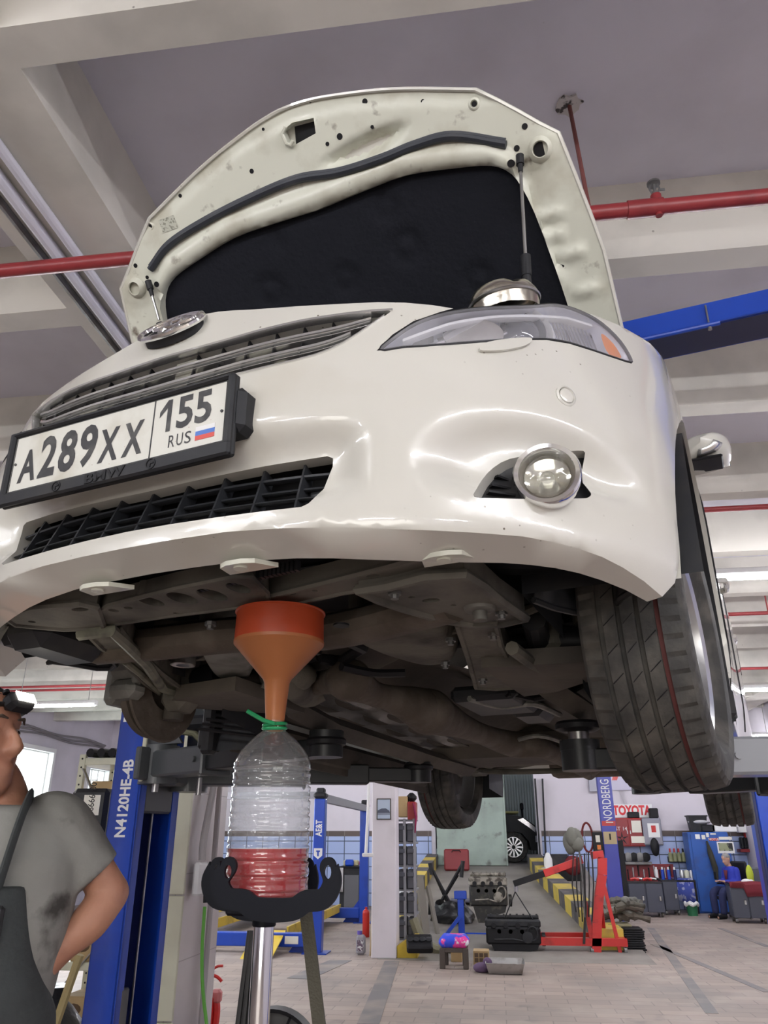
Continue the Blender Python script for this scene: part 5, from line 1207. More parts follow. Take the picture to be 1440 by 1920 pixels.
b = MB(); b.tube(catmull([np.array(q) for q in ((.03, -.12, 1.42), (.03, -.12, 1.55), (.03, .0, 1.9), (.03, .02, 2.1), (.03, -.08, 2.2))], 6), .022, 10); b.build('bent_conduit', gp_, pp)
MB().box((.03, -.13, 1.32), (.05, .13, .18), b=.012).build('junction_box', K['white'], pp)

# ================================================================ PEOPLE
def limb(b, pts, rad, n=14, sq=1.0):
    P = catmull([np.array(p, float) for p in pts], 6); Rr = [float(x) for x in np.interp(np.linspace(0, len(pts)-1, len(P)), range(len(pts)), rad)]
    b.tube(P, Rr, n, sq=sq); b.ball(tuple(P[0]), Rr[0]*.98, 12, 8); b.ball(tuple(P[-1]), Rr[-1]*.98, 12, 8)
def loft(b, secs, n=24, M=None):
    """secs: (centre, half width, half depth) stacked upward"""
    rows = []
    for c, w, d in secs: rows.append([(c[0]+w*math.copysign(abs(math.cos(a))**.85, math.cos(a)), c[1]+d*math.copysign(abs(math.sin(a))**.85, math.sin(a)), c[2]) for a in np.linspace(0, 2*PI, n, endpoint=False)])
    o = len(b.v); b.grid(rows, False, True, M)
    b.f.append(tuple(range(o, o+n))[::-1]); b.f.append(tuple(range(o+n*(len(rows)-1), o+n*len(rows)))); b.mi += [0, 0]
def head(b, M, s=1.0):
    """head looking along -y, chin at z=-.115, crown at +.125"""
    z = [-.122, -.115, -.10, -.08, -.06, -.04, -.02, 0, .02, .04, .06, .085, .105, .12, .126]
    front = [.045, .070, .082, .086, .086, .088, .090, .089, .092, .094, .091, .082, .064, .035, .006]
    back = [.0, .015, .03, .045, .062, .078, .088, .094, .098, .099, .097, .088, .069, .037, .006]
    wid = [.020, .036, .050, .058, .063, .067, .070, .0725, .0745, .0755, .0745, .068, .054, .030, .005]
    rows = []; m = 32
    for i in range(len(z)):
        row = []
        for a in np.linspace(0, 2*PI, m, endpoint=False):
            ca, sa = math.cos(a), math.sin(a); x = wid[i]*math.copysign(abs(ca)**.9, ca); y = -front[i]*sa if sa > 0 else -back[i]*sa
            if sa > .2:                                     # eye sockets and cheeks
                for sg in (-1, 1):
                    y += .012*math.exp(-((x-sg*.032)/.017)**2-((z[i]-.012)/.014)**2); y -= .006*math.exp(-((x-sg*.04)/.018)**2-((z[i]+.03)/.02)**2)
                    y -= .006*math.exp(-((x-sg*.03)/.025)**2-((z[i]-.036)/.009)**2)
                y -= .005*math.exp(-(x/.03)**2-((z[i]+.105)/.012)**2)
            row.append((x*s, y*s, z[i]*s))
        rows.append(row)
    b.grid(rows, False, True, M)
    b.v.append(tuple(M @ Vector((0, 0, -.124*s)))); k = len(b.v)-1; o = k-len(rows)*m
    b.f += [(k, o+(j+1) % m, o+j) for j in range(m)]; b.mi += [0]*m
    b.f.append(tuple(o+(len(rows)-1)*m+j for j in range(m))); b.mi.append(0)
    t = lambda P, r, sq=1.0: b.tube([tuple(M @ Vector(q)*1.0) if False else tuple(M @ (Vector(q)*s)) for q in P], [x*s for x in r], 10)
    t([(0, -.084, .034), (0, -.094, .014), (0, -.107, -.012), (0, -.113, -.028), (0, -.104, -.038), (0, -.085, -.044)], [.006, .008, .011, .0135, .011, .005])
    for sg in (-1, 1):
        t([(sg*.006, -.098, -.030), (sg*.0155, -.097, -.031), (sg*.014, -.085, -.033)], [.007, .0075, .005])
        t([(sg*.071, .0, .028), (sg*.082, .012, .030), (sg*.084, .016, .01), (sg*.080, .01, -.015), (sg*.072, -.002, -.03)], [.006, .010, .010, .008, .005])
    t([(-.024, -.080, -.066), (-.01, -.091, -.0625), (0, -.092, -.064), (.01, -.091, -.0625), (.024, -.080, -.066)], [.003, .0055, .005, .0055, .003])
    t([(-.021, -.080, -.073), (0, -.0915, -.0755), (.021, -.080, -.073)], [.003, .0062, .003])
def hand(b, w, d, up, L=.18, curl=.5, sg=1, s=1.0):
    """w wrist, d direction of the fingers, up back of the hand"""
    w, d, up = Vector(w), Vector(d).normalized(), Vector(up); sd = d.cross(up).normalized(); up = sd.cross(d)
    P = lambda a, c, e: tuple(w+d*a*s+sd*c*sg*s+up*e*s)
    for c in (-.028, -.009, .010, .028): limb(b, [P(.0, c*.5, 0), P(.045, c*.9, .002), P(.088, c, 0)], [.014*s, .0145*s, .011*s], 8)
    for c, l, a0 in ((-.029, .060, .088), (-.010, .075, .092), (.010, .080, .093), (.029, .072, .088)):
        k = curl; limb(b, [P(a0, c, 0), P(a0+l*.42, c*1.05, -l*.12*k), P(a0+l*.75*(1-.2*k), c*1.08, -l*.45*k), P(a0+l*(1-.4*k), c*1.08, -l*.85*k)], [.0095*s, .0085*s, .0078*s, .0065*s], 8)
    limb(b, [P(.018, .022, -.006), P(.048, .046, -.016), P(.075, .058, -.022), P(.098, .060, -.030)], [.014*s, .0115*s, .0098*s, .0075*s], 8)
def fuse(o, vox, smooth=6):
    m = o.modifiers.new('fuse', 'REMESH'); m.mode = 'VOXEL'; m.voxel_size = vox; m.use_smooth_shade = True
    if smooth: k = o.modifiers.new('soft', 'SMOOTH'); k.iterations = smooth; k.factor = .5
    return o
shirtm = mat('grey_tshirt', (.21, .207, .19), .9, dirt=[((.27, .27, .25), 3, .4, .7), ((.045, .042, .038), 9, .60, .72)], bump=(26, .35))
ovm = mat('dark_grey_overalls', (.045, .052, .052), .9, dirt=[((.03, .033, .033), 5, .45, .7), ((.11, .11, .10), 12, .62, .8)], bump=(40, .3))
blk = mat('black_strap', (.012, .012, .013), .6)
YP = 1.75
ez = Zat(22, 1372, YP); hx = float(wy(-12, 1372, YP)[0]); hz = ez-.034
sc_ = 1.0
sh = wy(104, 1548, YP+.07); el = wy(208, 1674, YP+.14); wr = wy(80, 1818, YP+.03)
RB = RZ(24)
px0 = float(wy(-55, 1800, YP)[0])
man = thing('person', 'person in grey t-shirt and dark overalls, lit headlamp, hand on hip, watching the car', 'person', (px0, YP, 0))
def lc(p): return (float(p[0])-px0, float(p[1])-YP, float(p[2]))
SH, EL, WR = lc(sh), lc(el), lc(wr); hip = 1.02*ez/1.70; SHL = (-SH[0]-.02, .0, SH[2]+.0)
nz = SH[2]+.045
b = MB()
loft(b, [((0, 0, hip-.12), .165, .11), ((0, 0, hip), .17, .115), ((0, 0, hip+.14), .155, .105), ((0, .0, SH[2]-.22), .175, .118), ((0, .01, SH[2]-.08), .185, .115), ((0, .015, SH[2]+.0), .165, .085), ((0, .02, nz), .085, .065)], M=RB)
HD = (hx-px0, -.055, hz)
limb(b, [(0, .03, nz-.03), (HD[0]*.5, .0, nz+.05), (HD[0], HD[1]+.02, hz-.06)], [.066, .058, .056])
MH = T(*HD) @ RZ(80) @ RX(-9)
head(b, MH, 1.04)
limb(b, [(SH[0]-.04, SH[1], SH[2]-.01), SH, tuple((np.array(SH)+EL)/2+[.008, 0, .0]), EL], [.058, .056, .047, .041])
limb(b, [EL, tuple(np.array(EL)*.62+np.array(WR)*.38+[.006, 0, -.004]), tuple(np.array(EL)*.3+np.array(WR)*.7), WR], [.043, .043, .033, .028])
hand(b, WR, (-.8, .2, -.55), (.4, -.8, -.2), curl=.35, sg=-1)
ELl, WRl = (-EL[0]-.02, .05, EL[2]-.05), (-.30, -.05, hip+.02)
limb(b, [(SHL[0]+.04, 0, SHL[2]-.01), SHL, ELl], [.058, .055, .042]); limb(b, [ELl, WRl], [.043, .028]); hand(b, WRl, (.1, -.2, -1), (-1, 0, 0), curl=.5)
for sg in (-1, 1):
    limb(b, [(sg*.09, 0, hip-.06), (sg*.11, -.01, hip*.55), (sg*.12, .02, .09)], [.095, .062, .045])
    limb(b, [(sg*.12, .04, .05), (sg*.14, -.14, .035)], [.045, .035])
body = b.build('body', K['skin'], man); fuse(body, .0065, 4)
# t-shirt with sleeve
b = MB()
loft(b, [((0, 0, hip+.0), .18, .125), ((0, 0, hip+.14), .172, .12), ((0, .0, SH[2]-.22), .192, .132), ((0, .01, SH[2]-.08), .20, .128), ((0, .015, SH[2]+.004), .175, .098), ((.0, .02, nz-.002), .10, .075)], M=RB)
m1 = np.array(SH)*.30+np.array(EL)*.70
limb(b, [(SH[0]-.05, SH[1], SH[2]-.015), tuple(np.array(SH)+[.002, 0, .004]), tuple(np.array(SH)*.62+np.array(EL)*.38+[.004, 0, -.012])], [.070, .074, .076]); 
b.tube([tuple(np.array(SH)*.62+np.array(EL)*.38+[.0, 0, -.012]), tuple(m1+[-.004, 0, -.010])], [.076, .071], 20)
m2 = np.array(SHL)*.35+np.array(ELl)*.65; b.tube([(SHL[0]+.03, 0, SHL[2]-.01), SHL, tuple(m2)], [.068, .072, .070], 16)
shirt = b.build('tshirt', shirtm, man); fuse(shirt, .009, 3)
# folds of the sleeve and dirty patches stay in the cloth
b = MB()
loft(b, [((-.0, 0, hip-.16), .19, .14), ((0, 0, hip), .20, .155), ((-.0, -.03, hip+.14), .19, .155), ((-.015, -.06, SH[2]-.26), .155, .128), ((-.02, -.062, SH[2]-.12), .125, .118)], M=RB)
for sg in (-1, 1): limb(b, [(sg*.09, 0, hip-.08), (sg*.112, -.01, hip*.55), (sg*.122, .015, .12)], [.112, .085, .072])
ov = b.build('overalls', ovm, man); fuse(ov, .011, 4)
b = MB(); xs = .062
b.tube(catmull([np.array(q) for q in ((xs-.02, -.150, SH[2]-.20), (xs-.01, -.142, SH[2]-.10), (xs+.004, -.10, SH[2]+.022), (xs, .02, SH[2]+.050), (xs-.02, .13, SH[2]-.06), (xs-.05, .15, SH[2]-.25))], 6), .026, 10, sq=.30, M=RB); b.build('shoulder_strap', ovm, ov)
b = MB(); b.box((xs-.02, -.172, SH[2]-.19), (.062, .018, .075), RB, b=.006); b.build('strap_buckle', blk, ov)
for sg in (-1, 1):
    e = MB(); c = MH @ (Vector((sg*.032, -.073, .012))*1.04); e.ball(tuple(c), .0125, 14, 10); ey = e.build('eye', mat('eye_white', (.55, .5, .46), .2), man)
    e = MB(); d_ = (MH.to_3x3() @ Vector((0, -1, .1))).normalized(); e.ball(tuple(c+d_*.0072), .0062, 12, 8); e.build('iris', mat('iris', (.03, .02, .015), .1), ey)
    e = MB(); e.tube([tuple(MH @ (Vector(q)*1.04)) for q in ((sg*.015, -.095, .036), (sg*.034, -.094, .040), (sg*.052, -.080, .034))], [.002, .0045, .002], 6); e.build('eyebrow', mat('brow_hair', (.08, .055, .04), .9), man)
b = MB(); rows = []
for z in (.055, .075, .095, .115, .128, .134): 
    k = math.sqrt(max(1-((z-.03)/.106)**2, .0)); rows.append([tuple(MH @ (Vector((.078*k*math.cos(a), .004+.098*k*math.sin(a), z))*1.04)) for a in np.linspace(0, 2*PI, 24, endpoint=False)])
b.grid(rows, False, True); b.build('knit_cap', blk, man)
hl_ = MB(); hl_.tube([tuple(MH @ (Vector((.082*math.cos(a), .003+.103*math.sin(a), .066))*1.04)) for a in np.linspace(0, 2*PI, 32, endpoint=False)], .013, 8, True, sq=.35); hlo = hl_.build('headlamp_band', blk, man)
b = MB(); Mh = MH @ T(.0, -.112, .072) @ RX(-25); b.box((0, .0, 0), (.075, .042, .042), Mh, b=.012); b.cyl(Mh @ Vector((-.03, .0, .022)), Mh @ Vector((-.03, 0, .028)), .008); b.build('headlamp', K['black'], hlo)
b = MB(); b.box((0, -.022, 0), (.058, .004, .026), Mh, b=.002); b.build('headlamp_light', glow('headlamp_glow', (1.0, .93, .78), 14), hlo)
b = MB()
for sg in (-1, 1): b.tube([(sg*.12, .06, .05), (sg*.125, -.02, .055), (sg*.14, -.12, .045), (sg*.145, -.2, .035)], [.05, .058, .052, .036], 12, sq=.85)
b.build_each('shoe', blk, man)
# ---- seated person by the blue locker
F_ = lambda px, py: wz(px, py, 0)
sp = F_(1390, 1724); SX, SY = float(sp[0]), float(sp[1])+.3
man2 = thing('person', 'grey-haired person in blue jacket seated in an office chair, looking at a phone', 'person', (SX, SY, 0), -62); man2.scale = (.93, .93, .93)
b = MB(); 
loft(b, [((0, .02, .46), .17, .13), ((0, .02, .60), .16, .12), ((0, .03, .80), .18, .12), ((0, .03, .95), .18, .11), ((0, .02, 1.03), .10, .07)])
limb(b, [(0, .02, 1.0), (0, -.02, 1.10)], [.06, .055]); MH2 = T(0, -.05, 1.19) @ RX(16); head(b, MH2)
for sg in (-1, 1):
    limb(b, [(sg*.17, .03, .97), (sg*.23, .0, .72)], [.055, .043]); limb(b, [(sg*.23, 0, .72), (sg*.06, -.28, .74)], [.043, .028]); hand(b, (sg*.06, -.28, .74), (-sg*.3, -1, .2), (0, .2, 1), curl=.6, sg=sg)
    limb(b, [(sg*.09, 0, .50), (sg*.14, -.40, .52), (sg*.13, -.46, .10)], [.085, .065, .045]); limb(b, [(sg*.13, -.44, .05), (sg*.14, -.62, .04)], [.045, .035])
bo = b.build('body', K['skin2'], man2); fuse(bo, .010, 3)
b = MB(); loft(b, [((0, .02, .48), .185, .145), ((0, .02, .60), .18, .14), ((0, .03, .80), .20, .14), ((0, .03, .97), .19, .12), ((0, .02, 1.05), .10, .08)])
for sg in (-1, 1): limb(b, [(sg*.17, .03, .97), (sg*.235, .0, .72)], [.072, .060]); limb(b, [(sg*.235, 0, .72), (sg*.09, -.23, .74)], [.060, .045])
j2 = b.build('jacket', mat('bright_blue_jacket', (.02, .035, .36), .8, bump=(20, .3)), man2); fuse(j2, .016, 3)
b = MB(); b.add([(-.06, -.125, .97), (.06, -.125, .97), (.02, -.14, .74), (-.02, -.14, .74)], [(0, 1, 2, 3)]); b.build('shirt_front', mat('dark_red_shirt', (.12, .02, .04), .9), j2, solid=.006)
b = MB()
for sg in (-1, 1): limb(b, [(sg*.09, .03, .50), (sg*.14, -.40, .53), (sg*.13, -.45, .14)], [.11, .085, .075])
b.box((0, .03, .50), (.34, .26, .18), b=.06); t2 = b.build('trousers', mat('navy_trousers', (.015, .02, .075), .85, bump=(20, .3)), man2); fuse(t2, .016, 3)
b = MB()
for sg in (-1, 1): b.tube([(sg*.13, -.42, .06), (sg*.135, -.52, .055), (sg*.14, -.64, .04)], [.055, .05, .038], 10)
b.build('shoes', K['black'], man2)
b = MB(); rows = []
for z in (.0, .03, .06, .09, .115, .13, .137):
    k = math.sqrt(max(1-((z-.03)/.108)**2, .0)); rows.append([tuple(MH2 @ Vector((.088*k*math.cos(a), .008+.108*k*math.sin(a)*(1 if math.sin(a) > 0 else (.0 if z < .06 else .95)), z))) for a in np.linspace(0, 2*PI, 24, endpoint=False)])
b.v = []; b.grid([[tuple(np.array(p)*1.0) for p in r_] for r_ in rows], False, True); b.build('hair', mat('grey_hair', (.22, .215, .21), .9, bump=(60, .5)), man2)
tele = thing('phone', 'dark phone held by the seated person', 'phone', (SX, SY, 0), -62); MB().box((0, -.40, .80), (.075, .012, .15), RX(0), b=.006).build('phone_body', K['black'], tele)

ch = thing('office_chair', 'black swivel office chair under the seated person beside the blue locker', 'chair', (SX, SY, 0), -62)
b = MB(); b.box((0, -.02, .37), (.48, .48, .08), b=.03); b.build('seat', K['black'], ch)
b = MB(); b.box((0, .26, .78), (.46, .07, .58), RX(0), b=.03); b.build('backrest', K['black'], ch)
for sg in (-1, 1):
    b = MB(); b.tube([(sg*.27, .1, .40), (sg*.285, .1, .62), (sg*.285, -.12, .64)], .018, 8); b.build('armrest', K['black'], ch)
MB().cyl((0, 0, .10), (0, 0, .35), .03).build('gas_column', K['steel'], ch)
for k in range(5):
    a = 2*PI*k/5+.3; b = MB(); b.beam((0, 0, .10), (.30*math.cos(a), .30*math.sin(a), .075), .045, .03, b=.006); l = b.build('star_leg', K['gray_black'], ch)
    MB().cyl((.30*math.cos(a)-.02, .30*math.sin(a), .028), (.30*math.cos(a)+.02, .30*math.sin(a), .028), .027, n=12).build('caster', K['dullsteel'], l)
# ================================================================ THE HALL BEHIND
def stand(name, label, cat, x0, yt, x1, yb, group=None, rz=0, Y=None):
    """thing standing on the floor that fills this part of the view; returns (root, width, height)"""
    if Y is None: a, c, Y, h = on_floor(x0, yt, x1, yb)
    else: a, c, z0, h = rect_at(x0, yt, x1, yb, Y)
    return thing(name, label, cat, ((a+c)/2, Y, 0), rz, group), c-a, h
def at(x0, y0, x1, y1, Y): return rect_at(x0, y0, x1, y1, Y)
def wallbox(name, label, cat, x0, y0, x1, y1, Y, d, m, b=.01, group=None, **k):
    a, c, z0, z1 = at(x0, y0, x1, y1, Y); bb = MB(); bb.box((0, 0, (z1-z0)/2), (c-a, d, z1-z0), b=b)
    o = bb.build(name, m, loc=((a+c)/2, Y+d/2, z0), label=label, cat=cat, group=group, **k); return o, c-a, z1-z0
def addbox(parent, name, m, c, d, b=.005, **k): return MB().box(c, d, b=b).build(name, m, parent, **k)
rnd = random.Random(11)
# ---- four-post lift
fp, w, h = stand('four_post_lift', 'blue four-post lift with lettered post and yellow runways behind the bottle', 'car lift', 583, 1498, 603, 1787)
fx, fy = fp.location.x, fp.location.y
def post(b, x, y, h, w=.17): b.box((x, y, h/2), (w, w, h), b=.012)
fpts = [(0, 0), None]
q = wz(682, 1730, 0); far = (float(q[0])-fx, float(q[1])-fy); LW = -3.1
for (x, y) in ((0, 0), far, (LW, 0), (LW+far[0], far[1])):
    b = MB(); post(b, x, y, h if y < 1 else h*1.0); p_ = b.build('post', K['blue'], fp)
    b = MB(); b.box((x, y, .008), (.36, .36, .016)); b.prism([(x-.09, .0), (x-.42, 0), (x-.09, .42)], y+.03, y+.05, Matrix(((1, 0, 0, 0), (0, 0, 1, 0), (0, 1, 0, 0), (0, 0, 0, 1)))); b.build('foot_plate', K['blue'], p_)
    b = MB(); b.box((x, y, h+.05), (.2, .2, .09), b=.03); b.box((x, y, h+.12), (.13, .13, .08), b=.02); b.build('post_cap', K['gray_black'], p_)
b = MB(); b.beam((0, .05, h+.02), (far[0]+.0, far[1], h+.0), .1, .12); b.beam((0, .1, h+.06), (LW, .1, h+.06), .08, .10); b.build('top_rail', mat('aluminium_rail', (.32, .32, .35), .5, .4), fp)
for y in (0, far[1]): b = MB(); b.box((LW/2, y-.02, .17), (-LW-.15, .15, .18), b=.01); b.build('cross_beam', K['blue'], fp)
addbox(fp, 'beam_sticker', K['paper'], (-.35, -.101, .17), (.2, .006, .10), 0)
rtop = mat('runway_top', (.24, .19, .16), .8, dirt=((.12, .1, .09), 3, .45, .7))
ra, rb = wz(452, 1797, 0), wz(512, 1797, 0)
for k, (xa, xb) in enumerate(((float(ra[0])-fx, float(rb[0])-fx), (float(ra[0])-fx-1.45, float(rb[0])-fx-1.45))):
    xm, ww = (xa+xb)/2, xb-xa
    o = MB().box((xm, far[1]/2+.1, .25), (ww, far[1]-.1, .10), b=.01).build('runway', rtop, fp)
    for s in (-1, 1): MB().box((xm+s*ww/2, far[1]/2+.1, .25), (.03, far[1]-.1, .14), b=.004).build('runway_edge', K['yellow'], o)
    MB().prism([(-.72, .0), (.05, .28), (.05, .25), (-.70, -.0)], xm-ww/2, xm+ww/2, Matrix(((0, 0, 1, 0), (1, 0, 0, 0), (0, 1, 0, 0), (0, 0, 0, 1)))).build('approach_ramp', K['yellow'], o)
b = MB(); zt_ = Zat(590, 1553, fy); t2 = MB(); t2.text('AE&T', Matrix(), 1, 0, .03); v = np.array(t2.v); lo, hi = v.min(0), v.max(0); kx = (Zat(590, 1537, fy)-Zat(587, 1568, fy))/(hi[0]-lo[0]); b.add([((q[0]-(lo[0]+hi[0])/2)*kx, (q[1]-(lo[1]+hi[1])/2)*.10/(hi[1]-lo[1]), 0) for q in t2.v], t2.f, T(0, -.0865, zt_) @ RX(90) @ RZ(90))
b.prism([(-.065, .0), (.065, 0), (.065, -.10), (0, -.15), (-.065, -.10)], 0, .001, T(0, -.0862, zt_-.28) @ RX(90)); b.build('post_lettering', K['white'], fp, angle=0, fixn=False)
b = MB(); b.prism([(-.03, -.03), (.03, -.03), (.03, -.05), (.012, -.05), (.012, -.11), (-.012, -.11), (-.012, -.05), (-.03, -.05)], 0, .001, T(0, -.088, zt_-.28) @ RX(90)); b.build('badge_mark', K['blue'], fp, angle=0)
# ---- bench cabinet behind the lift with towel
t, w, h = stand('cabinet', 'dark grey workshop cabinet below the blue tiles with a towel on its side', 'cabinet', 636, 1627, 673, 1709)
addbox(t, 'body', K['gray_black'], (0, .25, h/2), (w, .5, h)); addbox(t, 'door', mat('dull_door', (.10, .10, .11), .5), (.05, -.01, h*.46), (w*.75, .02, h*.74)); addbox(t, 'worktop', K['black'], (0, .24, h+.015), (w+.04, .56, .03))
cx_, cy_ = t.location.x, t.location.y; hc = h+.03
o = MB().box((0, 0, .06), (.34, .22, .12), b=.02).build('tray', mat('straw_tray', (.55, .50, .30), .7), loc=(cx_-.02, cy_+.3, hc), label='straw coloured tray on the dark cabinet below the blue tiles', cat='tray')
MB().box((0, 0, .07), (.2, .16, .14), b=.03).build('box', K['blue'], loc=(cx_-.02, cy_+.08, hc), label='small blue box on the dark cabinet', cat='box')
MB().ball((0, 0, .06), (.05, .05, .06)).build('jar', K['red'], loc=(cx_+.24, cy_+.1, hc), label='little red jar at the end of the dark cabinet', cat='jar')
b = MB(); b.grid([[(x, -.04+.015*math.sin(x*40), z) for x in np.linspace(-.10, .08, 8)] for z in np.linspace(-.5, 0, 6)]); b.build('towel', mat('grey_towel', (.45, .44, .45), .95), loc=(cx_-w/2, cy_-.02, h), label='pale grey towel hanging on the cabinet corner', cat='towel', solid=.015)
# ---- things round the white column
t, w, h = stand('oil_bottle', 'grey oil canister with purple cap on the floor beside the white column', 'bottle', 668, 1745, 685, 1790)
b = MB(); b.box((0, 0, h*.42), (w, .12, h*.84), b=.03); b.build('canister', mat('grey_canister', (.30, .29, .32), .4), t); b = MB(); b.cyl((-.02, 0, h*.84), (-.02, 0, h), .035); b.build('cap', mat('purple_cap', (.12, .08, .4), .4), t); addbox(t, 'label_patch', mat('dark_label', (.12, .08, .12), .5, dirt=((.6, .6, .6), 40, .5, .56)), (0, -.062, h*.4), (w*.7, .004, h*.45), 0)
b = MB(); b.tube([(0, 0, 0), (.02, .1, .62), (.03, .14, .95)], .014, 8); b.build('broom_handle', mat('pale_wood', (.40, .30, .18), .7), loc=tuple(wz(693, 1793, 0)+np.array([0, .05, 0])), label='wooden stick leaning on the white column behind the canister', cat='stick')
b = MB(); b.cyl((0, 0, 0), (0, 0, .36), .06); b.ball((0, 0, .36), .06); b.cyl((0, 0, .40), (0, 0, .45), .02); b.build('fire_extinguisher', K['red'], loc=tuple(wz(686, 1757, 0)), label='red extinguisher on the floor behind the white column', cat='extinguisher')
pcx = wy(719, 1516, 12.0); colY = float(wz(696, 1797, 0)[1])
x0, x1, z0, z1 = at(706, 1497, 733, 1537, colY-.02)
t = thing('framed_poster', 'small framed car poster hung on the white column', 'poster', ((x0+x1)/2, colY-.012, z0)); W2, H2 = x1-x0, z1-z0
b = MB(); [b.box(c, d, b=.003) for c, d in (((0, 0, .007), (W2, .02, .014)), ((0, 0, H2-.007), (W2, .02, .014)), ((-W2/2+.007, 0, H2/2), (.014, .02, H2)), ((W2/2-.007, 0, H2/2), (.014, .02, H2)))]; b.build('frame', mat('dark_wood_frame', (.05, .04, .03), .5), t)
b = MB(); b.m = 0; b.box((0, 0, H2/2), (W2-.02, .006, H2-.02)); b.m = 1; b.box((0, -.004, H2*.30), (W2-.03, .002, H2*.16)); b.m = 2; b.prism([(-.09, 0), (-.09, .035), (-.03, .06), (.03, .062), (.08, .03), (.09, 0)], 0, .002, T(.0, -.004, H2*.32) @ RX(90)); b.build('print', [mat('pale_blue_print', (.42, .50, .62), .4), mat('grey_road_print', (.22, .25, .32), .4), mat('dark_car_print', (.07, .08, .12), .4)], t, angle=0)
b = MB(); p0, p1 = wy(692, 1440, 11.6), wy(686, 1600, 11.6); P_ = catmull([np.array([p0[0], p0[1], ZB]), p0, wy(690, 1520, 11.6), wy(688, 1560, 11.6), p1], 5)
b.tube([tuple(np.array(p)-p1) for p in P_], .022, 8); b.box((.03, 0, -.02), (.16, .05, .05), b=.01); b.build('hanging_cable', K['white'], loc=tuple(p1), label='white cable with a connector hanging in front of the far blue post', cat='cable')
# ---- shelf with plastic bins
sY = colY+.55; x0, x1, z0, z1 = at(744, 1535, 779, 1757, sY); sx0, sx1 = float(x0), float(x1)
t = thing('bin_shelf', 'grey steel shelf of plastic bins behind the white column', 'shelf', ((x0+x1)/2, sY, 0)); W2 = x1-x0
gsh = mat('grey_shelf_paint', (.24, .24, .26), .5)
for x in (-W2/2+.02, -.02, W2/2-.02): addbox(t, 'upright', gsh, (x, -.02, z1/2), (.04, .05, z1))
nR = 5
for k in range(nR+1): addbox(t, 'shelf_board', gsh, (0, .2, .18+(z1-.2)*k/nR), (W2, .42, .025))
binm = mat('charcoal_bin', (.075, .078, .095), .45)
rowz = [.18+(z1-.2)*k/nR+.014 for k in range(nR)]
for k in range(nR):
    for j in range(2):
        xx = t.location.x-W2*.22+j*W2*.46
        bn = thing('plastic_bin', 'charcoal plastic bin %s of the grey shelf, %s' % (('on the lowest board', 'on the second board', 'on the middle board', 'on the fourth board', 'on the highest board')[k], ('nearer the column', 'farther from the column')[j]), 'bin', (xx, sY-.02, rowz[k]), group='plastic bins on the steel shelf')
        hb_ = (z1-.2)/nR-.06
        b = MB(); b.box((0, .17, hb_/2), (W2*.40, .34, hb_), b=.015); b.build('tub', binm, bn); addbox(bn, 'front_lip', binm, (0, -.012, hb_*.75), (W2*.36, .03, hb_*.25), .008)
wallbox('cardboard_box', 'plain cardboard box on top of the bin shelf', 'box', 746, 1493, 764, 1532, sY, .3, K['card'])
wallbox('toolbox', 'red plastic case on top of the bin shelf', 'case', 764, 1503, 779, 1537, sY-.02, .3, mat('dull_red_case', (.30, .02, .02), .45))
o, _, _ = wallbox('bag', 'dark crumpled bag lying over the red case on the shelf', 'bag', 762, 1486, 779, 1503, sY, .28, K['black'], b=.05)
b = MB(); b.tube([(0, 0, 0), (.04, -.02, -.2), (.02, 0, -.42)], [.05, .06, .03], 8, sq=.3); b.build('rag', mat('crimson_rag', (.22, .01, .06), .9), loc=tuple(wy(775, 1506, sY-.045)), label='crimson rag hanging down beside the red case', cat='rag')
# ---- floor clutter in front of the ramp
t, w, h = stand('kerb_stop', 'short yellow wedge block at the foot of the white column', 'block', 745, 1755, 783, 1797)
MB().prism([(-w/2, 0), (w/2, 0), (w/2, h), (w/2-.06, h), (-w/2, h*.55)], -.02, .32, RX(0) @ Matrix(((1, 0, 0, 0), (0, 0, 1, 0), (0, 1, 0, 0), (0, 0, 0, 1)))).build('block', K['yellow'], t)
t, w, h = stand('valve_cover', 'black engine valve cover tilted on the floor beside the yellow wedge', 'engine part', 763, 1772, 812, 1801, rz=8)
b = MB(); M = RX(28); b.box((0, .12, .07), (w, .30, .10), M, b=.02); t.location.z = .075; c_ = b.build('cover', K['black'], t)
for k in range(4): MB().lathe([(.045, 0), (.045, .02), (.03, .024)], M @ T(-w*.36+k*w*.24, .12, .12), 14).build('spark_plug_well', K['gray_black'], c_)
q = wz(772, 1752, 0); t = thing('wrapped_part', 'part wrapped in milky plastic film leaning on the bin shelf', 'part', (float(q[0])-.03, float(q[1])-.75, 0))
b = MB(); b.tube(catmull([np.array(p) for p in ((0, 0, .02), (.01, .03, .35), (.0, .05, .70), (.03, .08, .95))], 5), [.09, .11, .12, .13, .14, .14, .15, .15, .14, .14, .13, .12, .11, .10, .09, .05][:16], 12); b.build('film', K['clearbag'], t)
b = MB(); b.cyl((.0, .1, .9), (.0, .1, 1.12), .05); b.build('roll_end', K['steel'], t)
q = wz(800, 1768, 0); b = MB(); b.beam((0, 0, .02), (-.12, .18, .95), .12, .06); b.beam((.2, .0, .02), (.02, .2, .8), .06, .05); b.build('planks', mat('grey_planks', (.22, .20, .17), .8), loc=tuple(q), label='grey plank offcuts propped up between wrapped part and bag', cat='plank')
b = MB(); pts = []; b.tube(catmull([np.array(p) for p in ((-.42, .02, .45), (-.3, 0, .2), (-.08, -.02, .06), (.14, 0, .10))], 5), .07, 8); b.build('rolled_mat', mat('olive_roll', (.2, .19, .13), .9), loc=tuple(wz(830, 1790, 0)), label='olive rolled mat sagging to the floor behind the stool', cat='mat')
bg_, w, h = stand('garbage_bag', 'big black garbage bag, open and full, behind the blue engine stand', 'bag', 803, 1692, 893, 1756)
b = MB(); rows = []
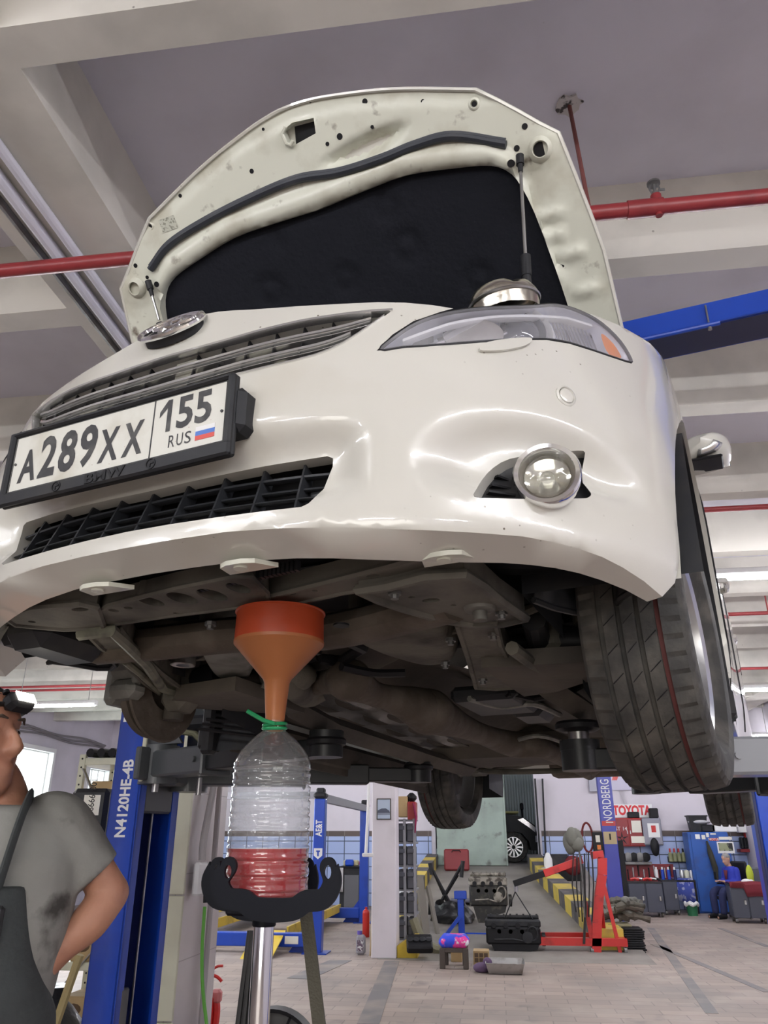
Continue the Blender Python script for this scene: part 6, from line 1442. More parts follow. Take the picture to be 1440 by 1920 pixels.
for i, u in enumerate(np.linspace(0, 1, 12)):
    k = math.sin(min(u*1.1+.15, 1)*PI*.62)**.8*(1-.35*u*u); rows.append([(w*.5*k*math.cos(a)*(1+.10*math.sin(5*a+i))+.05*(1-u), .30*k*math.sin(a)*(1+.12*math.cos(4*a+2*i)), h*u*(1+.08*math.sin(3*a))) for a in np.linspace(0, 2*PI, 28, endpoint=False)])
b.grid(rows, False, True); b.f.append(tuple(range(28))[::-1]); b.mi.append(0); b.build('sack', K['bag'], bg_, angle=70); b = MB(); b.box((.08, 0, h*.86), (.2, .16, .12), b=.04); b.box((-.1, .05, h*.84), (.18, .2, .1), b=.04); b.build('contents', mat('straw_paper', (.45, .36, .15), .8, dirt=((.1, .08, .05), 12, .5, .6)), bg_)
cfY = bg_.location.y+.42; t = thing('folding_frame', 'black folding frame of crossed bars standing behind the garbage bag', 'frame', (float(wy(833, 1700, cfY)[0]), cfY, 0))
p = lambda x, y, dy=0: tuple(np.array(wy(x, y, cfY+dy))-np.array([t.location.x, cfY, 0]))
b = MB()
for (a, c, d) in (((806, 1622), (848, 1702), 0), ((868, 1618), (815, 1712), 0), ((812, 1632), (838, 1690), .35), ((858, 1640), (822, 1700), .35)):
    b.tube([p(*a, d), tuple((np.array(p(*a, d))*.5+np.array(p(*c, d))*.5)), (p(*c, d)[0], p(*c, d)[1], p(*c, d)[2]), ], .028, 8)
b.build('crossed_bars', K['black'], t)
b = MB(); b.tube([p(806, 1618), p(810, 1640)], .036, 8); b.tube([p(868, 1614), p(865, 1645)], .036, 8); b.build_each('grip', K['gray_black'], t)
b = MB(); 
for x in (-.28, .28): b.tube([(x, 0, .0), (x*.9, .05, .55)], .025, 8)
b.build('frame_legs', K['black'], t)
# ---- engine stand with engine
es, w, h = stand('engine_stand', 'blue engine stand carrying a bare engine above the stool', 'engine stand', 857, 1678, 876, 1768)
ex_, ey_ = es.location.x, es.location.y
b = MB(); b.box((0, 0, h/2), (.10, .10, h), b=.008); b.box((0, -.0, h+.0), (.20, .14, .12), b=.01); b.build('stand_post', K['blue'], es)
b = MB(); b.beam((-.02, -.06, h*.55), (-.28, -.10, .08), .06, .05); b.build('stand_brace', K['blue'], es)
b = MB(); b.box((.45, 0, .1), (1.0, .10, .09), b=.008); b.box((0, 0, .1), (.12, .7, .09), b=.008); b.box((.62, -.05, .14), (.36, .08, .1)); b.build('stand_base', K['blue'], es)
for (x, y) in ((0, -.32), (0, .32), (.9, -.05)): MB().cyl((x, y-.02, .03), (x, y+.02, .03), .03).build('caster', K['black'], es)
def engine(name, label, x0, y0, x1, y1, Y, top=True, dark=False):
    a, c, z0, z1 = at(x0, y0, x1, y1, Y); t = thing(name, label, 'engine', ((a+c)/2, Y, z0)); W2, H2 = c-a, z1-z0
    blkm, alum = (K['black'], K['gray_black']) if dark else (mat('engine_iron', (.035, .034, .032), .6, .4, dirt=((.10, .09, .07), 12, .5, .7)), mat('engine_alloy', (.30, .28, .24), .5, .5, dirt=((.07, .06, .05), 14, .48, .64)))
    b = MB(); b.box((0, .2, H2*.52), (W2*.86, .40, H2*.42), b=.03); b.build('block', blkm, t)
    b = MB(); b.box((0, .2, H2*.80), (W2*.88, .36, H2*.18), b=.02); b.build('cylinder_head', alum, t)
    b = MB(); b.prism([(-W2*.36, H2*.34), (W2*.40, H2*.34), (W2*.36, H2*.2), (-W2*.02, H2*.10), (-W2*.10, 0), (-W2*.25, 0), (-W2*.30, H2*.14)], .02, .36, Matrix(((1, 0, 0, 0), (0, 0, 1, 0), (0, 1, 0, 0), (0, 0, 0, 1)))); b.build('oil_pan', blkm, t)
    for k in range(4): MB().lathe([(.035, .02), (.035, -.012), (.0, -.012)], T(-W2*.30+k*W2*.19, -.0, H2*.76) @ RX(90), 14).build('exhaust_port', K['black'], t)
    b = MB(); b.cyl((-W2*.40, .2, H2*.93), (W2*.42, .2, H2*.93), .028)
    for k in range(8): b.cyl((-W2*.36+k*W2*.105, .2, H2*.93), (-W2*.33+k*W2*.105, .2, H2*.93), .045, n=10)
    b.build('camshaft', alum, t)
    b = MB(); b.lathe([(.05, 0), (.075, .01), (.075, .05), (.03, .055)], T(W2*.22, 0, H2*.50) @ RX(90), 20); b.build('water_pump', alum, t)
    b = MB(); b.tube([(W2*.30+.07*math.cos(u), -.02, H2*.58+.09*math.sin(u)) for u in np.linspace(0, 2*PI, 18, endpoint=False)], .014, 6, True); b.build('gasket_flange', alum, t)
    for k in range(3): MB().lathe([(.03, .0), (.028, -.008), (0, -.008)], T(-W2*.22+k*W2*.18, -.0, H2*.62) @ RX(90), 14).build('core_plug', alum, t)
    b = MB(); b.tube([(-W2*.3, -.03, H2*.44), (0, -.06, H2*.46), (W2*.2, -.03, H2*.40)], .012, 6); b.build('coolant_pipe', alum, t)
    b = MB(); b.lathe([(.09, 0), (.09, .05), (.03, .06)], T(W2*.45, .2, H2*.42) @ RY(90), 18); b.build('crank_pulley', blkm, t)
    return t
engine('engine', 'bare grey and black engine bolted to the blue stand', 876, 1634, 955, 1730, ey_-.08)
# ---- engine hoist
eh, w, h = stand('engine_hoist', 'red engine hoist with dark straps and a black boom extension', 'hoist', 1112, 1598, 1135, 1790)
hx_, hy_ = eh.location.x, eh.location.y
def hp(x, y, dy=0): v = wy(x, y, hy_+dy); return (float(v[0])-hx_, dy, float(v[2]))
b = MB(); P_ = [hp(1118, 1792), hp(1119, 1730), hp(1123, 1680), hp(1129, 1640), hp(1129, 1608), hp(1112, 1600)]
for i in range(4): b.beam(P_[i], P_[i+1], .10, .13, (1, 0, 0))
b.beam(hp(1131, 1601), hp(1108, 1604), .10, .10); b.build('mast', K['red'], eh)
b = MB(); b.beam(hp(1092, 1612), hp(1020, 1638), .09, .10, b=.006); b.beam(hp(1092, 1606, .02), hp(1030, 1632, .02), .012, .012); b.build('boom', K['red'], eh)
b = MB(); b.beam(hp(1020, 1638), hp(963, 1657), .075, .085, b=.005); b.build('boom_extension', K['black'], eh)
b = MB(); b.beam(hp(1130, 1650), hp(1164, 1790), .05, .05); b.beam(hp(1126, 1690, .15), hp(1138, 1785, .3), .05, .05); b.beam(hp(1097, 1690), hp(1112, 1775), .06, .06); b.build('braces', K['red'], eh)
b = MB(); zl_ = .16
b.beam((*hp(1180, 1805)[:2], zl_), (*hp(978, 1812)[:2], zl_), .10, .10); q2_ = hp(1180, 1800, .75); b.beam((q2_[0]-.05, .75, zl_), (hp(1000, 1790, .75)[0], .6, zl_), .10, .10); b.beam((hp(1170, 1805)[0], 0, zl_), (hp(1165, 1795, .75)[0], .75, zl_), .10, .10); b.build('base_legs', K['red'], eh)
for (px, dy) in ((1176, 0), (985, 0), (1113, 0), (1160, .75), (1010, .6)):
    x = hp(px, 1812, dy)[0]; b = MB(); b.cyl((x-.02, dy, .055), (x+.02, dy, .055), .055); b.box((x, dy, .10), (.05, .06, .05)); b.build('caster', K['dullsteel'], eh)
b = MB()
for k in range(6): b.tube([hp(1075+k*7, 1600+3*math.sin(k), -.08), hp(1073+k*8, 1660, -.10), hp(1080+k*6, 1700+9*(k % 3)+10, -.08)], .028, 6, sq=.35)
b.tube([hp(1092, 1620, -.1), hp(1098, 1700, -.1), hp(1095, 1770, -.1)], .02, 6); b.build('lifting_straps', mat('dark_webbing', (.03, .028, .028), .85), eh)
b = MB(); b.tube([hp(1086, 1596, -.1), hp(1092, 1650, -.12), hp(1096, 1720, -.12)], .014, 6); b.build('chain', K['dullsteel'], eh)
b = MB(); a0 = hp(967, 1660); b.tube([a0, (a0[0], a0[1], hp(966, 1672)[2])], .03, 8); b.build('hook', K['steel'], eh)
b = MB(); a0 = hp(966, 1672); b.tube([a0, hp(947, 1720)], .022, 6, sq=.4); b.tube([a0, hp(1001, 1727)], .022, 6, sq=.4); b.build('sling', K['black'], eh)
b = MB(); rr2 = random.Random(5); [b.ball(hp(1066+k*3.2, 1566+abs(k-3)*4+9*(k % 2), -.04*(k % 3)), (.06+.04*rr2.random(), .06, .10+.05*rr2.random())) for k in range(7)]; b.build('jacket_heap', mat('grey_work_jacket', (.13, .13, .11), .9, bump=(14, .8)), eh)
engine('engine', 'oily black engine hanging by a sling from the red hoist', 905, 1716, 1020, 1797, hy_-.1, dark=True)
b = MB(); q = wz(998, 1813, 0)
# ---- stool, boxes, tray
t, w, h = stand('stool', 'low wooden stool with a bright blue and pink cushion', 'stool', 827, 1776, 879, 1814)
wd_ = mat('grey_brown_wood', (.075, .06, .05), .7)
for (x, y) in ((-.42, -.12), (.42, -.12), (-.36, .2), (.36, .2)): addbox(t, 'leg', wd_, (x*w, y, h/2), (.07, .07, h))
addbox(t, 'seat_board', wd_, (0, .04, h-.02), (w*.96, .36, .05))
cush = mat('flowered_cushion', (.03, .07, .65), .8, dirt=[((.75, .05, .30), 5, .52, .56), ((.75, .75, .80), 7, .60, .64)])
x0, x1, z0, z1 = at(825, 1757, 880, 1776, t.location.y); b = MB(); b.box((0, .04, (z1-z0)/2+.01), (x1-x0, .42, z1-z0+.02), b=.05); b.build('cushion', cush, loc=(t.location.x, t.location.y, h), label='bright blue and pink flowered cushion on the low wooden stool', cat='cushion', angle=70)
t, w, h = stand('cardboard_box', 'printed cardboard box on the floor between stool and steel tray', 'box', 888, 1783, 918, 1810); addbox(t, 'carton', K['card'], (0, .12, h/2), (w, .24, h)); b = MB(); [b.box((x, -.001, z), (.05, .002, .05)) for x in (-w*.3, 0, w*.3) for z in (h*.35, h*.7)]; b.build('print', mat('brown_print', (.12, .08, .05), .8), t)
t, w, h = stand('cardboard_box', 'small carton under the wooden stool', 'box', 846, 1789, 866, 1812, Y=float(wz(856, 1806, 0)[1])+.1); addbox(t, 'carton', K['card'], (0, .1, .11), (w, .2, .22))
t, w, h = stand('drip_tray', 'shallow steel tray on the floor under the hanging engine', 'tray', 912, 1806, 984, 1828)
b = MB(); b.grid([[(x*w/2*k, .22+y*.24*k, z) for x, y in ((-1, -1), (1, -1), (1, 1), (-1, 1))] for k, z in ((.80, .01), (.86, .012), (1.0, h), (1.03, h))], False, True); b.f.append((0, 1, 2, 3)); b.mi.append(0); b.build('basin', K['steel'], t, solid=.006, angle=20)
b = MB(); b.ball((0, 0, .05), (.11, .10, .06)); b.ball((.07, .03, .10), (.06, .06, .06)); b.build('rag', mat('purple_rag', (.10, .06, .12), .9, bump=(20, 1)), loc=tuple(wz(904, 1823, 0)), label='dark purple rag on the floor beside the steel tray', cat='rag')
a, c, z0, z1 = at(913, 1763, 935, 1786, hy_-.3); b = MB(); b.m = 0; b.box((0, 0, (z1-z0)/2), (c-a, .015, z1-z0)); b.m = 1; b.box((0, -.009, (z1-z0)/2), ((c-a)*.8, .004, (z1-z0)*.84)); b.build('sign_plate', [K['white'], K['blue']], loc=((a+c)/2, ey_-.11, z0), label='blue plate with white border leaning on the engine stand base', cat='sign')
# ---- parts at the kerb end
q = wz(1165, 1786, 0)
t, w, h = stand('disc_stack', 'stack of black brake discs on the floor by the kerb end', 'brake discs', 1175, 1737, 1212, 1788); bpy.data.objects.remove(t)
qx = wz(1193, 1787, 0); hh_ = float(wy(1193, 1740, qx[1])[2]); nd = 11
for k in range(nd):
    ord_ = ('lowest', 'second', 'third', 'fourth', 'fifth', 'sixth', 'seventh', 'eighth', 'ninth', 'tenth', 'topmost')[k]
    b = MB(); th = hh_/nd; b.box((.01*math.sin(k*2.3), .15, th*.45), (w+.02*math.sin(k), .34, th*.8), b=.006)
    b.build('rubber_mat', K['black'], loc=(float(qx[0]), float(qx[1]), th*k), label='%s black rubber mat of the pile by the kerb end' % ord_, cat='mat', group='pile of black rubber mats')
b = MB(); x0, x1, z0, z1 = at(1152, 1733, 1176, 1787, float(qx[1])+.3); b.box((0, .2, (z1)/2), (x1-x0+.12, .5, z1), b=.01); b.build('block', mat('khaki_block', (.27, .24, .14), .8), loc=((x0+x1)/2, float(qx[1])+.3, 0), label='khaki block under the heap of used metal parts', cat='block'); zt2_ = z1
for k in range(13):
    px, py = 1147+rnd.random()*58, 1690+rnd.random()*36; YY = float(qx[1])+.38+.3*rnd.random(); zz = zt2_+.0
    p_ = wy(px, py, YY); L_ = .14+.12*rnd.random(); a_2 = rnd.random()*3; b = MB()
    b.tube(catmull([np.array((-L_*math.cos(a_2), -L_*math.sin(a_2)*.5, 0)), np.array((0, 0, .04)), np.array((L_*math.cos(a_2), L_*.5*math.sin(a_2), .01))], 4), [.03+.03*rnd.random() for _ in range(9)], 8)
    kind = ('bracket', 'pipe', 'hose')[k % 3]
    b.build('used_part', [K['cast'], K['cast_lt'], K['rust']][k % 3], loc=(float(p_[0]), YY, max(float(p_[2]), zt2_+.05)), label='used metal part in the heap beside the red hoist base', cat='part', group='heap of used metal parts')
# ---- second lift post with lettering, wall of tools behind it
nY = 16.6; x0, x1, z0, z1 = at(1140, 1440, 1160, 1690, nY)
xa = wy(1147, 1600, nY); NW = .27
np_ = thing('lift_post', 'slim blue lift post with white lettering in front of the tool wall', 'car lift', (float(wy(1150, 1640, nY)[0]), nY, 0)); NH = 3.1
b = MB(); b.box((0, 0, NH/2), (NW, .2, NH), b=.01); b.build('post_column', mat('violet_blue_enamel', (.05, .06, .38), .4), np_)
b = MB(); zt_ = Zat(1142, 1500, nY); t2 = MB(); t2.text('NORDBERG', Matrix(), 1, 0, .004, spacing=1.05); v = np.array(t2.v); lo, hi = v.min(0), v.max(0); kx = (Zat(1136, 1462, nY)-Zat(1147, 1542, nY))/(hi[0]-lo[0]); ky = NW*.62/(hi[1]-lo[1]); b.add([((q[0]-(lo[0]+hi[0])/2)*kx, (q[1]-(lo[1]+hi[1])/2)*ky, 0) for q in t2.v], t2.f, T(0, -.1015, (Zat(1136, 1462, nY)+Zat(1147, 1542, nY))/2) @ RX(90) @ RZ(90)); b.build('post_lettering', K['white'], np_, angle=0, fixn=False)
zz = Zat(1146, 1544, nY); addbox(np_, 'red_sticker', K['red'], (0, -.102, zz), (NW*.95, .004, .09), 0); zz = Zat(1148, 1571, nY); addbox(np_, 'tan_sticker', mat('tan_sticker', (.48, .38, .22), .6), (0, -.102, zz), (NW*.9, .004, .22), 0)
addbox(np_, 'sticker_figure', K['black'], (0, -.105, zz+.02), (.03, .003, .11), 0); addbox(np_, 'red_sticker_line', K['paper'], (.02, -.105, Zat(1146, 1542, nY)), (NW*.5, .003, .016), 0)
x0, x1, z0, z1 = at(1125, 1560, 1139, 1602, nY-.1); addbox(np_, 'control_box', K['black'], (-.24, -.08, (z0+z1)/2), (x1-x0, .14, z1-z0)); addbox(np_, 'control_paper', K['paper'], (-.24, -.152, z1-.12), (.08, .003, .12), 0); addbox(np_, 'control_sticker', K['orange'], (-.23, -.152, z1-.27), (.07, .003, .08), 0)
addbox(np_, 'rubber_strip', K['black'], (NW/2+.05, -.02, Zat(1160, 1640, nY)), (.10, .12, 1.2)); b = MB(); b.box((0, 0, .01), (.5, .5, .02)); b.build('base_plate', K['blue'], np_)
b = MB(); b.tube([(-.42+.10*math.cos(a), -.05, Zat(1122, 1570, nY)+.26*math.sin(a)) for a in np.linspace(0, 2*PI, 24, endpoint=False)], .022, 6, True); b.build('belt_loop', mat('maroon_belt', (.14, .015, .015), .8), np_)
WY = YB-.03
def wl(x0, y0, x1, y1, d=.03, off=0): a, c, z0, z1 = at(x0, y0, x1, y1, WY-d-off); return (a+c)/2, c-a, z0, z1-z0
def panel_thing(name, label, cat, x0, y0, x1, y1, d, m, off=0, b=.004):
    xm, ww, z0, hh_ = wl(x0, y0, x1, y1, d, off); t = thing(name, label, cat, (xm, WY-off, z0)); MB().box((0, -d/2, hh_/2), (ww, d, hh_), b=b).build('body', m, t); return t, ww, hh_
t, ww, hh_ = panel_thing('wall_banner', 'white banner with red car maker lettering above the red cabinets', 'banner', 1148, 1508, 1222, 1533, .012, K['white'])
b = MB(); t2 = MB(); t2.text('TOYOTA', Matrix(), 1, 0, .045); v = np.array(t2.v); lo, hi = v.min(0), v.max(0); b.add([((q[0]-(lo[0]+hi[0])/2)*ww*.94/(hi[0]-lo[0]), (q[1]-(lo[1]+hi[1])/2)*hh_*.76/(hi[1]-lo[1]), 0) for q in t2.v], t2.f, T(0, -.0135, hh_*.55) @ RX(90)); b.build('banner_lettering', mat('banner_red', (.62, .02, .03), .5), t, angle=0, fixn=False)
t, ww, hh_ = panel_thing('wall_poster', 'coloured poster high on the wall beside the slim blue post', 'poster', 1146, 1440, 1206, 1482, .012, mat('lavender_poster', (.50, .48, .60), .5))
b = MB(); b.m = 0; b.prism([(-.45*ww, hh_*.45), (-.30*ww, hh_*.45), (-.16*ww, hh_*.98), (-.34*ww, hh_*.98)], 0, .002, T(0, -.013, 0) @ RX(90)); b.m = 1; b.prism([(-.22*ww, hh_*.98), (-.02*ww, hh_*.98), (.06*ww, hh_*.40), (-.02*ww, hh_*.36)], 0, .002, T(0, -.013, 0) @ RX(90)); b.m = 2; b.box((.32*ww, -.0135, hh_*.08), (.3*ww, .002, hh_*.12)); b.build('print', [K['red'], mat('poster_yellow', (.6, .55, .08), .5), K['red']], t, angle=0)
panel_thing('distribution_box', 'pale grey metal box on the wall beside the slim blue post', 'box', 1106, 1440, 1123, 1484, .16, mat('pale_grey_metal', (.36, .36, .42), .5))
t, ww, hh_ = panel_thing('wall_cabinet', 'red two-door wall cabinet under the lettered banner', 'cabinet', 1154, 1534, 1204, 1587, .32, K['red'], b=.01)
mr_ = mat('maroon_door', (.22, .014, .018), .4)
for s in (-1, 1):
    d_ = addbox(t, 'door', mr_, (s*ww*.245, -.33, hh_*.5), (ww*.47, .02, hh_*.94)); addbox(d_, 'handle', K['steel'], (s*ww*.05, -.347, hh_*.5), (.02, .015, .08))
addbox(t, 'paper_note', K['paper'], (ww*.27, -.345, hh_*.70), (ww*.32, .003, hh_*.42), 0); addbox(t, 'paper_strip', K['paper'], (ww*.27, -.345, hh_*.24), (ww*.44, .003, hh_*.24), 0)
b = MB(); [b.prism([(.0, .16), (.02, .03), (-.02, .03)], 0, .006, T(-ww*.25, -.345, hh_*.28) @ RX(90) @ RZ(72*k)) for k in range(5)]; b.build('star', K['black'], t)
b = MB(); b.text('ST 14', T(-ww*.25, -.342, hh_*.62) @ RX(90), .12, 0); b.build('cabinet_lettering', K['white'], t, angle=0, fixn=False)
t, ww, hh_ = panel_thing('wall_cabinet', 'grey wall cabinet with a white notice beside the red one', 'cabinet', 1205, 1534, 1238, 1585, .32, mat('grey_cabinet', (.22, .22, .27), .5), b=.01)
addbox(t, 'door', mat('grey_cabinet_door', (.25, .25, .30), .5), (0, -.33, hh_*.5), (ww*.92, .02, hh_*.94)); addbox(t, 'notice', K['white'], (.05, -.345, hh_*.55), (ww*.55, .003, hh_*.52), 0); addbox(t, 'notice_print', K['red'], (.05, -.348, hh_*.6), (ww*.22, .003, hh_*.25), 0)
for i, (x0, y0, x1, y1, m, lab, nm, ct) in enumerate(((1178, 1522, 1198, 1534, K['black'], 'dark case standing on the red wall cabinet', 'case', 'case'), (1219, 1515, 1233, 1534, K['black'], 'dark grey box standing on the grey wall cabinet', 'box', 'box'))):
    xm, ww, z0, hh_ = wl(x0, y0, x1, y1, .2, .05); MB().box((0, 0, hh_/2), (ww, .18, hh_), b=.02).build(nm, m, loc=(xm, WY-.18, z0), label=lab, cat=ct)
b = MB(); b.ball((0, 0, 0), (.10, .06, .2)); b.build('cap', K['black'], loc=tuple(wy(1228, 1588, WY-.42)), label='black cloth cap hanging below the grey wall cabinet', cat='cap')
t, ww, hh_ = panel_thing('tool_board', 'red perforated tool board behind the two tool trolleys', 'board', 1172, 1620, 1262, 1656, .06, mr_)
for k in range(9): addbox(t, 'hanging_tool', K['steel'] if k % 2 else K['black'], (-ww*.42+k*ww*.105, -.08, hh_*(.45+.2*(k % 3)*.5)), (.03, .03, .22))
t, ww, hh_ = panel_thing('wall_shelf', 'thin wall shelf of round parts under the red cabinet', 'shelf', 1160, 1616, 1222, 1621, .25, K['dullsteel'])
for k in range(5):
    p_ = wy(1168+k*11, 1615, WY-.15); b = MB(); b.lathe([(.09, -.04), (.10, -.03), (.10, .03), (.05, .04)], RX(90) @ T(0, .1, 0), 16); b.build('round_part', K['black'] if k % 2 == 0 else K['dullsteel'], loc=(float(p_[0]), WY-.14, float(t.location.z)+hh_), label='%s round part on the thin shelf under the red cabinet' % ('first dark', 'first steel', 'middle dark', 'second steel', 'last dark')[k], cat='part', group='round parts on the thin shelf')
t, ww, hh_ = panel_thing('bottle_rack', 'wire rack of five oil bottles on the blue tiles', 'rack', 1254, 1606, 1293, 1617, .10, K['black'])
for k in range(5):
    bo_ = thing('oil_bottle', '%s oil bottle in the wire rack on the tiles' % ('first', 'second', 'third', 'fourth', 'fifth')[k]+(' with red top' if k < 3 else ' with black top'), 'bottle', (t.location.x-ww*.4+k*ww*.2, WY-.15, t.location.z+.02), group='bottles in the wire rack')
    b = MB(); b.lathe([(.05, 0), (.05, .16), (.02, .2)], None, 12); b.build('flask', mat('olive_bottle', (.25, .26, .14), .4), bo_); b = MB(); b.cyl((0, 0, .2), (0, 0, .28), .022, n=10); b.build('stopper', K['red'] if k < 3 else K['black'], bo_)
# ---- tool trolleys
trm = mat('slate_trolley', (.055, .06, .085), .4)
def trolley(x0, yt, x1, yb, label, doors, dep=.5, rz=0):
    t, w, h = stand('tool_trolley', label, 'trolley', x0, yt, x1, yb, rz=rz); w_ = w
    addbox(t, 'cabinet', trm, (0, dep/2, h/2+.05), (w, dep, h-.10), .015); addbox(t, 'top_tray', K['gray_black'], (0, dep/2, h), (w+.02, dep+.02, .03))
    for k in range(doors):
        d_ = addbox(t, 'door', trm, (-w/2+w*(k+.5)/doors, -.012, h/2+.04), (w/doors*.94, .02, h*.84), .006); addbox(d_, 'handle', K['steel'], (-w/2+w*(k+.5)/doors+w/doors*.3, -.03, h*.55), (.05, .02, .09), .01)
    for x in (-w*.42, w*.42):
        for y in (.06, dep-.06): MB().cyl((x-.02, y, .05), (x+.02, y, .05), .05).build('caster', K['dullsteel'], t)
    return t, w, h
T1 = trolley(1184, 1656, 1249, 1720, 'wide dark tool trolley with two doors before the red tool board', 2)
T2 = trolley(1249, 1652, 1277, 1716, 'narrow dark tool trolley next to the one with two doors', 1)
T3 = trolley(1379, 1660, 1442, 1732, 'dark tool trolley under a dark red cloth beside the seated person', 2, rz=-6)
b = MB(); rows = [[(x, y, .04+.0*x) if False else (x, y-.0, zz+.012*math.sin(9*x+3*y)) for x in np.linspace(-T3[1]*.5, T3[1]*.52, 14)] for (y, zz) in ((.5, .0), (.3, .02), (.0, .02), (-.05, -.03), (-.06, -.14), (-.06, -.24))]
for r_ in rows[4:]: r_[:] = [(x, y, z+(.16 if x < -.05 else 0)) for (x, y, z) in r_]
b.grid(rows); b.build('red_cloth', mat('dark_red_cloth', (.16, .015, .025), .9), loc=(T3[0].location.x, T3[0].location.y-.02, T3[2]+.04), rz=-6, label='dark red cloth spread over the trolley beside the seated person', cat='cloth', solid=.008)
def small(name, label, cat, px, py, Y, mk, m, **k):
    p_ = wy(px, py, Y); b = MB(); mk(b); return b.build(name, m, loc=(float(p_[0]), Y, float(p_[2])), label=label, cat=cat, **k)
tY = T1[0].location.y+.2
for k in range(6):
    px = 1190+k*8; small('hand_tool', 'loose hand tool lying on top of the wide dark trolley', 'tool', px, 1653, tY+.1*(k % 3)-.1, lambda b: (b.tube([(-.09, 0, .04), (0, .02, .06), (.10, 0, .04)], .028, 6)), [K['red'], K['steel'], K['black']][k % 3], group='loose tools on the wide trolley')
for k in range(4):
    s_ = thing('spray_can', '%s spray can on the narrow trolley' % ('white capped', 'blue middle', 'blue and white', 'dark blue')[k], 'can', (T2[0].location.x-.21+k*.13, T2[0].location.y+.2, T2[2]+.02), group='spray cans on the narrow trolley')
    b = MB(); b.cyl((0, 0, 0), (0, 0, .2), .035, n=12); b.build('can', [K['white'], K['blue'], K['blue'], K['darkblue']][k], s_); b = MB(); b.cyl((0, 0, .2), (0, 0, .25), .02, n=10); b.build('nozzle', K['white'], s_)
small('rag', 'crumpled white rag on the dark red cloth', 'rag', 1400, 1656, T3[0].location.y+.15, lambda b: (b.ball((0, 0, .03), (.1, .07, .05)), b.ball((.08, 0, .03), (.06, .05, .04))), K['white'])
small('work_glove', 'lime yellow glove propped on the trolley beside the seated person', 'glove', 1406, 1640, T3[0].location.y+.3, lambda b: (b.ball((0, 0, 0), (.07, .04, .18)), b.ball((.02, 0, -.14), (.05, .04, .08))), mat('lime_cloth', (.45, .55, .04), .7))
a, c, z0, z1 = at(1408, 1630, 1436, 1662, T3[0].location.y+.42); b = MB(); b.box(((a+c)/2-T3[0].location.x, .47, T3[2]+(z1-z0)/2), (c-a, .06, z1-z0), b=.05); b.build('back_panel', trm, T3[0])
# ---- bench with blue cloth, bucket
t, w, h = stand('bench', 'small bench under a blue striped cloth between trolley and locker', 'bench', 1272, 1650, 1312, 1713)
for (x, y) in ((-.45, 0), (.45, 0), (-.45, .45), (.45, .45)): addbox(t, 'leg', K['black'], (x*w, y, h/2), (.05, .05, h))
addbox(t, 'top', K['black'], (0, .22, h-.02), (w, .5, .04)); addbox(t, 'lower_shelf', K['black'], (0, .22, h*.4), (w, .46, .03))
b = MB(); b.grid([[(x, y, z-(.0 if k < 2 else .10*math.sin((x+.3)*2.2))) for x in np.linspace(-w*.5, w*.4, 12)] for k, (y, z) in enumerate(((.45, .03), (-.01, .03), (-.04, -.10), (-.05, -.38)))]); b.build('blue_cloth', mat('blue_striped_cloth', (.06, .09, .38), .9, dirt=((.4, .42, .6), 9, .52, .58)), loc=(t.location.x, t.location.y, h), label='blue striped cloth hanging over the small bench', cat='cloth', solid=.01)
for k, (px, c_) in enumerate(((1280, 'steel'), (1289, 'cream'), (1299, 'white'))): small('jar', '%s jar on the blue striped cloth' % c_, 'jar', px, 1647, t.location.y+.25, lambda b: b.lathe([(.05, 0), (.055, .14), (.04, .17), (0, .17)], None, 14), K[c_], group='jars on the blue cloth')
t, w, h = stand('bucket', 'green bucket with a white bag in front of the small bench', 'bucket', 1288, 1695, 1311, 1717); b = MB(); b.lathe([(w*.40, 0), (w*.5, h), (w*.47, h), (w*.38, .02)], None, 20); b.build('pail', mat('green_pail', (.02, .14, .06), .4), t); b = MB(); b.tube([(w*.5*math.cos(u), w*.5*math.sin(u), h+.02*math.sin(5*u)) for u in np.linspace(0, 2*PI, 20, endpoint=False)], .035, 8, True); b.build('bag_rim', K['white'], t)
# ---- blue locker
t, w, h = stand('locker', 'tall blue steel locker with stickers and a photo behind the seated person', 'locker', 1310, 1560, 1388, 1713); lkY = t.location.y; lkx = t.location.x
lb = mat('locker_blue', (.02, .09, .36), .4, dirt=((.03, .06, .2), 4, .5, .75)); addbox(t, 'cabinet', lb, (0, .28, h/2), (w, .55, h), .012)
d_ = addbox(t, 'door', lb, (.03, -.012, h/2), (w*.94, .02, h*.96), .006); addbox(d_, 'handle', K['black'], (w*.32, -.035, h*.5), (.03, .03, .12))
zp_ = lambda y: Zat(1350, y, lkY); xp_ = lambda x: float(wy(x, 1600, lkY)[0])-lkx
addbox(d_, 'photo', K['white'], (xp_(1362), -.026, zp_(1589)), (.36, .006, .24), 0); addbox(d_, 'photo_print', mat('photo_print', (.28, .30, .18), .5, dirt=((.02, .02, .02), 9, .48, .52)), (xp_(1362), -.030, zp_(1588)), (.30, .004, .16), 0)
for (x, y, ww, hh_, m) in ((1342, 1571, .20, .06, K['red']), (1342, 1561, .12, .03, K['paper']), (1364, 1569, .28, .06, K['paper']), (1323, 1567, .08, .09, K['paper']), (1331, 1563, .06, .09, K['paper']), (1312, 1566, .10, .10, K['white'])):
    addbox(d_, 'sticker', m, (xp_(x), -.026, zp_(y)-.03), (ww, .004, hh_), 0)
b = MB(); b.text('MOTUL', T(xp_(1342), -.0285, zp_(1571)-.03) @ RX(90), .07, 0, .001); b.build('sticker_lettering', K['white'], d_, angle=0, fixn=False)
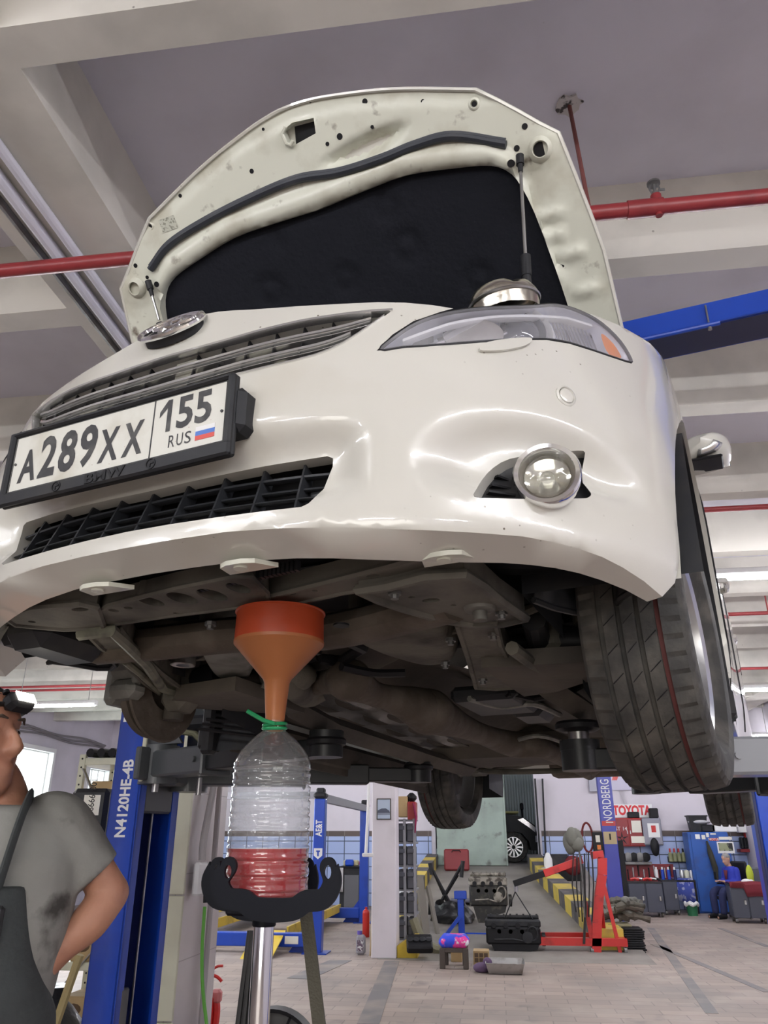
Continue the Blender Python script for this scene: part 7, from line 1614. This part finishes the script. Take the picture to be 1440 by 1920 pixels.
b = MB(); b.tube([(0, 0, 0), (.03, -.03, -.25), (.08, -.05, -.55), (.10, -.03, -.78)], [.04, .13, .14, .05], 10, sq=.4); b.build('jacket', mat('olive_jacket', (.045, .042, .03), .9), loc=(lkx+xp_(1327), lkY-.08, zp_(1577)), label='dark olive jacket hanging on the blue locker door', cat='jacket')
t = thing('plastic_bin', 'grey plastic tub stacked on the blue locker', 'bin', (lkx+xp_(1308)+.15, lkY+.3, h)); b = MB(); b.grid([[(x*k, y*k, z) for x, y in ((-.2, -.16), (.2, -.16), (.2, .16), (-.2, .16))] for k, z in ((.8, 0), (1, .33), (1.1, .33), (1.1, .36))], False, True); b.f.append((0, 1, 2, 3)); b.mi.append(0); b.build('tub', K['gray_black'], t, solid=.01)
small('bag', 'pale plastic bag folded over the tub on the locker', 'bag', 1311, 1541, lkY+.3, lambda b: (b.ball((0, 0, .0), (.26, .2, .06)), b.ball((.18, 0, -.16), (.15, .12, .10))), K['clearbag'])
for k, (px, ww, m, lab) in enumerate(((1338, .3, K['black'], 'flat black case on the blue locker'), (1368, .55, K['white'], 'long white carton at the end of the blue locker'))):
    MB().box((0, 0, .08), (ww, .3, .16), b=.02).build('case' if k == 0 else 'carton', m, loc=(lkx+xp_(px), lkY+.25, h), label=lab, cat='box')
t, ww, hh_ = panel_thing('wall_shelf', 'crowded shelf of dark tools on the wall past the locker', 'shelf', 1389, 1592, 1416, 1598, .3, mr_)
for k in range(4): small('dark_tool', 'dark tool on the crowded shelf past the locker', 'tool', 1392+k*6, 1591, WY-.2, lambda b: b.box((0, 0, .12), (.07, .12, .24), b=.02), K['black'] if k % 2 else K['gray_black'], group='dark tools past the locker')
small('first_aid_box', 'red box with white front high on the wall past the locker', 'box', 1404, 1569, WY-.12, lambda b: b.box((0, 0, .12), (.2, .14, .3), b=.02), K['red'])
small('carton', 'flat white carton above the crowded shelf', 'carton', 1396, 1562, WY-.2, lambda b: b.box((0, 0, .08), (.3, .2, .14), b=.01), K['white'])
b = MB(); q = wy(1418, 1570, YB-2); 
# ---- workshop junk beside the gate
jY = 18.6
t = thing('machine', 'dark workbench machine with a red motor beside the striped kerb', 'machine', (float(wy(1050, 1640, jY)[0]), jY, 0))
b = MB(); b.box((0, .1, .45), (.9, .5, .9), b=.03); b.build('base', K['black'], t); b = MB(); b.box((-.05, 0, 1.05), (.55, .3, .3), b=.05); b.build('body', K['gray_black'], t); b = MB(); b.ball((.28, -.1, .98), (.2, .2, .2)); b.build('motor', mat('maroon_motor', (.16, .01, .015), .5), t); b = MB(); b.lathe([(.16, 0), (.16, .06), (.1, .06)], T(-.32, -.2, .8) @ RX(90), 20, False); b.build('wheel', K['steel'], t)
small('gas_bottle', 'white gas bottle standing beside the dark machine', 'bottle', 1030, 1645, jY-.2, lambda b: b.lathe([(.09, -.6), (.09, .35), (.05, .45), (.03, .48), (0, .48)], None, 16), K['white'])
for (px, lab) in ((1003, 'left'), (1017, 'right')):
    a, c = wy(px, 1460, YB-.1), wy(px+12 if px < 1010 else px+8, 1640, YB-.1); b = MB(); b.cyl(tuple(a-c), (0, 0, 0), .022, n=8); b.build('conduit', K['gray_black'], loc=tuple(c), label='thin dark conduit down the wall beside the gate, %s' % ('nearer the gate opening' if px < 1010 else 'farther from the gate opening'), cat='conduit')
t, w, h = stand('case', 'flat dark red case leaning on the gate leaf at the ramp top', 'case', 833, 1600, 879, 1626, Y=19.6); t.location.z = rz_at(19.6); b = MB(); b.box((0, 0, .24), (w, .10, .46), RX(-8), b=.03); b.build('shell', mat('dark_red_case', (.20, .015, .02), .45), t); MB().tube([(-.1, -.07, .40), (-.08, -.10, .44), (.08, -.10, .44), (.1, -.07, .40)], .012, 6).build('handle', K['black'], t)
b = MB(); b.box((0, .2, .02), (.5, .6, .03)); b.build('floor_mat', mat('slate_mat', (.10, .10, .14), .8), loc=(float(wy(868, 1660, 16)[0]), 16.0, rz_at(16.2)+.02), label='small slate mat lying on the ramp', cat='mat')
# ---- dark off-road car beyond the gate
sy = 22.6; a, c, z0, z1 = at(900, 1532, 998, 1622, sy); sxx = float(wy(963, 1590, sy)[0])
suv = thing('suv', 'black off-road car with alloy wheel standing beyond the gate', 'car', (sxx, sy, RZ1)); k_ = 1.0
nv = mat('black_car_paint', (.003, .004, .007), .4, spec=.2)
b = MB(); prof = [(.62, .30), (.66, .62), (.60, .92), (.30, 1.12), (-.2, 1.22), (-1.4, 1.28), (-1.9, 1.85), (-3.6, 1.85), (-3.7, .4), (-1.0, .3), (-.45, .3), (-.42, .55), (-.25, .72), (0, .78), (.25, .72), (.42, .52), (.46, .30)]
b.prism(prof, 0, 1.8, Matrix(((1, 0, 0, 0), (0, 0, 1, 0), (0, 1, 0, 0), (0, 0, 0, 1)))); b.build('body', nv, suv, angle=20)
b = MB(); b.lathe([(.25, -.02), (.36, -.03), (.38, .0), (.38, .2), (.25, .22)], T(0, .02, .38) @ RX(-90), 36, False); wh = b.build('wheel', K['rubber'], suv)
b = MB()
for k in range(12):
    a = 2*PI*k/12; b.prism([(.05*math.cos(a-.2), .05*math.sin(a-.2)), (.24*math.cos(a-.10), .24*math.sin(a-.10)), (.24*math.cos(a+.10), .24*math.sin(a+.10)), (.05*math.cos(a+.2), .05*math.sin(a+.2))], 0, .02, T(0, 0, .38) @ RX(90))
b.lathe([(.25, 0), (.25, .02), (.235, .02)], T(0, 0, .38) @ RX(90), 30, False); b.build('rim', rimm, wh)
b = MB(); b.prism([(.30, 1.10), (.62, .86), (.60, .74), (.45, .86), (.15, 1.06)], -.02, .3, Matrix(((1, 0, 0, 0), (0, 0, 1, 0), (0, 1, 0, 0), (0, 0, 0, 1)))); b.build('headlight', K['chrome'], suv); addbox(suv, 'bumper_trim', K['chrome'], (.62, .2, .58), (.06, .5, .16))
b = MB(); b.box((-.3, .9, 1.25), (1.0, 1.6, .05), b=.02); b.build('hood_cover', mat('pale_yellow_cover', (.6, .58, .25), .7), suv)
b = MB(); b.cyl((0, 0, 0), (0, 0, 1.0), .03); b.box((0, 0, 1.05), (.1, .1, .2), b=.03); b.build('stand', K['black'], loc=(float(wy(984, 1600, 24.4)[0]), 24.4, RZ1+.4), label='thin black stand beyond the off-road car', cat='stand')
# ---- right edge: another blue post, and the side wall
q = wy(1432, 1560, 9.0); t = thing('lift_post', 'plain blue lift post at the far edge beside the rear tyre', 'car lift', (float(wy(1452, 1560, 9)[0]), 9.0, 0)); b = MB(); ph_ = Zat(1438, 1425, 9.0); b.box((0, 0, ph_/2), (.36, .3, ph_), b=.02); b.build('post_column', K['blue'], t); addbox(t, 'edge_strip', K['darkblue'], (-.185, -.1, ph_/2), (.03, .1, ph_)); addbox(t, 'base_plate', K['blue'], (0, 0, .01), (.5, .5, .02))
# ---- left edge: rack with cartons behind the person
rY = 5.6; q0, q1 = wy(158, 1415, rY), wy(88, 1900, rY); rx0 = float(q0[0]); rtop_ = float(q0[2])
rk = thing('storage_rack', 'cream perforated steel rack behind the person at the window', 'rack', (rx0, rY, 0)); cpm = K['cream']
for (x, y) in ((0, 0), (0, .5), (.5, 0), (.5, .5)):
    b = MB(); b.box((x, y, rtop_/2), (.045, .035, rtop_)); u_ = b.build('upright', cpm, rk)
    b = MB(); [b.cyl((x, y-.0185, z), (x, y-.0165, z), .007, n=8) for z in np.arange(.1, rtop_, .06)]; b.build('holes', K['black'], u_)
for z in (rtop_-.05, rtop_-.55, rtop_-1.1, .75, .25): addbox(rk, 'shelf_board', cpm, (.25, .25, z), (.54, .52, .05), .004)
b = MB(); b.beam((.02, -.02, rtop_-.1), (.26, -.02, rtop_-.5), .035, .008); b.beam((.02, -.02, .55), (.5, -.02, 1.1), .03, .008); b.build('brace', K['steel'], rk)
for k, (x, z, w_, h_, lab) in enumerate(((.21, rtop_-.525, .26, .34, 'printed carton on the upper board of the cream rack'), (.25, .775, .3, .3, 'carton on the lower middle board of the cream rack'), (.26, .275, .36, .3, 'carton low in the cream rack behind the person'))):
    t = thing('cardboard_box', lab, 'box', (rx0+x, rY+.2, z)); addbox(t, 'carton', K['card'], (0, 0, h_/2), (w_, .36, h_)); b = MB(); [b.ball((xx, -.181, zz), (.055, .003, .035), 12, 6) for xx in (-w_*.25, w_*.22) for zz in (h_*.3, h_*.75)]; b.build('print', mat('brown_oval_print', (.10, .06, .03), .8), t)
for k in range(4):
    b = MB(); b.tube([(0, -.18, .03), (.01, .0, .035), (.02, .25, .03)], .032, 10); b.build('rubber_roll', K['black'], loc=(rx0+.06+.085*k, rY+.15, rtop_-.02), label='black rubber roll on top of the cream rack', cat='roll', group='black rolls on top of the cream rack')
b = MB(); b.box((0, 0, .06), (.3, .3, .12), b=.02); b.build('carton', mat('green_yellow_carton', (.45, .45, .15), .7), loc=(rx0+.42, rY+.2, rtop_-.02), label='yellow green carton on top of the cream rack', cat='carton')
b = MB(); b.tube(catmull([np.array(p) for p in ((0, .02, .30), (.01, 0, .1), (.0, -.02, -.1), (.04, 0, -.3), (.06, 0, -.45))], 5), [.05, .09, .12, .13, .13, .12, .12, .12, .13, .12, .11, .11, .12, .12, .11, .10, .10, .10, .09, .07, .04], 12, sq=.55); b.build('dust_sheet', mat('white_cloth', (.6, .6, .66), .9, bump=(14, 1)), loc=tuple(wy(72, 1700, 5.45)), label='white cloth bundle hanging on the rack behind the person', cat='cloth')
b = MB(); b.cyl(tuple(wy(150, 1790, 4.2)-wy(103, 1925, 4.2)), (0, 0, 0), .022, n=8); b.build('stick', mat('bamboo', (.34, .27, .12), .6), loc=tuple(wy(103, 1925, 4.2)), label='yellowish pole leaning behind the person\'s forearm', cat='stick')
b = MB(); b.lathe([(.0, .0), (.22, .0), (.28, .12), (.27, .38), (.20, .58), (.10, .70), (.05, .74), (.09, .80), (0, .80)], None, 20); b.build('sack', K['bag'], loc=(float(wy(98, 1905, 4.6)[0]), 4.6, 0), label='dark sack heaped low behind the person', cat='sack')
# ---- small red things at the tiled column and the round fan on the floor
t = thing('hose_cart', 'red hose cart with curled red hose beside the tiled column', 'cart', tuple(wz(408, 1975, 0)))
hr = lambda x, y: tuple(wy(x, y, t.location.y)-np.array(t.location))
b = MB(); b.tube(catmull([np.array(hr(*p)) for p in ((398, 1818), (408, 1812), (418, 1811))], 4), .011, 6); b.tube(catmull([np.array(hr(*p)) for p in ((398, 1828), (408, 1832), (416, 1840))], 4), .013, 6); b.build('loose_hose_end', K['red'], t)
b = MB(); b.tube(catmull([np.array(hr(*p)) for p in ((398, 1860), (405, 1885), (402, 1920), (392, 1950))], 5), .035, 8); b.build('hose_bow', K['red'], t); b = MB(); b.box((hr(406, 1868)[0], 0, hr(406, 1868)[2]), (.08, .08, .10), b=.02); b.build('reel_bracket', mat('faded_red', (.45, .14, .14), .5), t); b = MB(); b.box((hr(390, 1980)[0]-.1, 0, .2), (.25, .3, .4), b=.03); b.build('cart_base', K['red'], t)
q = wy(512, 1962, 5.6); fr_ = float(q[2]); rf = .30
fanr = thing('floor_fan', 'round black floor fan with spoked guard standing behind the jack', 'fan', (float(q[0]), 5.6, 0)); fz = float(wy(510, 1888, 5.6)[2])-rf
b = MB(); b.lathe([(rf, -.06), (rf, .06), (rf*.93, .06), (rf*.93, -.06)], T(0, 0, fz) @ RX(90), 40, False); b.build('guard_ring', K['black'], fanr)
b = MB()
for k in range(12):
    a = 2*PI*k/12+.1; b.beam((.06*math.cos(a), -.05, fz+.06*math.sin(a)), (rf*.95*math.cos(a), -.05, fz+rf*.95*math.sin(a)), .014, .02, (0, 1, 0))
b.build('guard_spokes', K['black'], fanr); b = MB(); b.lathe([(0, .01), (rf*.92, .01), (rf*.92, .02)], T(0, 0, fz) @ RX(90), 32, False); b.build('back_plate', mat('grey_plate', (.14, .14, .13), .6), fanr); b = MB(); b.lathe([(.07, .07), (.07, -.05), (0, -.06)], T(0, 0, fz) @ RX(90), 24, False); b.build('hub', K['gray_black'], fanr)
b = MB(); 
for s in (-1, 1): b.beam((s*.16, 0, fz-rf*.8), (s*.22, 0, 0), .04, .04)
b.box((0, 0, .02), (.6, .3, .04)); b.build('fan_feet', K['black'], fanr)
# ---- dented metal lid behind the headlight
pb_ = c2w(cyy(945, 572, .46)); bw = thing('metal_lid', 'dented shiny metal lid lying behind the headlight of the car', 'lid', tuple(pb_)); bw.rotation_euler = (R(12), R(-4), R(CYAW))
b = MB(); rows = []
for (r, z) in ((.078, -.03), (.080, .0), (.080, .012), (.070, .030), (.048, .042), (.02, .046), (.001, .046)):
    rows.append([(r*math.cos(a), r*math.sin(a), z-.012*math.exp(-((a-5.4)/.25)**2)*(1 if .02 < r < .075 else .2)) for a in np.linspace(0, 2*PI, 40, endpoint=False)])
b.grid(rows, False, True); b.build('dome', mat('dented_tin', (.55, .52, .45), .22, 1.0, bump=(9, .5)), bw, angle=60); b = MB(); b.tube([(.081*math.cos(a), .081*math.sin(a), 0) for a in np.linspace(0, 2*PI, 40, endpoint=False)], .004, 6, True); b.build('rolled_rim', K['steel'], bw)
